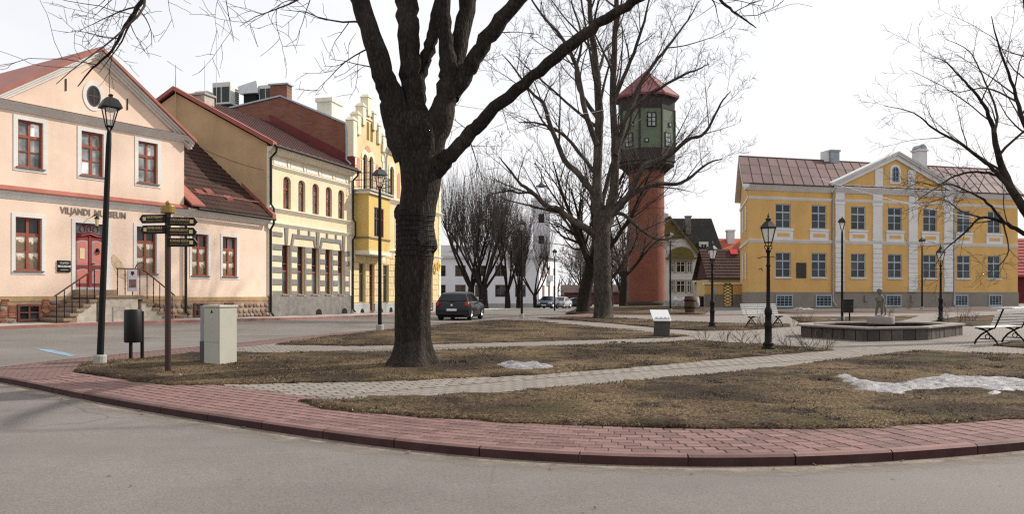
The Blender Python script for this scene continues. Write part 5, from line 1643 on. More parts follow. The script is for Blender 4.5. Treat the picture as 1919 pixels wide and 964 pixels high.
ob('roof', MB().hexa([(5.6, -.4, 6.8), (1.4, -.4, 12.2), (1.4, 5, 12.2), (5.6, 5, 6.8)], [(5.75, -.4, 6.95), (1.4, -.4, 12.45), (1.4, 5, 12.45), (5.75, 5, 6.95)]).hexa([(1.5, 5, 12.4), (8.5, 5, 12.4), (9.1, 1.0, 7.4), (4.6, 1.0, 7.4)], [(1.5, 5, 12.6), (8.5, 5, 12.6), (9.1, .9, 7.6), (4.6, .9, 7.6)]).hexa([(1.5, 5, 12.4), (8.5, 5, 12.4), (9.1, 9.5, 7.4), (1.5, 9.5, 7.4)], [(1.5, 5, 12.6), (8.5, 5, 12.6), (9.1, 9.6, 7.6), (1.5, 9.6, 7.6)]), dark_tile, vl)
ob('verge_board', MB().hexa([(5.6, -.5, 6.7), (1.4, -.5, 12.1), (1.4, -.38, 12.1), (5.6, -.38, 6.7)], [(5.9, -.5, 6.95), (1.4, -.5, 12.5), (1.4, -.38, 12.5), (5.9, -.38, 6.95)]), moss, vl)
for u in vw[:7]:
    window(vl, *u, mat('villa_frame', (0.62, .6, .52), .7), glass_dark, cols=(.5,), rows=(.65,), depth=.12, ft=.09, bar=.04, sur=(mat('olive_trim', (.17, .15, .07), .9), .1))
cn = MB()
for k in range(8):
    a0, a1 = math.pi * k / 8, math.pi * (k + 1) / 8
    P = lambda t, s: (3.0 - 1.75 * s * math.cos(t), -.75 * s, 6.75 + 1.55 * s * math.sin(t))
    cn.hexa([(3 - 1.75 * math.cos(a0), -.6, 6.7 + 1.5 * math.sin(a0)), (3 - 1.75 * math.cos(a1), -.6, 6.7 + 1.5 * math.sin(a1)), (3 - 1.75 * math.cos(a1), 0, 6.7 + 1.5 * math.sin(a1)), (3 - 1.75 * math.cos(a0), 0, 6.7 + 1.5 * math.sin(a0))],
            [(3, -.6, 6.7), (3.001, -.6, 6.7), (3.001, 0, 6.7), (3, 0, 6.7)])
ob('bay_canopy', cn, moss, vl)
ob('canopy_lip', MB().box(.9, -.75, 6.5, 5.1, 0, 6.7), moss, vl)
vc = ob('chimney', MB().box(4.4, 3.0, 9.5, 5.1, 3.7, 12.7), mat('villa_chimney', (.19, .17, .155), .9, .2, 4), vl)
ob('chimney_cap', MB().box(4.3, 2.9, 12.6, 5.2, 3.8, 12.8), MATS['villa_chimney'], vc)
ob('roof_vent', MB().box(1.2, 3, 12.0, 1.9, 3.6, 13.1), vwhite, vl)
dm = ob('dormer', MB().box(5.9, 1.5, 7.4, 7.2, 4, 9.0), vwhite, vl)
window(vl, 6.1, 7.0, 7.6, 8.7, MATS['villa_frame'], glass_dark, cols=(.5,), rows=(), depth=0.0, ft=.08, bar=.04, y=1.48)
window(vl, 5.6, 6.3, 4.6, 6.3, MATS['villa_frame'], glass_dark, cols=(.5,), rows=(.6,), depth=0.0, ft=.08, bar=.04, y=1.18)
ob('porch', MB().box(5.0, -1.2, 3.0, 8.0, 1.2, 3.3).box(5.2, -1.0, -.5, 5.5, -.7, 3.0).box(7.5, -1, -.5, 7.8, -.7, 3), mat('porch_wood', (.12, .09, .06), .9), vl)
ob('door', MB().box(-1.3, -.06, -.4, .2, 0, 2.1), mat('green_door', (.03, .10, .07), .6), vl)

# ------------------------------------------------------------------ brick water tower
wt = thing('water_tower', 'tall red brick water tower with green octagonal tank house and red roof', 'water tower', (16.77, 100, 0.0))
def tower_brick():
    m, nt, b = new_mat('tower_brick')
    tc = nt.nodes.new('ShaderNodeTexCoord')
    sx = nt.nodes.new('ShaderNodeSeparateXYZ')
    L(nt, tc.outputs['Object'], sx.inputs[0])
    at = N(nt, 'ShaderNodeMath', operation='ARCTAN2')
    L(nt, sx.outputs['Y'], at.inputs[0])
    L(nt, sx.outputs['X'], at.inputs[1])
    mu = N(nt, 'ShaderNodeMath', operation='MULTIPLY')
    L(nt, at.outputs[0], mu.inputs[0])
    mu.inputs[1].default_value = 2.3
    cb = nt.nodes.new('ShaderNodeCombineXYZ')
    L(nt, mu.outputs[0], cb.inputs['X'])
    L(nt, sx.outputs['Z'], cb.inputs['Y'])
    br = N(nt, 'ShaderNodeTexBrick')
    L(nt, cb.outputs[0], br.inputs['Vector'])
    br.inputs['Scale'].default_value = 1
    br.inputs['Brick Width'].default_value = .3
    br.inputs['Row Height'].default_value = .12
    br.inputs['Mortar Size'].default_value = .014
    br.inputs['Color1'].default_value = (.26, .070, .032, 1)
    br.inputs['Color2'].default_value = (.17, .048, .024, 1)
    br.inputs['Mortar'].default_value = (.18, .09, .06, 1)
    n = noise_tex(nt, tc.outputs['Object'], .5, 6, .65)
    f = ramp(nt, n, [(.42, (0, 0, 0)), (.66, (.7,) * 3)]).outputs['Color']
    L(nt, mixc(nt, f, br.outputs['Color'], (.15, .05, .035)), b.inputs['Base Color'])
    b.inputs['Roughness'].default_value = .92
    bm = bump(nt, b, br.outputs['Fac'], .5, .02)
    bm.invert = True
    return m
ob('shaft', MB().lathe([(2.36, -1), (2.34, 1.2), (2.30, 4), (2.2, 17.0)], 48), tower_brick(), wt, smooth=True)
ob('base_course', MB().lathe([(2.5, -1), (2.5, .55), (2.36, .75)], 48), mat('tower_base', (.05, .035, .03), .9, .2), wt)
ob('corbel', MB().lathe([(2.2, 16.9), (2.6, 17.15), (3.0, 17.35), (3.45, 17.5), (3.45, 17.75), (3.3, 17.8)], 32), mat('dark_timber', (0.035, .03, .028), .85, .25, 3, .2, 20), wt)
oct_a = math.pi / 8
green_b = mat('green_boards', (0.11, .145, .095), .8, .14, 1.5, .2, 12, stain=(.10, .16, .09), stain_amt=.6)
tk = ob('tank_house', MB().lathe([(3.55, 19.4), (3.5, 24.2)], 8, a0=oct_a), green_b, wt)
for k in range(16):        # brackets under the tank house
    a = 2 * math.pi * k / 16
    c_, s_ = math.cos(a), math.sin(a)
    ob('bracket', MB().tube([(2.25 * c_, 2.25 * s_, 16.6), (3.35 * c_, 3.35 * s_, 17.7)], .09, 4), MATS['dark_timber'], wt)
ob('skirt', MB().lathe([(3.3, 17.78), (3.72, 17.9), (3.72, 18.0), (3.58, 18.05), (3.6, 19.4)], 8, a0=oct_a), MATS['dark_timber'], wt)
ob('upper_band', MB().lathe([(3.56, 24.2), (3.6, 26.1)], 8, a0=oct_a), MATS['dark_timber'], wt)
rfw = ob('roof', MB().lathe([(4.1, 25.75), (4.15, 26.0), (0.05, 29.5)], 8, a0=oct_a), mat('crimson_roof', (.16, .042, .045), .65, .15, 1, .05, spec=.45), wt)
for k in range(8):
    a = oct_a + 2 * math.pi * k / 8
    c_, s_ = math.cos(a), math.sin(a)
    ob('corner_post', MB().tube([(3.57 * c_, 3.57 * s_, 19.3), (3.53 * c_, 3.53 * s_, 24.3)], .14, 4), MATS['dark_timber'], wt)
    ob('ridge_seam', MB().tube([(4.12 * c_, 4.12 * s_, 26.05), (0.1 * c_, .1 * s_, 29.5)], .06, 4), mat('pale_seam', (.5, .3, .28), .5), rfw)
    b_ = 2 * math.pi * k / 8
    cb_, sb_ = math.cos(b_), math.sin(b_)
    ap = 3.55 * math.cos(oct_a)
    def wq(name, uu, zz, w_, h_, mm, out, par):
        u0 = uu - w_ / 2
        f = lambda u, z, o: ((ap + o) * cb_ - u * sb_, (ap + o) * sb_ + u * cb_, z)
        return ob(name, MB().hexa([f(u0, zz, out), f(u0 + w_, zz, out), f(u0 + w_, zz, -.1), f(u0, zz, -.1)], [f(u0, zz + h_, out), f(u0 + w_, zz + h_, out), f(u0 + w_, zz + h_, -.1), f(u0, zz + h_, -.1)]), mm, par)
    lo = k % 2
    fr = wq('window', -.2 if lo else .1, 19.6 if lo else 21.9, 1.15, 1.75, black_iron, .07, wt)
    for i in range(2):
        for j in range(3):
            wq('pane', (-.2 if lo else .1) + (i - .5) * .5, (19.72 if lo else 22.02) + j * .53, .34, .42, mat('pane_white', (.3, .33, .35), .2), .09, fr)
    f2 = wq('small_window', .3 if lo else -.5, 22.1 if lo else 20.0, .5, .5, black_iron, .06, wt)
    wq('pane', .3 if lo else -.5, 22.22 if lo else 20.12, .28, .28, MATS['pane_white'], .08, f2)

# ------------------------------------------------------------------ white town hall with clock-tower lantern
th = thing('town_hall', 'long white town hall with slim belfry tower behind the pollarded trees', 'building', (3.97, 118, -0.35))
hall_w = mat('hall_white', (0.74, .74, .77), .85, .04, 1, .08)
g1 = [(-15.3 + 2.95 * k, -15.3 + 2.95 * k + 1.55, 1.55, 3.35) for k in range(5)]
g2 = [(a, b, 4.6, 6.2) for a, b, _, _ in g1]
m = MB()
wall_holes(m, -20, 0, .3, 7.6, g1 + g2, 0, .15)
ob('wall', m, hall_w, th)
ob('plinth', MB().box(-20, -.06, -.8, .06, .1, .6), grey_base, th)
sd = Vector((3.4, 12.4, 0)).normalized()
sq = MB().hexa([(0, 0, -.6), tuple(sd * 13 + Vector((0, 0, -.6))), tuple(sd * 13 + Vector((-.3, 0, -.6))), (-.3, 0.02, -.6)], [(0, 0, 7.6), tuple(sd * 13 + Vector((0, 0, 7.6))), tuple(sd * 13 + Vector((-.3, 0, 7.6))), (-.3, 0.02, 7.6)])
ob('side_wall', sq, hall_w, th)
ob('roof', MB().add([(-20, -.5, 7.55), (.5, -.5, 7.55), tuple(sd * 13.5 + Vector((.4, 0, 7.55))), (-20, 13, 7.55), (-3, 6.5, 9.6), (-20, 6.5, 9.6)], [(0, 1, 4, 5), (1, 2, 4), (2, 3, 5, 4)]), mat('hall_roof', (.20, .2, .21), .6, .15), th)
ob('eaves', MB().box(-20, -.4, 7.3, .3, .02, 7.56), hall_w, th)
for u in g1 + g2:
    window(th, *u, mat('hall_frame', (.16, .09, .06), .7), glass_dark, cols=(.5,), rows=(.6,), depth=.12, ft=.09, bar=.05)
hd = ob('door', MB().box(-8.7, -.05, .3, -7.6, 0.1, 2.6), mat('hall_door', (.09, .02, .018), .6), th)
for k in range(3):
    for z0, z1 in ((1.5, 3.3), (4.5, 6.1)):
        s0_ = sd * (2.2 + 3.9 * k)
        s1_ = sd * (3.4 + 3.9 * k)
        ou = Vector((.06, -.016, 0))
        wd = ob('window', MB().hexa([s0_ + ou + Vector((0, 0, z0)), s1_ + ou + Vector((0, 0, z0)), s1_ + Vector((0, 0, z0)), s0_ + Vector((0, 0, z0))], [s0_ + ou + Vector((0, 0, z1)), s1_ + ou + Vector((0, 0, z1)), s1_ + Vector((0, 0, z1)), s0_ + Vector((0, 0, z1))]), MATS['hall_frame'], th)
ob('balcony', MB().hexa([sd * 5.5 + Vector((0, 0, 4.0)), sd * 8 + Vector((0, 0, 4.0)), sd * 8 + Vector((.9, -.2, 4.0)), sd * 5.5 + Vector((.9, -.2, 4.0))], [sd * 5.5 + Vector((0, 0, 4.9)), sd * 8 + Vector((0, 0, 4.9)), sd * 8 + Vector((.9, -.2, 4.9)), sd * 5.5 + Vector((.9, -.2, 4.9))]), hall_w, th)
tb = MB()
wall_holes(tb, -.65, 2.0, 6.8, 16.7, [(.2, 1.1, 13.2, 14.6), (.2, 1.1, 9.9, 11.2)], 8, .25)
tb.poly([(-.65, 8, 6.8), (-.65, 8, 16.7), (-.65, 10.6, 16.7), (-.65, 10.6, 6.8)]).poly([(2, 8, 6.8), (2, 10.6, 6.8), (2, 10.6, 16.7), (2, 8, 16.7)]).poly([(-.65, 10.6, 6.8), (-.65, 10.6, 16.7), (2, 10.6, 16.7), (2, 10.6, 6.8)])
tw = ob('belfry', tb, mat('belfry_grey', (.72, .72, .75), .85, .08, 1), th)
ob('belfry_cornice', MB().box(-.95, 7.7, 16.7, 2.3, 10.9, 17.1), MATS['belfry_grey'], tw)
for x in (-.1, 1.2):
    for y in (8.5, 9.8):
        ob('belfry_post', MB().box(x, y, 17.1, x + .3, y + .3, 19.0), MATS['belfry_grey'], tw)
ob('belfry_cap', MB().box(-.15, 8.45, 19.0, 1.55, 10.15, 19.2).lathe([(.6, 19.2), (.4, 19.5), (.1, 19.8), (.03, 22.0)], 8, .7, 9.3), mat('dark_copper', (.06, .07, .07), .6), tw)
for z in (13.2, 9.9):
    ob('louvre', MB().box(.2, 8.2, z, 1.1, 8.25, z + 1.4), black_iron, tw)

# ------------------------------------------------------------------ red house at the far right, low brown block in the gap
rh = thing('red_house', 'dark red timber house with red tiled roof past the mansion', 'house', (55.5, 88, 0.4))
ob('wall', MB().box(0, 0, -.6, 10, 7, 3.2), mat('oxblood_boards', (.12, .012, .014), .8, .15, 2), rh)
rr_ = ob('roof', MB().hexa([(-.6, -.6, 3.1), (10.6, -.6, 3.1), (10.6, 3.5, 7.4), (-.6, 3.5, 7.4)], [(-.6, -.6, 3.25), (10.6, -.6, 3.25), (10.6, 3.5, 7.6), (-.6, 3.5, 7.6)]), mat('red_tile', (.30, .055, .05), .75, .2, 5, .3, 15), rh)
for k in range(12):
    f = k / 12
    ob('tile_course', MB().prism([(-.6 + 4.1 * f, 3.26 + 4.35 * f), (-.6 + 4.1 * (f + 1 / 12), 3.26 + 4.35 * (f + 1 / 12)), (-.6 + 4.1 * f, 3.34 + 4.35 * f)], -.58, 10.58, 'x'), MATS['red_tile'], rr_)
window(rh, .9, 2.3, .9, 2.7, mwhite, glass_dark, cols=(.5,), rows=(.66,), depth=0.0, ft=.12, bar=.04, y=-.02)
ob('base', MB().box(-.1, -.1, -.6, 10.1, 7.1, .2), mwhite, rh)
bb = thing('brown_outbuilding', 'low brown outbuilding in the gap beyond the parked cars', 'building', (10.0, 150, -0.4))
ob('wall', MB().box(0, 0, -.6, 16, 5, 2.4), mat('brown_boards', (.10, .045, .035), .9, .2, 2), bb)
ob('roof', MB().prism([(-.5, 2.3), (5.5, 2.3), (2.5, 3.8)], -.5, 16.5, 'x'), mat('brown_felt', (.09, .06, .055), .9), bb)
# ------------------------------------------------------------------ street furniture
lamp_glass = None
def clear_glass():
    m, nt, b = new_mat('lantern_glass')
    b.inputs['Base Color'].default_value = (.9, .88, .84, 1)
    b.inputs['Roughness'].default_value = .08
    b.inputs['Transmission Weight'].default_value = 0.0
    b.inputs['Alpha'].default_value = 0.16
    return m
lglass = clear_glass()
milk = mat('milk_glass', (0.72, .70, .64), .35, .05, 3, 0)

def street_lamp():
    t = thing('street_lamp', 'x', 'street lamp', group='tall street lamps with square lanterns')
    ob('footing', MB().lathe([(.125, -.3), (.125, .16), (.11, .19)], 14), concrete, t)
    ob('pole', MB().lathe([(.066, .18), (.062, 1.0), (.058, 2.2), (.052, 4.3), (.045, 4.55), (.035, 4.62)], 14), black_iron, t, smooth=True)
    q = MB()
    for k in range(4):
        a = math.pi / 4 + k * math.pi / 2
        c, s = math.cos(a), math.sin(a)
        q.tube([(.02 * c, .02 * s, 4.6), (.075 * c, .075 * s, 4.70), (.175 * c, .175 * s, 5.06)], .013, 5)
        a2 = a + math.pi / 2
        for r, z in ((.075, 4.70), (.175, 5.06)):
            q.tube([(r * c, r * s, z), (r * math.cos(a2), r * math.sin(a2), z)], .013, 5)
    ob('lantern_frame', q, black_iron, t)
    for k in range(4):
        a, a2 = math.pi / 4 + k * math.pi / 2, math.pi / 4 + (k + 1) * math.pi / 2
        ob('lantern_pane', MB().poly([(.07 * math.cos(a), .07 * math.sin(a), 4.71), (.07 * math.cos(a2), .07 * math.sin(a2), 4.71), (.17 * math.cos(a2), .17 * math.sin(a2), 5.05), (.17 * math.cos(a), .17 * math.sin(a), 5.05)]), lglass, t)
    ob('hood', MB().lathe([(.15, 5.055), (.265, 5.06), (.262, 5.08), (.23, 5.14), (.17, 5.225), (.10, 5.265), (.05, 5.275), (.045, 5.30), (.06, 5.32), (.03, 5.345), (.001, 5.35)], 4, a0=math.pi / 4), mat('lamp_hood', (.010, .012, .012), .55, .2, 5, .05), t)
    ob('lamp_bulb', MB().lathe([(.12, 5.05), (.1, 5.0), (.03, 4.98)], 10), milk, t)
    return t

sl = street_lamp()
LAMPS = [((-7.76, 15.07), .28, .96, 'tall black street lamp near the litter bin in front of the museum', 8),
         ((-4.23, 25.62), .44, .98, 'black street lamp between the thick tree and the yellow gabled house', 40),
         ((.52, 42.36), .39, .97, 'black street lamp standing at the junction behind the dark hatchback', 20),
         ((3.2, 60.0), .2, .9, 'thin street lamp beside the trunk of the leaning dark tree', 10),
         ((9.9, 50.06), .5, .94, 'black street lamp between the water tower and the ornate park lamp', 30),
         ((15.76, 38.21), .38, .92, 'street lamp in front of the mansion beside the black litter box', 60),
         ((28.23, 55.1), .55, .93, 'street lamp against the mansion, just left of an ornate park lamp', 10)]
for i, ((x, y), z, s, lab, rz) in enumerate(LAMPS):
    o = sl if i == 0 else copy_tree(sl)
    o.location = (x, y, z)
    o.scale = (s, s, s)
    o.rotation_euler = (0, 0, RAD(rz))
    o['label'] = lab
sl.rotation_euler = (0, RAD(2.1), RAD(40))          # the near lamp leans a little

def park_lamp():
    t = thing('park_lamp', 'x', 'park lamp', group='ornate cast iron park lamps')
    ob('post', MB().lathe([(.15, -.1), (.15, .06), (.12, .08), (.12, .16), (.085, .2), (.08, .5), (.095, .55), (.095, .6), (.075, .66), (.075, .82), (.09, .84), (.09, .93), (.07, .98), (.05, 1.02), (.045, 1.35), (.04, 1.95), (.052, 1.97), (.052, 2.0), (.04, 2.02), (.036, 2.28), (.06, 2.31), (.06, 2.34), (.03, 2.36), (.03, 2.42)], 16), black_iron, t, smooth=True)
    sc = MB()
    for s in (1, -1):
        sc.tube([(s * .04, 0, 2.18), (s * .14, 0, 2.20), (s * .22, 0, 2.155), (s * .27, 0, 2.17)], .010, 5)
        sc.tube([(s * .03, 0, 2.34), (s * .085, 0, 2.38), (s * .10, 0, 2.44), (s * .06, 0, 2.48)], .010, 5)
    ob('scroll_arm', sc, black_iron, t)
    fr = MB()
    for k in range(6):
        a = k * math.pi / 3
        a2 = a + math.pi / 3
        fr.tube([(.055 * math.cos(a), .055 * math.sin(a), 2.44), (.095 * math.cos(a), .095 * math.sin(a), 2.53), (.185 * math.cos(a), .185 * math.sin(a), 2.86)], .012, 4)
        for r, z in ((.095, 2.53), (.185, 2.86), (.055, 2.44)):
            fr.tube([(r * math.cos(a), r * math.sin(a), z), (r * math.cos(a2), r * math.sin(a2), z)], .012, 4)
    ob('lantern_frame', fr, black_iron, t)
    ob('lantern_glass', MB().lathe([(.088, 2.535), (.172, 2.85)], 6), milk, t)
    ob('hood', MB().lathe([(.15, 2.855), (.21, 2.86), (.205, 2.89), (.15, 2.95), (.10, 3.01), (.06, 3.03), (.06, 3.06), (.075, 3.065), (.07, 3.09), (.03, 3.11), (.02, 3.13), (.035, 3.15), (.012, 3.18), (.004, 3.24)], 6), MATS['lamp_hood'], t)
    return t
pl0 = park_lamp()
for i, (x, y, z, s, rz, lab) in enumerate(((6.02, 18.8, .29, 1.0, 12, 'nearest ornate park lamp, on the lawn edge before the white bench'),
                                           (7.88, 31.49, .31, 1.06, 30, 'ornate park lamp standing between the information board and the white bench'),
                                           (19.34, 36.11, .36, 1.09, 5, 'ornate park lamp on the lawn behind the fountain'))):
    o = pl0 if i == 0 else copy_tree(pl0)
    o.location = (x, y, z)
    o.scale = (s, s, s)
    o.rotation_euler = (0, 0, RAD(rz))
    o['label'] = lab

# litter bin on two posts
lb = thing('litter_bin', 'black round litter bin on two posts beside the street lamp', 'litter bin', (-7.55, 15.95, .31), RAD(-12))
ob('drum', MB().lathe([(.16, .33), (.17, .35), (.17, .96), (.155, .985), (.15, .97), (.15, .4)], 24), mat('bin_black', (.009, .009, .0095), .5, .2, 4, .05, spec=.25), lb, smooth=True)
for s in (-1, 1):
    ob('post', MB().box(s * .13 - .028, .08, -.15, s * .13 + .028, .12, .95), black_iron, lb)
lb2 = thing('litter_box', 'black box litter bin at the foot of the lamp before the mansion', 'litter bin', (15.35, 36.6, .36), RAD(5))
ob('box', MB().box(-.20, -.15, .40, .20, .15, .96), MATS['bin_black'], lb2, bev=.02)
ob('lid', MB().box(-.21, -.16, .96, .21, .16, 1.0), black_iron, lb2)
for s in (-1, 1):
    ob('post', MB().box(s * .18 - .025, .15, -.1, s * .18 + .025, .2, .98), black_iron, lb2)
ob('lock', MB().lathe([(.02, 0), (.02, .01)], 8, .08, -.155), mat('steel_lock', (.5, .5, .5), .3, metal=.8), lb2, loc=(0, 0, .68))

# finger post
fp = thing('finger_post', 'brown tourist signpost with five black pointing arms and a gilded top', 'signpost', (-5.98, 13.91, .25))
ob('pole', MB().tube([(0, 0, -.2), (0, 0, 2.78)], .05, 16), mat('post_brown', (.035, .014, .010), .4, .15, 4, .03, spec=.45), fp, smooth=True)
gold = mat('aged_gold', (.27, .18, .045), .45, .2, 5, .1, metal=.35)
ob('collar', MB().lathe([(.115, 2.76), (.12, 2.775), (.12, 2.875), (.115, 2.89)], 20), gold, fp)
ob('finial', MB().ball((0, 0, 2.935), .042, 14, 9), gold, fp, smooth=True)
arm_m = mat('arm_black', (.007, .006, .0055), .65, .15, 4, .03)
gilt = mat('gilt_lettering', (.62, .46, .22), .6, .05)
ARMS = [(-1, 2.66, 'RAUDTEEJAAM', 'RAILWAY STATION', -10), (-1, 2.475, 'TEATER UGALA', 'THEATRE UGALA', -14),
        (1, 2.615, 'ORDULINNUS', 'RUINS OF THE CASTLE', 12), (1, 2.435, 'PÄRIMUSMUUSIKA AIT', 'TRADITIONAL MUSIC CENTRE', 8), (1, 2.25, 'KONDASE KESKUS', 'KONDAS CENTRE', 10)]
for s, z, t1, t2, rz in ARMS:
    h = .075
    ln_ = .50
    pts = [(0, z - h), (0, z + h), (s * (ln_ - .06), z + h), (s * (ln_ - .055), z + h), (s * ln_, z), (s * (ln_ - .055), z - h)]
    am = ob('arm', MB().prism(pts, -.075, -.052), arm_m, fp, rz=RAD(rz))
    ob('arm_edge', MB().prism([(s * (ln_ - .055), z + h + .003), (s * (ln_ + .004), z), (s * (ln_ - .004), z), (s * (ln_ - .06), z + h)], -.078, -.05), mat('arm_edge', (.35, .33, .3), .5), am)
    ob('pictogram', MB().box(min(s * .37, s * .43), -.079, z - .03, max(s * .37, s * .43), -.0755, z + .035), gilt, am)
    al = 'LEFT'
    wtx = .26
    for tt, sz, dz in ((t1, .062, .008), (t2, .042, -.045)):
        me = text_mesh(tt, sz, .0015)
        w = max(v.co.x for v in me.vertices)
        sx = min(1.0, .30 / w)
        me.materials.append(gilt if sz > .05 else mat('gilt_dim', (.26, .2, .1), .6))
        o = bpy.data.objects.new('lettering', me)
        COL.objects.link(o)
        o.rotation_euler = (RAD(90), 0, 0)
        o.scale = (sx, 1, 1)
        o.location = ((-.355 if s < 0 else .355 - w * sx), -.0775, z + dz)
        o.parent = am

# utility cabinets, two side by side
cab_m = mat('cabinet_grey', (.42, .405, .34), .55, .07, 2, .05, 30, stain=(.33, .32, .27), stain_amt=.4)
cb = thing('utility_cabinet', 'pale grey electrical cabinet standing on the lawn edge', 'cabinet', (-5.52, 15.15, .28), RAD(-28))
ob('body', MB().box(-.20, -.21, -.1, .21, .21, 1.07), cab_m, cb, bev=.012)
ob('cap', MB().box(-.215, -.225, 1.07, .225, .225, 1.115), cab_m, cb, bev=.012)
ob('door', MB().box(-.185, -.222, .42, .195, -.208, 1.05), cab_m, cb, bev=.006)
ob('base_panel', MB().box(-.185, -.221, -.05, .195, -.208, .412), cab_m, cb, bev=.006)
ob('warning_mark', MB().prism([(-.01, .97), (.055, .97), (.022, 1.03)], -.227, -.222), black_iron, cb)
ob('lock', MB().box(.008, -.232, .87, .036, -.222, .905), mat('chrome', (.6, .6, .6), .25, metal=.9), cb)
cb2 = thing('meter_cabinet', 'narrow grey meter cabinet with dark lower half behind the pale one', 'cabinet', (-5.78, 15.42, .28), RAD(-28))
ob('body', MB().box(-.13, -.17, .42, .12, .17, 1.10), mat('cabinet_blue', (.26, .27, .27), .6, .06, 2), cb2, bev=.01)
ob('base', MB().box(-.14, -.175, -.1, .12, .17, .42), mat('cabinet_dark', (.07, .075, .085), .7, .12, 3), cb2, bev=.01)

# information board on the lawn
ib = thing('information_board', 'sloping white information board on a dark grey pedestal', 'information board', (4.55, 24.4, .3), RAD(-8))
ob('pedestal', MB().hexa([(-.24, -.09, -.05), (.24, -.09, -.05), (.24, .09, -.05), (-.24, .09, -.05)], [(-.21, -.14, .50), (.27, -.14, .50), (.27, .02, .56), (-.21, .02, .56)]), mat('pedestal_grey', (.07, .065, .06), .6, .12, 3, .1), ib, bev=.008)
pn = ob('panel', MB().hexa([(-.24, -.20, .48), (.30, -.20, .48), (.20, .16, .80), (-.34, .16, .80)], [(-.24, -.215, .505), (.30, -.215, .505), (.20, .145, .825), (-.34, .145, .825)]), mat('board_white', (.80, .80, .78), .35, .02, 2, 0), ib)
for k in range(11):
    x = -.2 + k * .042
    h = .03 + .05 * abs(math.sin(k * 2.1))
    z0, y0 = .513 + .03, -.21 + .03
    ob('printed_mark', MB().hexa([(x, y0, z0), (x + .03, y0, z0), (x + .03 - h * .3, y0 + h, z0 + h * .89), (x - h * .3, y0 + h, z0 + h * .89)], [(x, y0 - .004, z0 + .004), (x + .03, y0 - .004, z0 + .004), (x + .03 - h * .3, y0 + h - .004, z0 + h * .89 + .004), (x - h * .3, y0 + h - .004, z0 + h * .89 + .004)]), mat('print_grey', (.35, .35, .35), .5), pn)

# benches
slat_w = mat('slat_white', (.68, .67, .65), .6, .05, 6, .1, 30)
def bench():
    t = thing('park_bench', 'x', 'bench', group='white slatted park benches')
    for k in range(6):                      # backrest slats
        z = .50 + k * .072
        y = .23 + k * .030
        ob('back_slat', MB().box(-.9, y - .012, z, .9, y + .012, z + .045), slat_w, t, bev=.006)
    for k in range(6):
        ob('seat_slat', MB().box(-.9, -.26 + k * .082, .425 - abs(k - 3) * -.004, .9, -.26 + k * .082 + .052, .45 + abs(k - 3) * .004), slat_w, t, bev=.006)
    for s in (-1, 1):
        x = s * .68
        q = MB()
        q.tube([(x, .30, .0), (x, .22, .12), (x, .08, .26), (x, -.02, .36), (x, -.2, .41)], .024, 6)
        q.tube([(x, -.30, .0), (x, -.26, .1), (x, -.14, .24), (x, 0, .34), (x, .16, .42)], .024, 6)
        q.tube([(x, -.28, .415), (x, .2, .42), (x, .24, .5), (x, .42, .93)], .022, 6)
        q.tube([(x, .03 + .06 * math.cos(a), .20 + .06 * math.sin(a)) for a in [i * .7 for i in range(10)]], .014, 5)
        q.tube([(x, -.17, .14), (x, .18, .14)], .014, 5)
        ob('leg_frame', q, black_iron, t)
    return t
b1 = bench()
b1.location = (10.0, 31.7, .31)
b1.rotation_euler = (0, 0, RAD(24))
b1['label'] = 'white slatted bench facing the viewer left of the fountain'
b2 = copy_tree(b1)
b2.location = (12.75, 20.9, .31)
b2.rotation_euler = (0, 0, RAD(212))
b2['label'] = 'white slatted bench seen from behind at the right edge'

# fountain basin
FO = [(8.85, 24.55), (9.87, 22.25), (11.85, 22.8), (14.4, 25.5), (13.9, 27.2), (12.3, 27.5), (10.6, 26.9), (9.2, 25.6)]
FZ = .315
fcx, fcy = 11.4, 24.75
ft_ = thing('fountain', 'low angular stone fountain basin with round pedestal in the paved square', 'fountain', (fcx, fcy, FZ))
fst = mat('fountain_stone', (.075, .062, .055), .85, .3, 4, .4, 25, rnd=.35, stain=(.16, .135, .115), stain_amt=.5)
rim_m = mat('rim_stone', (.235, .20, .18), .75, .14, 3, .2, 30, rnd=.1)
fl_in = [(fcx + (x - fcx) * .86 - fcx, fcy + (y - fcy) * .86 - fcy) for x, y in FO]
fl_out = [(x - fcx, y - fcy) for x, y in FO]
ob('basin_floor', MB().prism([(x * .99, y * .99) for x, y in fl_in], -.02, .05, 'z'), mat('wet_basin', (.06, .045, .03), .25, .3, 3, .1), ft_)
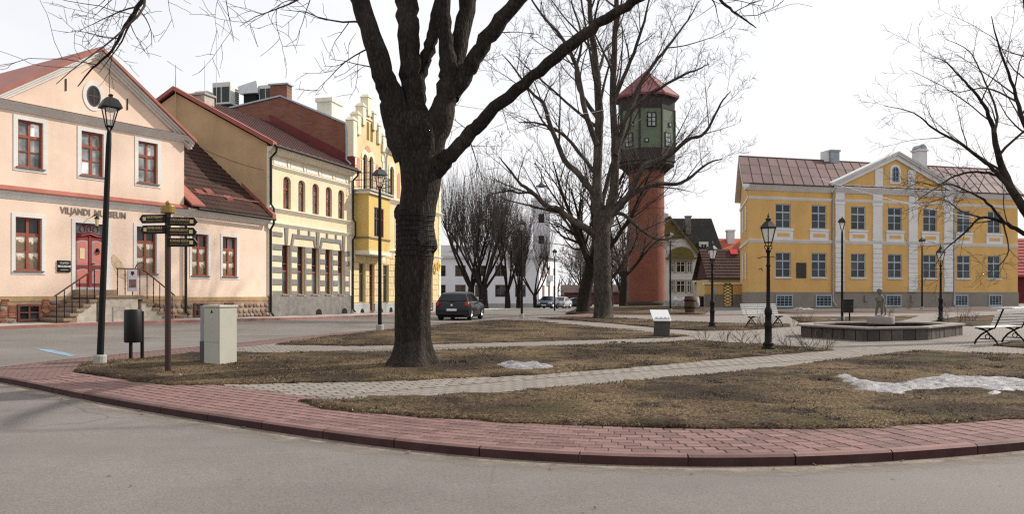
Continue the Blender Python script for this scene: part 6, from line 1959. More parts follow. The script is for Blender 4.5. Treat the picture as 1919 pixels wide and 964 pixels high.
for i in range(len(FO)):
    a, b, c, d = fl_out[i], fl_out[(i + 1) % 8], fl_in[(i + 1) % 8], fl_in[i]
    S = lambda p, k: (p[0] * k, p[1] * k)
    a_, b_, c_, d_ = S(a, .975), S(b, .975), S(c, 1.02), S(d, 1.02)
    wl = ob('basin_wall', MB().hexa([(*a_, -.2), (*b_, -.2), (*c_, -.2), (*d_, -.2)], [(*a_, .30), (*b_, .30), (*c_, .30), (*d_, .30)]), fst, ft_)
    lw = math.hypot(b[0] - a[0], b[1] - a[1])
    n = max(2, int(lw / .38))
    for k in range(n):                    # facing stones, upright slabs
        f0, f1 = (k + .04) / n, (k + .96) / n
        lp = lambda p, q, f: (p[0] + (q[0] - p[0]) * f, p[1] + (q[1] - p[1]) * f)
        o1, o2 = lp(a_, b_, f0), lp(a_, b_, f1)
        e1, e2 = S(o1, 1.008 + .008 * random.random()), S(o2, 1.008 + .008 * random.random())
        ob('facing_stone', MB().hexa([(*e1, -.1), (*e2, -.1), (*o2, -.1), (*o1, -.1)], [(*e1, .285), (*e2, .285), (*o2, .285), (*o1, .285)]), fst, ft_, bev=.008)
    ob('rim_stone', MB().hexa([(*S(a, 1.02), .302), (*S(b, 1.02), .302), (*S(c, .97), .302), (*S(d, .97), .302)], [(*S(a, 1.02), .362), (*S(b, 1.02), .362), (*S(c, .97), .362), (*S(d, .97), .362)]), rim_m, ft_, bev=.01)
ob('pedestal_foot', MB().lathe([(.22, .0), (.2, .36)], 20), mat('rusty_stone', (.10, .055, .03), .8, .3, 4), ft_)
ob('pedestal', MB().lathe([(.36, .36), (.40, .38), (.40, .58), (.385, .6)], 28), rim_m, ft_, smooth=True)

# statue of a standing child: one skinned body
def skin_body(name, verts, edges, radii, m, par=None, loc=(0, 0, 0), rz=0.0, sub=2, root=0, scale=1.0):
    me = bpy.data.meshes.new(name)
    me.from_pydata(verts, edges, [])
    o = bpy.data.objects.new(name, me)
    COL.objects.link(o)
    md = o.modifiers.new('skin', 'SKIN')
    md.use_smooth_shade = True
    lay_ = me.skin_vertices[0].data if me.skin_vertices else None
    if lay_ is None:
        bm = bmesh.new()
        bm.from_mesh(me)
        bm.verts.layers.skin.verify()
        bm.to_mesh(me)
        bm.free()
        lay_ = me.skin_vertices[0].data
    for i, r in enumerate(radii):
        lay_[i].radius = (r, r) if not isinstance(r, tuple) else r
    lay_[root].use_root = True
    o.modifiers.new('sub', 'SUBSURF').levels = sub
    o.modifiers['sub'].render_levels = sub
    dg = bpy.context.evaluated_depsgraph_get()
    dg.update()
    nm = bpy.data.meshes.new_from_object(o.evaluated_get(dg))
    bpy.data.objects.remove(o)
    nm.materials.clear()
    nm.materials.append(m)
    for p in nm.polygons:
        p.use_smooth = True
    r = bpy.data.objects.new(name, nm)
    COL.objects.link(r)
    r.parent = par
    r.location = loc
    r.rotation_euler = (0, 0, rz)
    r.scale = (scale,) * 3
    return r
bronze = mat('weathered_bronze', (.135, .128, .105), .65, .3, 9, .25, 40, metal=.15, stain=(.24, .235, .2), stain_amt=.6)
V = [(0, 0, .40), (0, .01, .52), (.005, .005, .62), (0, 0, .665), (.0, -.01, .72), (-.004, -.02, .775), (-.004, -.012, .84),
     (.055, 0, .37), (.065, -.02, .22), (.06, .01, .06), (.062, -.04, .02), (.06, -.09, .012),
     (-.055, .0, .37), (-.085, .02, .21), (-.10, .06, .06), (-.105, .03, .018), (-.115, -.02, .012),
     (.085, .005, .61), (.115, -.01, .49), (.135, -.06, .39), (.14, -.09, .34),
     (-.085, .005, .61), (-.125, -.02, .50), (-.06, -.10, .47), (-.02, -.115, .49)]
E_ = [(0, 1), (1, 2), (2, 3), (3, 4), (4, 5), (5, 6), (0, 7), (7, 8), (8, 9), (9, 10), (10, 11), (0, 12), (12, 13), (13, 14), (14, 15), (15, 16), (2, 17), (17, 18), (18, 19), (19, 20), (2, 21), (21, 22), (22, 23), (23, 24)]
r_ = [.085, .08, .07, .035, .06, .075, .05, .06, .046, .03, .028, .02, .06, .046, .03, .028, .02, .036, .03, .024, .022, .036, .03, .024, .022]
stt = thing('statue', 'greenish bronze statue of a standing child on the fountain pedestal', 'statue', (fcx - .03, fcy, FZ + .6), RAD(-25))
skin_body('figure', V, E_, r_, bronze, stt)
ob('hair', MB().ball((-.004, .002, .80), .082, 12, 8, .85), bronze, stt, smooth='all')
ob('face', MB().ball((-.03, -.088, .77), .011, 6, 5).ball((.022, -.088, .77), .011, 6, 5).tube([(-.004, -.092, .775), (-.004, -.11, .745)], [.008, .014], 6).tube([(-.022, -.088, .715), (.014, -.088, .715)], .007, 5), bronze, stt, smooth='all')
for s, (hx, hy, hz) in ((1, (.142, -.1, .32)), (-1, (-.005, -.12, .495))):
    q = MB()
    for k in range(4):
        q.tube([(hx + (k - 1.5) * .011, hy, hz), (hx + (k - 1.5) * .013, hy - .022, hz - .02 - .004 * (k % 2)), (hx + (k - 1.5) * .012, hy - .02, hz - .045)], .0065, 5)
    q.tube([(hx - s * .02, hy + .005, hz + .01), (hx - s * .035, hy - .02, hz - .012)], .0075, 5)
    ob('fingers', q, bronze, stt, smooth='all')
ob('fish', MB().tube([(.14, -.1, .36), (.15, -.12, .28), (.16, -.12, .18), (.165, -.1, .1), (.15, -.09, .05)], [.02, .038, .034, .016, .03], 8), bronze, stt, smooth='all')
ob('rock', MB().lathe([(.16, 0), (.15, .02), (.05, .035)], 10, .02, 0), bronze, stt)

# ------------------------------------------------------------------ cars
tyre_m = mat('tyre', (.015, .015, .015), .85, .2, 8)
rim_al = mat('alloy', (.62, .62, .63), .3, .06, 5, 0, metal=.7)
car_glass = glass_mat('car_glass', (.010, .011, .013), .06, .2)
car_glass.node_tree.nodes['Principled BSDF'].inputs['Specular IOR Level'].default_value = .22
tail_red = mat('tail_red', (.55, .02, .015), .25, .1)
head_cl = mat('headlight', (.6, .62, .65), .15, .1)
plate_w = mat('plate', (.7, .7, .68), .5, .03)
def paint(name, c):
    m, nt, b = new_mat(name)
    b.inputs['Base Color'].default_value = (*c, 1)
    b.inputs['Roughness'].default_value = .28
    b.inputs['Specular IOR Level'].default_value = .3
    b.inputs['Coat Weight'].default_value = .12
    b.inputs['Coat Roughness'].default_value = .05
    v = coord(nt)
    bump(nt, b, noise_tex(nt, v, 1.5, 1), .02, .02)
    return m
def car(label, loc, rz, pm, sedan, group=None):
    """forward is +y, origin on the ground under the middle"""
    t = thing('hatchback' if not sedan else 'parked_car', label, 'car', loc, rz, group)
    Lh, W = (2.1, .88) if not sedan else (2.25, .88)
    if not sedan:
        low = [(-2.08, .32), (-2.12, .5), (-2.08, .72), (-2.0, .98), (-1.2, 1.0), (.2, .98), (1.0, .95), (1.75, .82), (2.06, .66), (2.1, .45), (2.0, .25), (-1.95, .22)]
        gh = [(-1.98, .96), (-1.72, 1.32), (-1.45, 1.44), (-.6, 1.48), (.1, 1.44), (.95, .95)]
    else:
        low = [(-2.25, .35), (-2.27, .55), (-2.22, .85), (-2.05, .97), (-1.3, .98), (.4, .96), (1.1, .92), (1.9, .80), (2.22, .62), (2.26, .42), (2.15, .24), (-2.15, .22)]
        gh = [(-1.6, .95), (-1.0, 1.36), (-.5, 1.42), (.05, 1.40), (1.15, .92)]
    def shell(pts, wf):
        m = MB()
        n = len(pts)
        cy = sum(p[0] for p in pts) / n
        cz = sum(p[1] for p in pts) / n
        secs = wf
        for x, k, kz in secs:
            for y, z in pts:
                m.v.append((x, cy + (y - cy) * k, cz + (z - cz) * kz))
        for i in range(len(secs) - 1):
            for j in range(n):
                j2 = (j + 1) % n
                m.f.append((i * n + j, i * n + j2, i * n + n + j2, i * n + n + j))
        m.f += [tuple(range(n)), tuple((len(secs) - 1) * n + j for j in range(n - 1, -1, -1))]
        return m
    bo = ob('body', shell(low, [(-W, .955, .90), (-W + .05, .985, .97), (-W + .16, 1, 1), (0, 1.012, 1), (W - .16, 1, 1), (W - .05, .985, .97), (W, .955, .90)]), pm, t, smooth='all')
    g = MB()
    n = len(gh)
    z0, z1 = gh[0][1], max(p[1] for p in gh)
    def gx_(z): return W - .06 - .22 * (z - z0) / (z1 - z0)
    for s in (-1, 1):
        for y, z in gh:
            g.v.append((s * gx_(z), y, z))
    for y, z in gh:
        g.v.append((0, y + (.02 if y > 0 else -.05), z + .025))
    for j in range(n - 1):
        g.f += [(j, j + 1, 2 * n + j + 1, 2 * n + j), (2 * n + j, 2 * n + j + 1, n + j + 1, n + j)]
    g.f += [tuple(range(n)), tuple(range(2 * n - 1, n - 1, -1))]
    ob('cabin', g, pm, t, smooth=True)
    def inset(ya, yb):
        def top(y):
            for (a, za), (b, zb) in zip(gh, gh[1:]):
                if a <= y <= b:
                    return za + (zb - za) * (y - a) / (b - a)
            return z0
        return top
    tp = inset(0, 0)
    spans = ((-1.5, -.62), (-.55, .12), (.16, .62)) if not sedan else ((-1.15, -.5), (-.44, .2), (.24, .75))
    for s in (-1, 1):
        for a, b in spans:
            ys = [a + (b - a) * k / 4 for k in range(5)]
            pts = [(y, max(z0 + .04, tp(y) - .09)) for y in ys]
            q = MB()
            lo = [(a, z0 + .03), (b, z0 + .03)]
            ring = lo + pts[::-1]
            q.v = [(s * (gx_(z) + .008), y, z) for y, z in ring]
            q.f = [tuple(range(len(ring)))]
            ob('side_window', q, car_glass, t)
    (ya, za), (yb, zb) = (gh[0], gh[1])
    def screen(p, q_, f0, f1, off, name):
        A_ = lambda f: (p[0] + (q_[0] - p[0]) * f, p[1] + (q_[1] - p[1]) * f)
        (y0_, z0_), (y1_, z1_) = A_(f0), A_(f1)
        sgn = -1 if off < 0 else 1
        m_ = MB().add([(-gx_(z0_) + .09, y0_ + off * .3, z0_ + .02), (0, y0_ + off, z0_ + .03), (gx_(z0_) - .09, y0_ + off * .3, z0_ + .02), (gx_(z1_) - .09, y1_ + off * .3, z1_ + .02), (0, y1_ + off, z1_ + .04), (-gx_(z1_) + .09, y1_ + off * .3, z1_ + .02)], [(0, 1, 4, 5), (1, 2, 3, 4)])
        ob(name, m_, car_glass, t)
    screen(gh[0], gh[1] if not sedan else gh[1], .1, 1.0, -.06, 'rear_window')
    screen(gh[-1], gh[-2], .08, .88, .05, 'windscreen')
    for s in (-1, 1):
        if not sedan:
            ob('tail_light', MB().box(s * W * .97 - .17 if s > 0 else s * W * .97 - .01, -2.125, .74, s * W * .97 + .01 if s > 0 else s * W * .97 + .17, -1.9, .95), tail_red, t, bev=.05)
        else:
            ob('tail_light', MB().box(min(s * .5, s * .8), -2.27, .66, max(s * .5, s * .8), -2.1, .82), tail_red, t, bev=.03)
        ob('headlight', MB().box(min(s * .48, s * .82), Lh - .22, .58, max(s * .48, s * .82), Lh - .02, .74), head_cl, t, bev=.04)
        ob('mirror', MB().box(min(s * (W - .02), s * (W + .17)), .55, .93, max(s * (W - .02), s * (W + .17)), .68, 1.06), pm, t, bev=.03)
        for y in ((-1.28, 1.30) if not sedan else (-1.32, 1.36)):
            q = MB().lathe([(.19, -.1), (.29, -.11), (.315, -.08), (.315, .08), (.29, .11), (.19, .1)], 20)
            q.v = [(z + s * (W - .10), y + x, yy + .31) for x, yy, z in q.v]
            wh = ob('wheel', q, tyre_m, t, smooth=True)
            q = MB().lathe([(.19, -.02), (.2, .1), (.17, .085), (.15, .06), (.05, .075), (.04, .1), (.001, .1)], 20, cap=False)
            q.v = [(s * z + s * (W - .10), y + x, yy + .31) for x, yy, z in q.v]
            rm = ob('rim', q, rim_al, wh)
            sp = MB()
            for k in range(5):
                a = k * 2 * math.pi / 5
                sp.tube([(s * (W + .0), y + .03 * math.cos(a), .31 + .03 * math.sin(a)), (s * (W - .005), y + .18 * math.cos(a), .31 + .18 * math.sin(a))], .022, 4)
            ob('spoke', sp, rim_al, wh)
    ob('number_plate', MB().box(-.26, -Lh - .055, .50, .26, -Lh - .0, .61), plate_w, t)
    ob('number_plate', MB().box(-.26, Lh - .0, .36, .26, Lh + .035, .47), plate_w, t)
    ob('bumper', MB().box(-W + .06, -Lh - .04, .28, W - .06, -Lh + .12, .46), mat('dark_trim', (.012, .012, .013), .6), t, bev=.04)
    ob('grille', MB().box(-.4, Lh - .05, .52, .4, Lh + .012, .66), MATS['dark_trim'], t)
    q = MB().lathe([(.055, 0), (.055, .012)], 16)
    q.v = [(x, -Lh - .03 - z, y + .80) for x, y, z in q.v]
    ob('badge', q, rim_al, t)
    ob('shadow_gap', MB().box(-W + .1, -1.9, .16, W - .1, 1.95, .26), MATS['dark_trim'], t)
    return t
car('black hatchback with red tail lights driving away past the thick tree', (-2.75, 43.2, .245), RAD(-9.5), paint('paint_black', (.004, .0045, .006)), False)
car('dark blue-grey saloon parked facing the viewer beside the white hall', (4.15, 92, gz(4.15, 92)), RAD(165), paint('paint_blue', (.05, .065, .10)), True, 'cars parked by the town hall')
car('silver saloon parked behind the dark blue-grey one', (6.0, 99, gz(6, 99)), RAD(160), paint('paint_silver', (.35, .35, .36)), True, 'cars parked by the town hall')
car('dark navy saloon parked side-on in the gap left of the leaning tree', (8.4, 108, gz(8.4, 108)), RAD(95), paint('paint_navy', (.015, .02, .035)), True, 'cars parked by the town hall')

# small things
bs = thing('stone_bollard', 'pale square bollard under the pollarded trees', 'bollard', (-5.0, 86, gz(-5, 86)))
ob('block', MB().box(-.38, -.3, -.2, .38, .3, 1.7), mat('bollard_tan', (.30, .25, .18), .9), bs, bev=.05)
ob('top', MB().box(-.42, -.34, 1.7, .42, .34, 1.82), MATS['bollard_tan'], bs)
pt = thing('barrel_planter', 'rust-brown barrel-shaped planter on the lawn near the villa', 'planter', (10.87, 48.9, .47))
ob('barrel', MB().lathe([(.29, 0), (.33, .3), (.34, .6), (.33, .95), (.29, 1.02), (.26, .95)], 20), mat('barrel_rust', (.09, .045, .03), .85, .25, 5, .3, 30), pt, smooth=True)
ob('hoop', MB().lathe([(.345, .28), (.352, .3), (.352, .36), (.345, .38)], 20, cap=False).lathe([(.352, .7), (.358, .72), (.358, .78), (.35, .8)], 20, cap=False), black_iron, pt)
wb = thing('wheelie_bin', 'black wheeled refuse bin beside the garden wall', 'bin', (16.0, 66.9, .42))
ob('body', MB().hexa([(-.25, -.25, .05), (.25, -.25, .05), (.25, .25, .05), (-.25, .25, .05)], [(-.3, -.32, .95), (.3, -.32, .95), (.3, .3, .95), (-.3, .3, .95)]), MATS['bin_black'], wb, bev=.03)
ob('lid', MB().hexa([(-.32, -.36, .95), (.32, -.36, .95), (.32, .33, .95), (-.32, .33, .95)], [(-.3, -.3, 1.02), (.3, -.3, 1.02), (.3, .33, 1.08), (-.3, .33, 1.08)]), MATS['bin_black'], wb)
wl = MB().tube([(-.28, .24, .1), (.28, .24, .1)], .1, 12)
ob('wheel', wl, tyre_m, wb)
# overhead cables
cab_w = mat('cable_grey', (.3, .3, .3), .6)
def cable(p, q, sag, r, label, m=cab_w):
    p, q = Vector(p), Vector(q)
    pts = [p.lerp(q, k / 16) - Vector((0, 0, sag * 4 * (k / 16) * (1 - k / 16))) for k in range(17)]
    return tag(ob('overhead_cable', MB().tube(pts, r, 4), m), label, 'cable', 'overhead cables')
cable((15.5, 41.0, 7.6), (27.5, 44.5, 5.6), .25, .016, 'pale sloping cable stretched in front of the mansion pediment')
cable((-13.6, 33.2, 8.0), (-11.9, 38.3, 7.55), .12, .012, 'short cable between the museum gable and the striped house', black_iron)
cable((-1.3, 14.6, 5.1), (5.0, 40.2, 11.0), .3, .006, 'thin cable from the thick tree towards the water tower')
# cable of fairy lights wound round the thick trunk
# ------------------------------------------------------------------ trees
def bark(name, c1, c2, sx, sz, strength, dist):
    m, nt, b = new_mat(name)
    v = coord(nt, 'Object', (sx, sx, sz))
    n1 = noise_tex(nt, v, 1.0, 6, .7)
    vo = N(nt, 'ShaderNodeTexVoronoi', Scale=1.6)
    vo.feature = 'DISTANCE_TO_EDGE'
    L(nt, mixc(nt, .25, v, n1), vo.inputs['Vector'])
    c = ramp(nt, n1, [(.3, c1), (.7, c2)]).outputs['Color']
    k = ramp(nt, vo.outputs['Distance'], [(0, (.35,) * 3), (.25, (1.0,) * 3)]).outputs['Color']
    c = mixc(nt, .8, c, k, 'MULTIPLY')
    v2 = coord(nt, 'Object', (1, 1, .5))
    gr = ramp(nt, noise_tex(nt, v2, 1.1, 4, .6), [(.5, (0, 0, 0)), (.72, (.5,) * 3)]).outputs['Color']
    c = mixc(nt, gr, c, tuple(x * 1.7 for x in c2))
    L(nt, c, b.inputs['Base Color'])
    b.inputs['Roughness'].default_value = .95
    b.inputs['Specular IOR Level'].default_value = .15
    ad = N(nt, 'ShaderNodeMath', operation='ADD')
    L(nt, n1, ad.inputs[0])
    L(nt, vo.outputs['Distance'], ad.inputs[1])
    bump(nt, b, ad.outputs[0], strength, dist)
    return m
bark_big = bark('bark_old', (.017, .0135, .011), (.058, .046, .038), 16, 4.5, 1.0, .05)
bark_mid = bark('bark_grey', (.045, .036, .030), (.105, .088, .073), 8, 3, .8, .04)
bark_dark = bark('bark_dark', (.018, .014, .011), (.05, .038, .03), 8, 3, .6, .03)
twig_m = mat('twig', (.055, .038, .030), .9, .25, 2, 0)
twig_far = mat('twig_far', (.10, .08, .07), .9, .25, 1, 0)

class Wood:
    """collects polylines; the tubes are made all at once"""
    def __init__(s):
        s.items = {}
        s.V = []
    def tube(s, P, r, sides):
        s.items.setdefault((len(P), sides), []).append((P, r))
        s.V = s.items
    def mesh(s, name, m):
        VV, FF, base = [], [], 0
        for (k, sides), lst in s.items.items():
            P = np.array([p for p, _ in lst], float)
            r = np.array([q for _, q in lst], float)
            T = np.gradient(P, axis=1)
            T /= np.linalg.norm(T, axis=2)[..., None] + 1e-9
            steep = np.abs(T[:, :, 2]).mean(1) >= .8
            ref = np.where(steep[:, None], np.array([1., .2, 0]), np.array([0., 0, 1]))
            U = np.cross(T, ref[:, None, :])
            U /= np.linalg.norm(U, axis=2)[..., None] + 1e-9
            W = np.cross(U, T)
            a = np.arange(sides) * 2 * np.pi / sides
            ring = P[:, :, None, :] + r[:, :, None, None] * (np.cos(a)[:, None] * U[:, :, None, :] + np.sin(a)[:, None] * W[:, :, None, :])
            n = len(lst)
            VV.append(ring.reshape(-1, 3))
            t = np.arange(n)[:, None, None] * (k * sides)
            i = np.arange(k - 1)[None, :, None] * sides
            j = np.arange(sides)[None, None, :]
            j2 = (j + 1) % sides
            FF.append(np.stack([t + i + j, t + i + sides + j, t + i + sides + j2, t + i + j2], -1).reshape(-1, 4) + base)
            base += n * k * sides
        V = np.concatenate(VV)
        F = np.concatenate(FF)
        me = bpy.data.meshes.new(name)
        me.vertices.add(len(V))
        me.vertices.foreach_set('co', V.ravel())
        me.loops.add(F.size)
        me.loops.foreach_set('vertex_index', F.ravel().astype(np.int32))
        me.polygons.add(len(F))
        me.polygons.foreach_set('loop_start', np.arange(0, F.size, 4, dtype=np.int32))
        me.polygons.foreach_set('loop_total', np.full(len(F), 4, dtype=np.int32))
        me.polygons.foreach_set('use_smooth', np.ones(len(F), dtype=bool))
        me.update(calc_edges=True)
        me.materials.append(m)
        return me

class Tree:
    def __init__(s, seed, thick=.05, rmin=.006, up=.25, spread=(30, 62), wob=.10, dens=1.0, ratio=(.45, .68), lenr=(.45, .8)):
        s.rng = np.random.default_rng(seed)
        s.big, s.fine = Wood(), Wood()
        s.thick, s.rmin, s.up, s.spread, s.wob, s.dens, s.ratio, s.lenr = thick, rmin, up, spread, wob, dens, ratio, lenr
        s.clip = None
        s.caps = {0: 26, 1: 26, 2: 6, 3: 4}
    def put(s, P, r):
        m = max(r)
        if s.clip and not s.clip(P):
            return
        (s.big if m >= s.thick else s.fine).tube(P, r, 14 if m > .15 else 9 if m > .06 else 5 if m > .02 else 3)
    def path(s, p, d, ln, n, up=None):
        up = s.up if up is None else up
        d = np.array(d, float)
        d /= math.sqrt(d @ d)
        D = d + np.cumsum(s.rng.normal(0, s.wob * 2.2 / math.sqrt(n), (n, 3)), 0)
        D[:, 2] += up * .96 * np.arange(1, n + 1) / n
        D /= np.sqrt((D * D).sum(1))[:, None]
        return np.concatenate([np.array(p, float)[None], np.array(p, float) + np.cumsum(D, 0) * (ln / n)])
    def grow(s, P, r, lev, lmax, start=.25, cnt=None):
        """side branches of a limb, then theirs"""
        if lev > lmax:
            return
        P = np.asarray(P)
        seg = np.linalg.norm(np.diff(P, axis=0), axis=1)
        cum = np.r_[0, np.cumsum(seg)]
        ln = cum[-1]
        n = cnt if cnt is not None else max(2, int(s.dens * (2.0 + ln * (1.8 if lev <= 1 else 2.6))))
        n = min(n, s.caps.get(lev, 3))
        ph = s.rng.uniform(0, 6.28)
        for k in range(n):
            t = start + (1 - start) * (k + s.rng.uniform(.1, .9)) / n
            u = t * ln
            i = min(np.searchsorted(cum, u) - 1, len(seg) - 1)
            i = max(i, 0)
            f = (u - cum[i]) / max(seg[i], 1e-6)
            p = P[i] * (1 - f) + P[i + 1] * f
            rr = r[i] * (1 - f) + r[i + 1] * f
            d = (P[i + 1] - P[i]) / max(seg[i], 1e-6)
            ph += 2.4 + s.rng.normal(0, .5)
            dx, dy, dz = d
            q = math.hypot(dx, dy)
            if q < .05:
                a, b = np.array([1., 0, 0]), np.array([0, 1., 0])
            else:
                a = np.array([dy / q, -dx / q, 0])
                b = np.array([dz * dx / q, dz * dy / q, -q])
            side = a * math.cos(ph) + b * math.sin(ph)
            an = math.radians(s.rng.uniform(*s.spread))
            nd = d * math.cos(an) + side * math.sin(an) + np.array([0, 0, s.up * .5])
            cr = max(s.rmin, min(rr * s.rng.uniform(*s.ratio), rr * .8))
            cl = max(.25, ln * s.rng.uniform(*s.lenr) * (1.05 - .55 * t)) if lev > 0 else ln * s.rng.uniform(*s.lenr) * (1.1 - .5 * t)
            m = 5 if cl < .8 else 8
            Q = s.path(p, nd, cl, m)
            rs = np.linspace(cr, max(s.rmin * .7, cr * .25), m + 1)
            s.put(Q, rs)
            if cr > s.rmin * 1.05 or lev < lmax:
                s.grow(Q, rs, lev + 1, lmax, .2)
    def limb(s, pts, r, n=None):
        """hand-set limb through the given points, smoothed"""
        P = [np.array(p, float) for p in pts]
        out, ro = [], []
        for i in range(len(P) - 1):
            p0, p1, p2, p3 = P[max(i - 1, 0)], P[i], P[i + 1], P[min(i + 2, len(P) - 1)]
            for k in range(5):
                t = k / 5
                out.append(.5 * ((2 * p1) + (-p0 + p2) * t + (2 * p0 - 5 * p1 + 4 * p2 - p3) * t * t + (-p0 + 3 * p1 - 3 * p2 + p3) * t ** 3))
                ro.append(r[i] * (1 - t) + r[i + 1] * t)
        out.append(P[-1])
        ro.append(r[-1])
        out = np.array(out)
        j = s.rng.normal(0, 1, out.shape) * np.minimum(np.array(ro), .05)[:, None] * .25
        j[0] = 0
        out += j
        ro = np.array(ro) * (1 + s.rng.normal(0, .03, len(ro)))
        s.put(out, ro)
        return out, ro
    def build(s, name, label, loc, rz=0.0, bm=None, tm=None, group='bare park trees', extra=None, cat='tree', sc=1.0):
        t = thing(name, label, cat, loc, rz, group)
        t.scale = (sc,) * 3
        if s.big.V:
            o = bpy.data.objects.new('trunk', s.big.mesh('trunk', bm or bark_mid))
            COL.objects.link(o)
            o.parent = t
        if s.fine.V:
            o = bpy.data.objects.new('crown', s.fine.mesh('crown', tm or twig_m))
            COL.objects.link(o)
            o.parent = t
        return t

# --- the thick old tree in the foreground: trunk with burrs, forked limbs
BT = (-1.86, 14.68)
btz = .29
def bpt(px, py, dy=0.0):
    """offsets from the trunk foot read at 102 px per metre, pushed dy metres back or forward"""
    k = 1 + dy / 14.68
    return ((px - 772) / 102.2 * k + BT[0] * (k - 1), dy, (684 - py) / 102.2 * k - (684 - 552) / 102.2 * (k - 1))
T = Tree(11, thick=.045, rmin=.005, up=.05, spread=(35, 70), wob=.13)
# trunk surface with ridges
prof = [(700, 776, 52), (684, 773, 46), (668, 774, 38), (640, 776, 34), (600, 775, 33), (540, 776, 33.5), (500, 778, 35), (470, 780, 36.5), (455, 783, 38.5), (440, 782, 36), (420, 780, 34.5), (398, 781, 36.5), (380, 785, 34), (350, 790, 35), (315, 791, 38), (290, 790, 41), (262, 787, 48), (240, 784, 52), (215, 784, 47)]
tm = MB()
nz, na = 110, 48
zs_ = np.array([(684 - p[0]) / 102.2 for p in prof])
cx_ = np.array([(p[1] - 772) / 102.2 for p in prof])
rd_ = np.array([p[2] / 102.2 for p in prof])
for i in range(nz):
    z = zs_[0] + (zs_[-1] - zs_[0]) * i / (nz - 1)
    c = np.interp(z, zs_, cx_)
    r = np.interp(z, zs_, rd_)
    for k in range(na):
        a = 2 * math.pi * k / na
        q = Vector((math.cos(a) * 1.4, math.sin(a) * 1.4, z * .45))
        ridge = noise.fractal(Vector((math.cos(a) * 4.5, math.sin(a) * 4.5, z * 1.1)), .9, 2.1, 4)
        f = 1 + .075 * noise.noise(q * 1.6) + .045 * ridge
        if z < .5:
            f += .28 * max(0, .5 - z) * (1 + 1.1 * math.sin(a * 5 + 1.0))
        tm.v.append((c + r * f * math.cos(a), r * f * math.sin(a), z))
for i in range(nz - 1):
    for k in range(na):
        k2 = (k + 1) % na
        tm.f.append((i * na + k, i * na + k2, (i + 1) * na + k2, (i + 1) * na + k))
big = thing('old_tree', 'thick dark old tree with burred trunk and forking limbs in the foreground', 'tree', (BT[0], BT[1], btz), group='bare park trees')
ob('trunk', tm, bark_big, big, smooth='all', recalc=False)
for px, py, dy, r in ((752, 400, -.05, .10), (742, 246, -.05, .15), (812, 455, -.05, .11), (768, 590, -.22, .09), (822, 268, 0, .11)):
    x, y, z = bpt(px, py)
    bm = bmesh.new()
    bmesh.ops.create_icosphere(bm, subdivisions=3, radius=r)
    for v in bm.verts:
        v.co *= 1 + .3 * noise.fractal(v.co * 11, .9, 2, 3)
    bu = MB()
    bm.verts.ensure_lookup_table()
    bu.v += [(v.co.x + x, v.co.y + dy, v.co.z * 1.7 + z) for v in bm.verts]
    bu.f += [tuple(v.index for v in f.verts) for f in bm.faces]
    bm.free()
    ob('burr', bu, bark_big, big, smooth='all')
def lim(pts, rad, dys):
    P = [bpt(px, py, d) for (px, py), d in zip(pts, dys)]
    return T.limb(P, [r / 102.2 for r in rad])
LB = []
LB.append(lim([(772, 290), (752, 235), (738, 183), (720, 137), (702, 75), (676, 0), (640, -90), (560, -200), (420, -230), (330, -120), (268, 0), (238, 45), (212, 92), (176, 126), (148, 160)], [34, 30, 24, 21, 18, 17, 14, 11, 8, 6, 4.2, 3, 2.4, 1.6, .8], [0, -.1, -.2, -.3, -.35, -.4, -.5, -.6, -.8, -.9, -.9, -.9, -.9, -.9, -.9]))
LB.append(lim([(786, 290), (784, 230), (776, 180), (771, 124), (768, 60), (765, 0), (760, -120), (740, -300)], [30, 26, 22, 19, 20, 21, 18, 10], [.1, .05, 0, .0, .1, .2, .3, .5]))
LB.append(lim([(786, 190), (790, 140), (803, 100), (815, 55), (828, 0), (850, -120), (880, -260)], [14, 13, 12, 12, 13, 10, 6], [.1, .2, .2, .25, .3, .5, .8]))
LB.append(lim([(800, 310), (815, 250), (838, 190), (842, 140), (838, 83), (834, 0), (830, -150)], [32, 27, 22, 18, 14, 13, 9], [0, -.05, -.1, -.15, -.2, -.3, -.5]))
LB.append(lim([(838, 190), (852, 130), (866, 70), (880, 0), (905, -120), (920, -260)], [20, 18, 17, 16, 13, 8], [-.05, .05, .15, .25, .4, .6]))
LB.append(lim([(846, 180), (872, 140), (896, 102), (928, 54), (966, 4), (1020, -60), (1080, -180)], [18, 16, 15, 14.5, 13.5, 11, 6], [-.1, -.15, -.2, -.25, -.3, -.4, -.6]))
LB.append(lim([(806, 330), (832, 305), (852, 282), (886, 245), (919, 212), (985, 154), (1060, 91), (1126, 41), (1192, 0), (1270, -45), (1335, -15), (1370, 14), (1398, 34), (1420, 50)], [20, 16, 14, 13, 12, 10.5, 10.5, 9, 8, 5, 3, 2.2, 1.6, .8], [0, -.1, -.2, -.3, -.4, -.6, -.8, -1, -1.2, -1.3, -1.3, -1.3, -1.3, -1.3]))
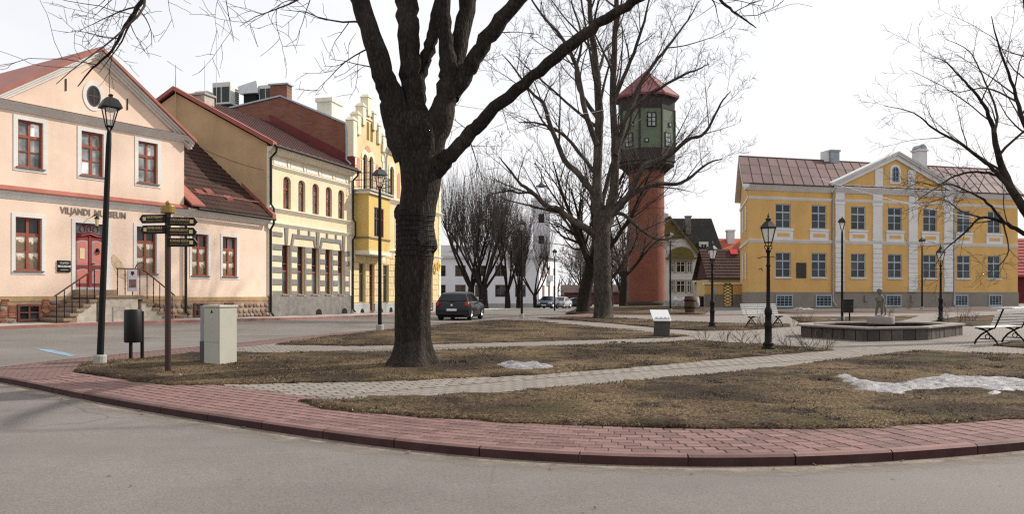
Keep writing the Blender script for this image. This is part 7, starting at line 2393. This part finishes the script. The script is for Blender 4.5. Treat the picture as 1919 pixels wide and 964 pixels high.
# drooping side twigs on the left and along the long limb
def twig(px, py, dy, d, ln, r, lm=1):
    Q = T.path(bpt(px, py, dy), d, ln, 7, up=-.1)
    rs = np.linspace(r, .004, 8)
    T.put(Q, rs)
    T.grow(Q, rs, 2, 2 + lm, .15)
for px, py, dy, d, ln, r in ((690, 40, -.4, (-1, -.2, .0), 1.5, .022), (705, 85, -.3, (-1, -.1, -.25), 1.4, .02), (716, 130, -.3, (-.9, -.3, .25), .9, .016), (655, -60, -.5, (-1, -.2, -.7), 2.2, .03), (370, -170, -.9, (-.8, .2, -.9), 2.6, .03), (300, -60, -.9, (-1, 0, -.35), 1.5, .022), (262, 10, -.9, (-1, .1, -.1), 1.2, .02), (258, 20, -.9, (-.6, 0, -1), 1.3, .022), (225, 70, -.9, (-1, 0, .1), .8, .013), (262, 12, -.9, (.5, 0, -1), .8, .014),
                             (440, -225, -.8, (-.1, 0, -1), 2.7, .022),
                             (885, 246, -.3, (-.7, .1, .4), .5, .012), (880, 250, -.3, (.4, -.2, -.9), .9, .016), (985, 154, -.6, (-.2, 0, 1), .6, .012), (940, 192, -.5, (.5, 0, -1), .5, .01), (1060, 95, -.8, (1, 0, -.4), .8, .012), (920, 60, -.2, (1, 0, .2), .9, .014), (1340, -10, -1.3, (1, 0, -.1), .9, .012), (1380, 20, -1.3, (.9, .1, .4), .7, .01), (870, 110, .2, (1, .2, .3), .7, .012)):
    twig(px, py, dy, d, ln, r)
for P, r in LB:
    T.grow(P[len(P) // 2:], r[len(r) // 2:], 2, 3, .6, cnt=2)
def _btrunk(w, nm, m):
    o = bpy.data.objects.new(nm, w.mesh(nm, m))
    COL.objects.link(o)
    o.parent = big
_btrunk(T.big, 'limbs', bark_big)
_btrunk(T.fine, 'crown', twig_m)
# fairy-light cable wound round the trunk
cbp = []
for k in range(260):
    a = k * .235
    z = 1.95 + .88 * k / 260 + .012 * math.sin(a * 2)
    c, r = np.interp(z, zs_, cx_), np.interp(z, zs_, rd_)
    q = Vector((math.cos(a) * 1.4, math.sin(a) * 1.4, z * .45))
    f = 1.0 + .075 * noise.noise(q * 1.6) + .05
    cbp.append((BT[0] + c + r * f * math.cos(a), BT[1] + r * f * math.sin(a), btz + z))
tag(ob('light_cable', MB().tube(cbp, .006, 5), black_iron), 'dark fairy-light cable wound round the thick trunk', 'cable')

# --- tall many-limbed tree before the water tower
MT = (4.62, 40.44)
def mpt(px, py, dy=0.0):
    k = 1 + dy / MT[1]
    return ((px - 1131) / 37.1 * k + MT[0] * (k - 1), dy, (597 - py) / 37.1 * k - 45 / 37.1 * (k - 1))
T = Tree(5, thick=.06, rmin=.0075, up=.22, spread=(28, 60), wob=.09, dens=1.0, ratio=(.35, .52), lenr=(.32, .58))
LM = []
def lm(pts, rad, dy0, dy1):
    n = len(pts)
    P = [mpt(px, py, dy0 + (dy1 - dy0) * i / (n - 1)) for i, (px, py) in enumerate(pts)]
    a = T.limb(P, [r / 37.1 for r in rad])
    LM.append(a)
lm([(1131, 603), (1131, 590), (1130, 560), (1129, 520), (1128, 470), (1128, 430), (1128, 395)], [22, 18.5, 16.5, 16, 15.5, 16, 14], 0, 0)
LM.clear()
lm([(1126, 420), (1120, 374), (1120, 299), (1123, 218), (1117, 124), (1108, 50), (1104, -30), (1098, -130)], [12, 9.5, 8.5, 8, 6.5, 5, 3.5, 1.5], 0, .5)
lm([(1134, 420), (1150, 360), (1153, 280), (1149, 187), (1152, 81), (1156, -10), (1160, -120)], [11, 9, 7, 6, 5, 4, 1.5], 0, -.8)
lm([(1122, 450), (1106, 433), (1074, 412), (1046, 392), (1024, 385), (994, 357), (974, 342), (949, 310), (935, 292)], [8, 7, 6, 5, 4.5, 3.5, 2.6, 1.6, .6], 0, -2)
lm([(994, 357), (975, 361), (959, 357), (929, 361), (912, 368)], [2.4, 2, 1.8, 1.2, .5], -1.4, -2)
lm([(1121, 372), (1083, 324), (1058, 299), (1033, 237), (1018, 193), (996, 172), (960, 122), (940, 100)], [6.5, 5.5, 5, 4.2, 3.5, 2.6, 1.6, .6], 0, 1.5)
lm([(1119, 270), (1096, 205), (1080, 124), (1052, 68), (1015, 25), (985, -20)], [6, 5, 4, 3, 2.2, .8], 0, -1.8)
lm([(1141, 405), (1177, 367), (1208, 311), (1251, 293), (1289, 261), (1320, 249), (1351, 193), (1369, 170)], [8, 6, 5, 4, 3.2, 2.6, 1.6, .6], 0, -2.5)
lm([(1139, 425), (1155, 388), (1189, 361), (1233, 344), (1276, 342), (1326, 306), (1354, 297)], [7, 6, 5, 4, 3.2, 2, .7], 0, 1.6)
lm([(1145, 400), (1170, 402), (1201, 430), (1233, 448), (1264, 445), (1290, 436)], [4, 3.6, 3, 2.4, 1.6, .6], 0, -1.5)
lm([(1153, 290), (1177, 212), (1208, 143), (1251, 87), (1289, 37), (1310, 0)], [5.5, 4.4, 3.4, 2.6, 1.6, .6], -.5, 1.5)
lm([(1149, 190), (1182, 112), (1208, 37), (1222, -30)], [4.4, 3.3, 2.2, .8], -.6, -2)
lm([(1122, 225), (1080, 150), (1090, 70), (1070, 0)], [4.4, 3.2, 2.4, 1.4], .3, 2.2)
lm([(1152, 250), (1200, 190), (1260, 150), (1300, 132), (1330, 118)], [4, 3.2, 2.4, 1.6, .6], -.5, -2.4)
lm([(1120, 330), (1060, 255), (1010, 230), (972, 228)], [4, 3, 2, .7], .1, 2.5)
lm([(1128, 380), (1150, 300), (1175, 250), (1190, 190), (1215, 130)], [5, 4, 3, 2, .7], .2, 3)
for i, (P, r) in enumerate(LM):
    T.grow(P, r, 1, 4, .3, cnt=11 if i < 2 else 7)
mid_tree = T.build('tall_tree', 'tall bare tree with many spreading limbs in front of the brick water tower', (MT[0], MT[1], .36), bm=bark_mid)

# --- tree at the right edge whose limbs reach in over the mansion
RT = (16.2, 23.5)
sR = 1500 / 23.5
def rpt(px, py, dy=0.0):
    k = 1 + dy / RT[1]
    return ((px - 959.5) / sR * k - RT[0], dy, 1.6 + (552 - py) / sR * k - .33)
T = Tree(23, thick=.045, rmin=.005, up=.06, spread=(28, 58), wob=.10, dens=1.0, ratio=(.35, .52), lenr=(.32, .58))
LM = []
def lr(pts, rad, dy0, dy1):
    n = len(pts)
    P = [rpt(px, py, dy0 + (dy1 - dy0) * i / (n - 1)) for i, (px, py) in enumerate(pts)]
    LM.append(T.limb(P, [r / sR * .68 for r in rad]))
lr([(1994, 655), (1994, 600), (1992, 540), (1988, 480), (1985, 440)], [30, 25, 22, 22, 20], 0, 0)
LM.clear()
lr([(1986, 480), (1950, 430), (1919, 393), (1879, 319), (1859, 239), (1839, 189), (1799, 144), (1769, 114), (1745, 108)], [15, 13, 11.5, 9, 6, 4, 2.4, 1.4, .5], 0, -1)
lr([(1905, 365), (1870, 325), (1839, 299), (1799, 269), (1754, 244), (1724, 219), (1695, 206), (1655, 198)], [7.5, 5.5, 4.6, 3.8, 2.8, 2, 1.4, .5], -.5, .8)
lr([(1984, 470), (1950, 450), (1919, 438), (1879, 417), (1839, 408), (1815, 430), (1790, 452), (1770, 470), (1752, 500)], [10, 8, 6.5, 5, 3.5, 2.6, 2, 1.4, .5], 0, 1.2)
lr([(1885, 420), (1850, 380), (1820, 362), (1775, 345), (1735, 365), (1712, 382)], [4.5, 3.5, 2.8, 2, 1.3, .5], .3, -1)
lr([(1900, 360), (1868, 330), (1830, 322), (1790, 330), (1755, 348), (1725, 342), (1700, 352)], [5, 4.2, 3.4, 2.6, 1.8, 1.2, .5], -.3, 1.5)
lr([(1990, 460), (1965, 350), (1940, 280), (1919, 230), (1895, 150), (1870, 80), (1858, 30)], [14, 11, 8, 6, 4, 2.4, .8], .3, -.6)
lr([(1862, 250), (1868, 210), (1840, 140), (1815, 95), (1770, 72)], [4, 3, 2.2, 1.4, .5], -.8, -.2)
lr([(1992, 440), (1985, 300), (1960, 150), (1930, 60), (1915, -20)], [14, 10, 7, 4.5, 2], -.2, .8)
lr([(1879, 417), (1890, 470), (1870, 500), (1850, 512)], [2.6, 2, 1.3, .5], .4, 0)
lr([(1839, 408), (1800, 395), (1770, 375), (1735, 380)], [2.4, 1.9, 1.3, .5], .6, .2)
lr([(1905, 190), (1850, 165), (1800, 172), (1765, 168)], [3, 2.2, 1.4, .5], -.3, .6)
for i, (P, r) in enumerate(LM):
    T.grow(P, r, 1, 3, .35, cnt=8)
T.build('leaning_tree', 'bare tree at the right edge reaching its limbs across the mansion', (RT[0], RT[1], .33), bm=bark_big)

# --- generic trees
def auto_tree(seed, H, r0, fork, nl, spread, lmax=4, dens=1.0, rmin=.012, up=.3, limb_len=.6, wob=.12):
    T = Tree(seed, thick=.07, rmin=rmin, up=up, spread=(25, 58), wob=wob, dens=dens)
    tr = T.path((0, 0, -.3), (T.rng.normal(0, .05), T.rng.normal(0, .05), 1), fork + .3, 6, up=.3)
    rr = np.linspace(r0 * 1.12, r0 * .85, 7)
    rr[0] = r0 * 1.4
    T.put(tr, rr)
    for k in range(nl):
        a = k * 6.283 / nl + T.rng.normal(0, .3)
        an = RAD(T.rng.uniform(*spread))
        d = (math.cos(a) * math.sin(an), math.sin(a) * math.sin(an), math.cos(an))
        Q = T.path(tr[-1] - np.array([0, 0, T.rng.uniform(0, fork * .25)]), d, (H - fork) * T.rng.uniform(limb_len, 1.05), 9, up=up)
        rs = np.linspace(r0 * T.rng.uniform(.42, .62), .03, 10)
        T.put(Q, rs)
        T.grow(Q, rs, 1, lmax, .22, cnt=9)
    return T

t1092 = auto_tree(31, 12.5, .42, 3.4, 6, (15, 60), 3, .9, .011)
t1092.build('dark_tree', 'dark bare tree left of the tall many-limbed one, near the junction', (4.58, 51.8, .3), bm=bark_dark)
t1165 = auto_tree(37, 10.5, .42, 4.0, 5, (20, 60), 3, .8, .014, limb_len=.5)
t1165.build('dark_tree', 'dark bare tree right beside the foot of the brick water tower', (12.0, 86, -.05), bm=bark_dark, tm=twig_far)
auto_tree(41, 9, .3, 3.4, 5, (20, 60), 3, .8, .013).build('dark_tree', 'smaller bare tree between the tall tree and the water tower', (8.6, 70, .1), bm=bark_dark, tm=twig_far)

# pollarded limes with upright sprays
def pollard(seed, H=16, r0=.36, fork=2.4):
    T = Tree(seed, thick=.06, rmin=.011, up=.9, spread=(14, 42), wob=.06, dens=1.0)
    tr = T.path((0, 0, -.3), (T.rng.normal(0, .06), 0, 1), fork + .3, 5, up=.3)
    T.put(tr, np.linspace(r0 * 1.2, r0 * .9, 6))
    for k in range(5):
        a = k * 1.257 + T.rng.normal(0, .3)
        an = RAD(T.rng.uniform(12, 38))
        d = (math.cos(a) * math.sin(an), math.sin(a) * math.sin(an), math.cos(an))
        ln = (H - fork) * T.rng.uniform(.4, .62)
        Q = T.path(tr[-1] - np.array([0, 0, T.rng.uniform(0, .5)]), d, ln, 6, up=.4)
        T.put(Q, np.linspace(r0 * .45, r0 * .22, 7))
        for j in range(3):               # knuckles throwing straight shoots
            p = Q[3 + j]
            for s in range(8 + j * 4):
                b = T.rng.uniform(0, 6.28)
                t = T.rng.uniform(.1, .75)
                dd = (math.cos(b) * math.sin(t), math.sin(b) * math.sin(t), math.cos(t))
                S = T.path(p, dd, T.rng.uniform(.25, .5) * (H - fork) * (.75 + .12 * j), 6, up=1.1)
                rs = np.linspace(T.rng.uniform(.018, .04), .009, 7)
                T.put(S, rs)
                T.grow(S, rs, 3, 3, .2, cnt=5)
    return T
pols = [pollard(51, 18.5), pollard(52, 16.5), pollard(53, 17.5)]
protos = []
for i, (px, Y, sc, lab) in enumerate(((884, 92, 1.05, 'pollarded lime tree directly behind the dark hatchback, leftmost of the row'), (903, 97, 1.0, 'slim pollarded lime between the first and third of the row'), (909, 90, 1.0, 'pollarded lime with stout trunk, third from the left of the row'), (951, 93, .86, 'pollarded lime left of the street lamp at the junction'), (972, 99, .8, 'slender pollarded lime right behind the junction lamp'), (1004, 94, .66, 'pollarded lime in front of the belfry, rightmost of the row'))):
    x = (px - 959.5) / 1500 * Y
    z = gz(x, Y) + .03
    k = i % 3
    if i < 3:
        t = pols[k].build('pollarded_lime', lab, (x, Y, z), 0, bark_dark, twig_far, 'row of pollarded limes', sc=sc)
        protos.append(t)
    else:
        t = copy_tree(protos[k])
        t.location = (x, Y, z)
        t.rotation_euler = (0, 0, 1.3 * i)
        t.scale = (sc,) * 3
        t['label'] = lab

# far trees
far = auto_tree(61, 14, .3, 4, 6, (15, 50), 3, .9, .03)
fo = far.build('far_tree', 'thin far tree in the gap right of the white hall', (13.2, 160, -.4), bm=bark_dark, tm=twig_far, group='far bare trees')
for x, y, s, lab in ((16.5, 172, .8, 'small far tree in the gap, just beyond the thin one'), (21, 150, .9, 'far bare tree behind the low brown outbuilding'), (45.5, 96, .85, 'far bare tree behind the right end of the mansion')):
    t = copy_tree(fo)
    t.location = (x, y, gz(x, y))
    t.rotation_euler = (0, 0, x)
    t.scale = (s,) * 3
    t['label'] = lab
tl = Wood()
rg = np.random.default_rng(3)
for k in range(900):
    x = rg.uniform(-140, 200)
    y = rg.uniform(230, 260)
    h = rg.uniform(4, 9)
    b = np.array([x, y, -.6])
    tl.tube(np.array([b, b + [rg.normal(0, .6), 0, h * .5], b + [rg.normal(0, 1.6), 0, h]]), [.35, .22, .05], 3)
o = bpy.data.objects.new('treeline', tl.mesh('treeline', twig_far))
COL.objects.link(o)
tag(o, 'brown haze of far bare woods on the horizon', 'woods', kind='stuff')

# --- bare shrubs
def shrub(seed, h, w, n):
    T = Tree(seed, thick=9, rmin=.0035, up=.15, spread=(20, 55), wob=.16, dens=.8)
    for k in range(n):
        a = T.rng.uniform(0, 6.28)
        an = T.rng.uniform(.1, .95)
        d = (math.cos(a) * math.sin(an), math.sin(a) * math.sin(an), math.cos(an))
        Q = T.path((T.rng.normal(0, .06), T.rng.normal(0, .06), -.03), d, h * T.rng.uniform(.6, 1.1), 6)
        rs = np.linspace(.007, .0035, 7)
        T.put(Q, rs)
        T.grow(Q, rs, 4, 4, .3, cnt=4)
    return T
shr_m = mat('shrub_twig', (.11, .075, .055), .9, .25, 6, 0)
SH = [shrub(71, .46, .5, 9), shrub(72, .40, .6, 8), shrub(73, .5, .4, 10)]
meshes = [s.fine.mesh('twigs', shr_m) for s in SH]
spots = [((5.35, 22.1), 'at the pointed tip of the lawn'), ((5.75, 21.6), 'second from the pointed tip of the lawn'), ((6.15, 21.0), 'third from the pointed tip of the lawn'), ((6.5, 20.4), 'left of the nearest park lamp foot'), ((6.85, 19.95), 'right of the nearest park lamp foot'), ((7.2, 19.4), 'last but one along the paved square'), ((7.5, 19.05), 'at the near corner of the lawn by the square'),
         ((12.9, 19.55), 'under the back of the right bench'), ((13.5, 19.4), 'behind the middle of the right bench'), ((14.0, 20.6), 'at the far end of the right bench'), ((13.2, 20.1), 'crowding the rear leg of the right bench'),
         ((8.9, 29.6), 'left of the facing white bench'), ((9.6, 30.6), 'in front of the facing white bench leg'), ((11.6, 32.6), 'right of the facing white bench'), ((12.1, 33.2), 'between the facing bench and the fountain'),
         ((18.6, 34.2), 'left of the park lamp behind the fountain'), ((19.6, 34.9), 'right of the park lamp behind the fountain'), ((21.0, 36.5), 'on the lawn right of the fountain'), ((22.6, 36.0), 'farther right on the lawn behind the fountain'), ((17.9, 38.0), 'behind the fountain statue'),
         ((22.5, 53.0), 'in the soil bed below the mansion, left'), ((27.5, 55.5), 'in the soil bed below the mansion pediment'), ((31.0, 57.0), 'in the soil bed right of the mansion downpipe')]
for i, ((x, y), lab) in enumerate(spots):
    t = thing('bare_shrub', 'low leafless shrub ' + lab, 'shrub', (x, y, gz(x, y, STEP)), i * 1.7, 'low leafless shrubs')
    s = random.uniform(.85, 1.2) * (1.35 if y > 30 else 1)
    o = put('twigs', meshes[i % 3], t, (0, 0, 0), (s, s, s))

# ------------------------------------------------------------------ snow, grass, debris
snow_m, nt, b = new_mat('old_snow')
v = coord(nt)
n1 = noise_tex(nt, v, 9, 8, .75)
c = ramp(nt, n1, [(.3, (.05, .042, .037)), (.42, (.13, .118, .113)), (.54, (.26, .25, .255)), (.72, (.44, .44, .46))]).outputs['Color']
n2 = noise_tex(nt, v, 40, 2, .6)
f = ramp(nt, n2, [(.56, (0, 0, 0)), (.68, (.9,) * 3)]).outputs['Color']
L(nt, mixc(nt, f, c, (.06, .045, .035)), b.inputs['Base Color'])
b.inputs['Roughness'].default_value = .55
bump(nt, b, n1, .8, .03)
def snow(outline, h, lab, off=STEP + .02, cell=.09):
    bm = bmesh.new()
    n = len(outline)
    pts = []
    for i in range(n):
        a, b = Vector(outline[i]), Vector(outline[(i + 1) % n])
        k = max(1, int((b - a).length / .07))
        for j in range(k):
            p = a.lerp(b, j / k)
            q = noise.noise_vector(Vector((p.x * 4, p.y * 4, 2))) * .10 + noise.noise_vector(Vector((p.x * 11, p.y * 11, 5))) * .05
            pts.append((p.x + q.x, p.y + q.y))
    bm.faces.new([bm.verts.new((x, y, 0)) for x, y in pts])
    xs, ys = [p[0] for p in pts], [p[1] for p in pts]
    for lo, hi, ax in ((min(xs), max(xs), 0), (min(ys), max(ys), 1)):
        t = lo + cell
        while t < hi:
            bmesh.ops.bisect_plane(bm, geom=bm.verts[:] + bm.edges[:] + bm.faces[:], plane_co=(t, 0, 0) if ax == 0 else (0, t, 0), plane_no=(1, 0, 0) if ax == 0 else (0, 1, 0), dist=1e-5)
            t += cell
    bmesh.ops.triangulate(bm, faces=bm.faces[:])
    E2 = [(Vector(pts[i]), Vector(pts[(i + 1) % len(pts)])) for i in range(len(pts))]
    for vv in bm.verts:
        z = gz(vv.co.x, vv.co.y, off - .05)
        if not vv.is_boundary:
            d = min((Vector(vv.co[:2]) - (a + b) / 2).length for a, b in E2)
            z += (.05 + h) * min(1, d / .2) ** .8 * (.72 + .55 * noise.fractal(Vector((vv.co.x * 6, vv.co.y * 6, 1)), .8, 2, 4))
        vv.co.z = z
    me = bpy.data.meshes.new('snow_patch')
    bmesh.ops.recalc_face_normals(bm, faces=bm.faces)
    bm.to_mesh(me)
    bm.free()
    for p in me.polygons:
        p.use_smooth = True
    me.materials.append(snow_m)
    o = bpy.data.objects.new('snow_patch', me)
    COL.objects.link(o)
    tag(o, lab, 'snow', 'patches of old snow')
snow([(-0.34, 14.82), (-0.23, 15.11), (0.01, 14.99), (0.21, 14.87), (0.42, 15.23), (0.56, 15.04), (0.78, 14.4), (0.66, 13.95), (0.33, 14.0), (0.01, 13.91), (-0.22, 14.2)], .05, 'small oblong snow patch on the lawn right of the thick trunk', off=STEP + .05)
snow([(5.3, 13.32), (5.6, 13.58), (5.76, 13.33), (5.61, 12.72), (5.69, 12.27), (6.07, 12.49), (6.59, 12.96), (7.08, 13.33), (7.37, 13.2), (7.73, 13.07), (8.32, 13.45), (8.06, 12.94), (8.12, 12.7), (8.41, 12.46), (7.65, 11.34), (7.32, 11.44), (7.02, 11.35), (6.7, 10.91), (6.43, 10.83), (6.32, 10.86), (6.75, 11.36), (6.55, 11.65), (6.09, 11.37), (6.16, 11.65), (5.83, 11.46), (5.5, 11.1), (5.2, 11.11), (5.08, 11.28), (4.69, 11.2), (4.98, 11.75), (5.12, 12.48)], .04, 'long melting snow patch across the near lawn on the right', off=STEP + .05)
snow([(-3.95, 13.7), (-3.6, 13.85), (-3.3, 13.75), (-3.5, 13.5)], .02, 'tiny remnant of snow left of the thick trunk')
snow([(13.6, 38.2), (15.0, 38.0), (16.8, 38.1), (15.4, 38.7)], .05, 'thin white snow line on the lawn behind the fountain', cell=.2)
snow([(18.9, 55.2), (20.2, 55.7), (21.0, 55.4), (20.0, 54.8)], .12, 'small snow heap at the mansion wall below the second window', off=.08, cell=.2)
snow([(34.0, 57.6), (36.4, 58.6), (38.0, 58.4), (36.0, 57.2)], .14, 'wide snow heap at the mansion foot on the right', off=.08, cell=.3)
snow([(13.2, 70.5), (14.2, 72.5), (16.5, 73.0), (18.0, 70.0), (16, 68.4), (14.0, 69)], .9, 'large dirty snow pile by the villa garden', off=.0, cell=.35)

# grass blades and straw, one mass
rg = np.random.default_rng(9)
def scatter(poly, n, near):
    xs, ys = [p[0] for p in poly], [p[1] for p in poly]
    P = np.stack([rg.uniform(min(xs), max(xs), n * 3), rg.uniform(min(ys), max(ys), n * 3)], 1)
    ok = np.zeros(len(P), bool)
    x, y = P[:, 0], P[:, 1]
    for i in range(len(poly)):
        (x0, y0), (x1, y1) = poly[i], poly[(i + 1) % len(poly)]
        if y0 == y1:
            continue
        c = ((y0 > y) != (y1 > y)) & (x < (x1 - x0) * (y - y0) / (y1 - y0) + x0)
        ok ^= c
    P = P[ok]
    return P[:n]
G = [scatter(LAWN_A, 46000, 1), scatter(LAWN_B, 34000, 1), scatter(LAWN_C, 16000, 1), scatter(LAWN_D, 5000, 1)]
GP = np.concatenate(G)
dens = np.array([noise.noise(Vector((x * .7, y * .7, 5))) + .5 * noise.noise(Vector((x * 2.3, y * 2.3, 1))) for x, y in GP])
GP = GP[dens > -.08]
n = len(GP)
dist = np.hypot(GP[:, 0], GP[:, 1])
h = rg.uniform(.006, .024, n) * (1 + dist / 50)
wd = rg.uniform(.003, .0065, n) * (1 + dist / 14)
a = rg.uniform(0, 6.28, n)
ln = rg.uniform(.015, .06, n)
la = rg.uniform(0, 6.28, n)
z = R(GP[:, 0], GP[:, 1]) + STEP + .018
B = np.stack([GP[:, 0], GP[:, 1], z], 1)
o1 = np.stack([np.cos(a) * wd, np.sin(a) * wd, np.zeros(n)], 1)
tp = np.stack([np.cos(la) * ln, np.sin(la) * ln, h + .012], 1)
Vv = np.stack([B - o1, B + o1, B + tp], 1).reshape(-1, 3)
me = bpy.data.meshes.new('grass')
me.vertices.add(len(Vv))
me.vertices.foreach_set('co', Vv.ravel())
me.loops.add(len(Vv))
me.loops.foreach_set('vertex_index', np.arange(len(Vv), dtype=np.int32))
me.polygons.add(n)
me.polygons.foreach_set('loop_start', np.arange(0, len(Vv), 3, dtype=np.int32))
me.polygons.foreach_set('loop_total', np.full(n, 3, dtype=np.int32))
me.update(calc_edges=True)
m, nt, b = new_mat('dry_grass')
gi = nt.nodes.new('ShaderNodeNewGeometry')
c = ramp(nt, gi.outputs['Random Per Island'], [(0, (.022, .016, .012)), (.25, (.06, .043, .028)), (.55, (.14, .10, .06)), (.72, (.05, .045, .02)), (.86, (.065, .058, .027)), (.95, (.27, .21, .135)), (1, (.44, .38, .29))])
gv = coord(nt)
gk = ramp(nt, noise_tex(nt, gv, .55, 8, .68), [(.36, (.35, .33, .34)), (.48, (.85, .83, .8)), (.6, (1.6, 1.5, 1.35)), (.72, (.85, .98, .62))]).outputs['Color']
gk2 = ramp(nt, noise_tex(nt, gv, 1.1, 8, .72), [(.5, (1, 1, 1)), (.6, (.4, .38, .38))]).outputs['Color']
L(nt, mixc(nt, 1.0, mixc(nt, 1.0, c.outputs['Color'], gk, 'MULTIPLY'), gk2, 'MULTIPLY'), b.inputs['Base Color'])
b.inputs['Roughness'].default_value = .9
me.materials.append(m)
o = bpy.data.objects.new('grass', me)
COL.objects.link(o)
tag(o, 'short dry winter grass over the park lawns', 'grass', kind='stuff')

# matted straw clumps, darker and lighter than the turf
tf = MB()
for lw, nn in ((LAWN_A, 2600), (LAWN_B, 1700)):
    for x, y in scatter(lw, nn, 1):
        if noise.noise(Vector((x * .9, y * .9, 2))) < -.05:
            continue
        z = gz(x, y, STEP + .03)
        for k in range(5):
            a = random.uniform(0, 6.28)
            l_ = random.uniform(.025, .075)
            w_2 = random.uniform(.002, .005)
            ca, sa = math.cos(a), math.sin(a)
            hz_ = random.uniform(.005, .035)
            tf.poly([(x - sa * w_2, y + ca * w_2, z), (x + sa * w_2, y - ca * w_2, z), (x + ca * l_, y + sa * l_, z + hz_)])
tfo = tag(ob('straw', tf, m, recalc=False), 'matted dry straw clumps on the near lawns', 'grass', kind='stuff')

# dead leaves, clods and grit along the kerb and on the lawns
db = MB()
def leaf(x, y, z, s):
    a = random.uniform(0, 6.28)
    pts = []
    for k in range(6):
        t = a + k * 1.047
        r = s * random.uniform(.4, 1)
        pts.append((x + r * math.cos(t), y + r * math.sin(t) * .7, z + random.uniform(.002, s * .6)))
    db.poly(pts)
for k in range(420):
    s = random.uniform(0, klen[-1])
    p = at_len(KERB, klen, s)
    off = -.04 - abs(random.gauss(0, .09))
    q = at_len(KERB, klen, s + .05)
    t = (q - p).normalized()
    x, y = p.x - t.y * off, p.y + t.x * off
    leaf(x, y, gz(x, y, .004), random.uniform(.004, .013) if random.random() < .93 else random.uniform(.02, .05))
for k in range(28):
    x, y = random.uniform(-5, 6), random.uniform(4.6, 8)
    if min((Vector((x, y)) - p).length for p in KERB) > .15 and y < 7.2:
        leaf(x, y, gz(x, y, .004), random.uniform(.008, .03))
for lw, nn in ((LAWN_A, 700), (LAWN_B, 450)):
    for x, y in scatter(lw, nn, 1):
        leaf(x, y, gz(x, y, STEP + .035), random.uniform(.008, .026))
tag(ob('litter', db, mat('dead_leaf', (.17, .11, .065), .9, .4, 20, 0), recalc=False), 'dead leaves and grit along the kerb and on the lawns', 'leaves', kind='stuff')
cl = MB()
def clods(cx, cy, rx, ry, n, smax):
    for k in range(n):
        a, r = random.uniform(0, 6.28), math.sqrt(random.random())
        x, y = cx + rx * r * math.cos(a), cy + ry * r * math.sin(a)
        s = random.uniform(.012, smax) * (1.1 - r * .7)
        z = gz(x, y, STEP + .015)
        cl.lathe([(s * .9, z), (s * random.uniform(.8, 1.1), z + s * .5), (s * .4, z + s * .95)], 5, x, y, random.uniform(0, 6))
for a in ((-2.2, 10.55, .45, .2, 90, .05), (-1.6, 10.6, .4, .18, 60, .04), (2.3, 10.9, 1.1, .25, 120, .035), (3.0, 12.6, .9, .35, 110, .04), (4.5, 13.6, .6, .3, 70, .04), (3.4, 18.2, 1.3, .7, 150, .05), (2.8, 21.0, .5, .2, 40, .05), (5.5, 10.1, 1.0, .3, 90, .03), (-1.4, 14.2, .7, .35, 90, .03)):
    clods(*a)
tag(ob('soil', cl, mat('soil_clod', (.045, .033, .026), 1, .4, 6, .5, 30), recalc=False), 'dark turned soil clods along the lawn edges', 'soil', kind='stuff')
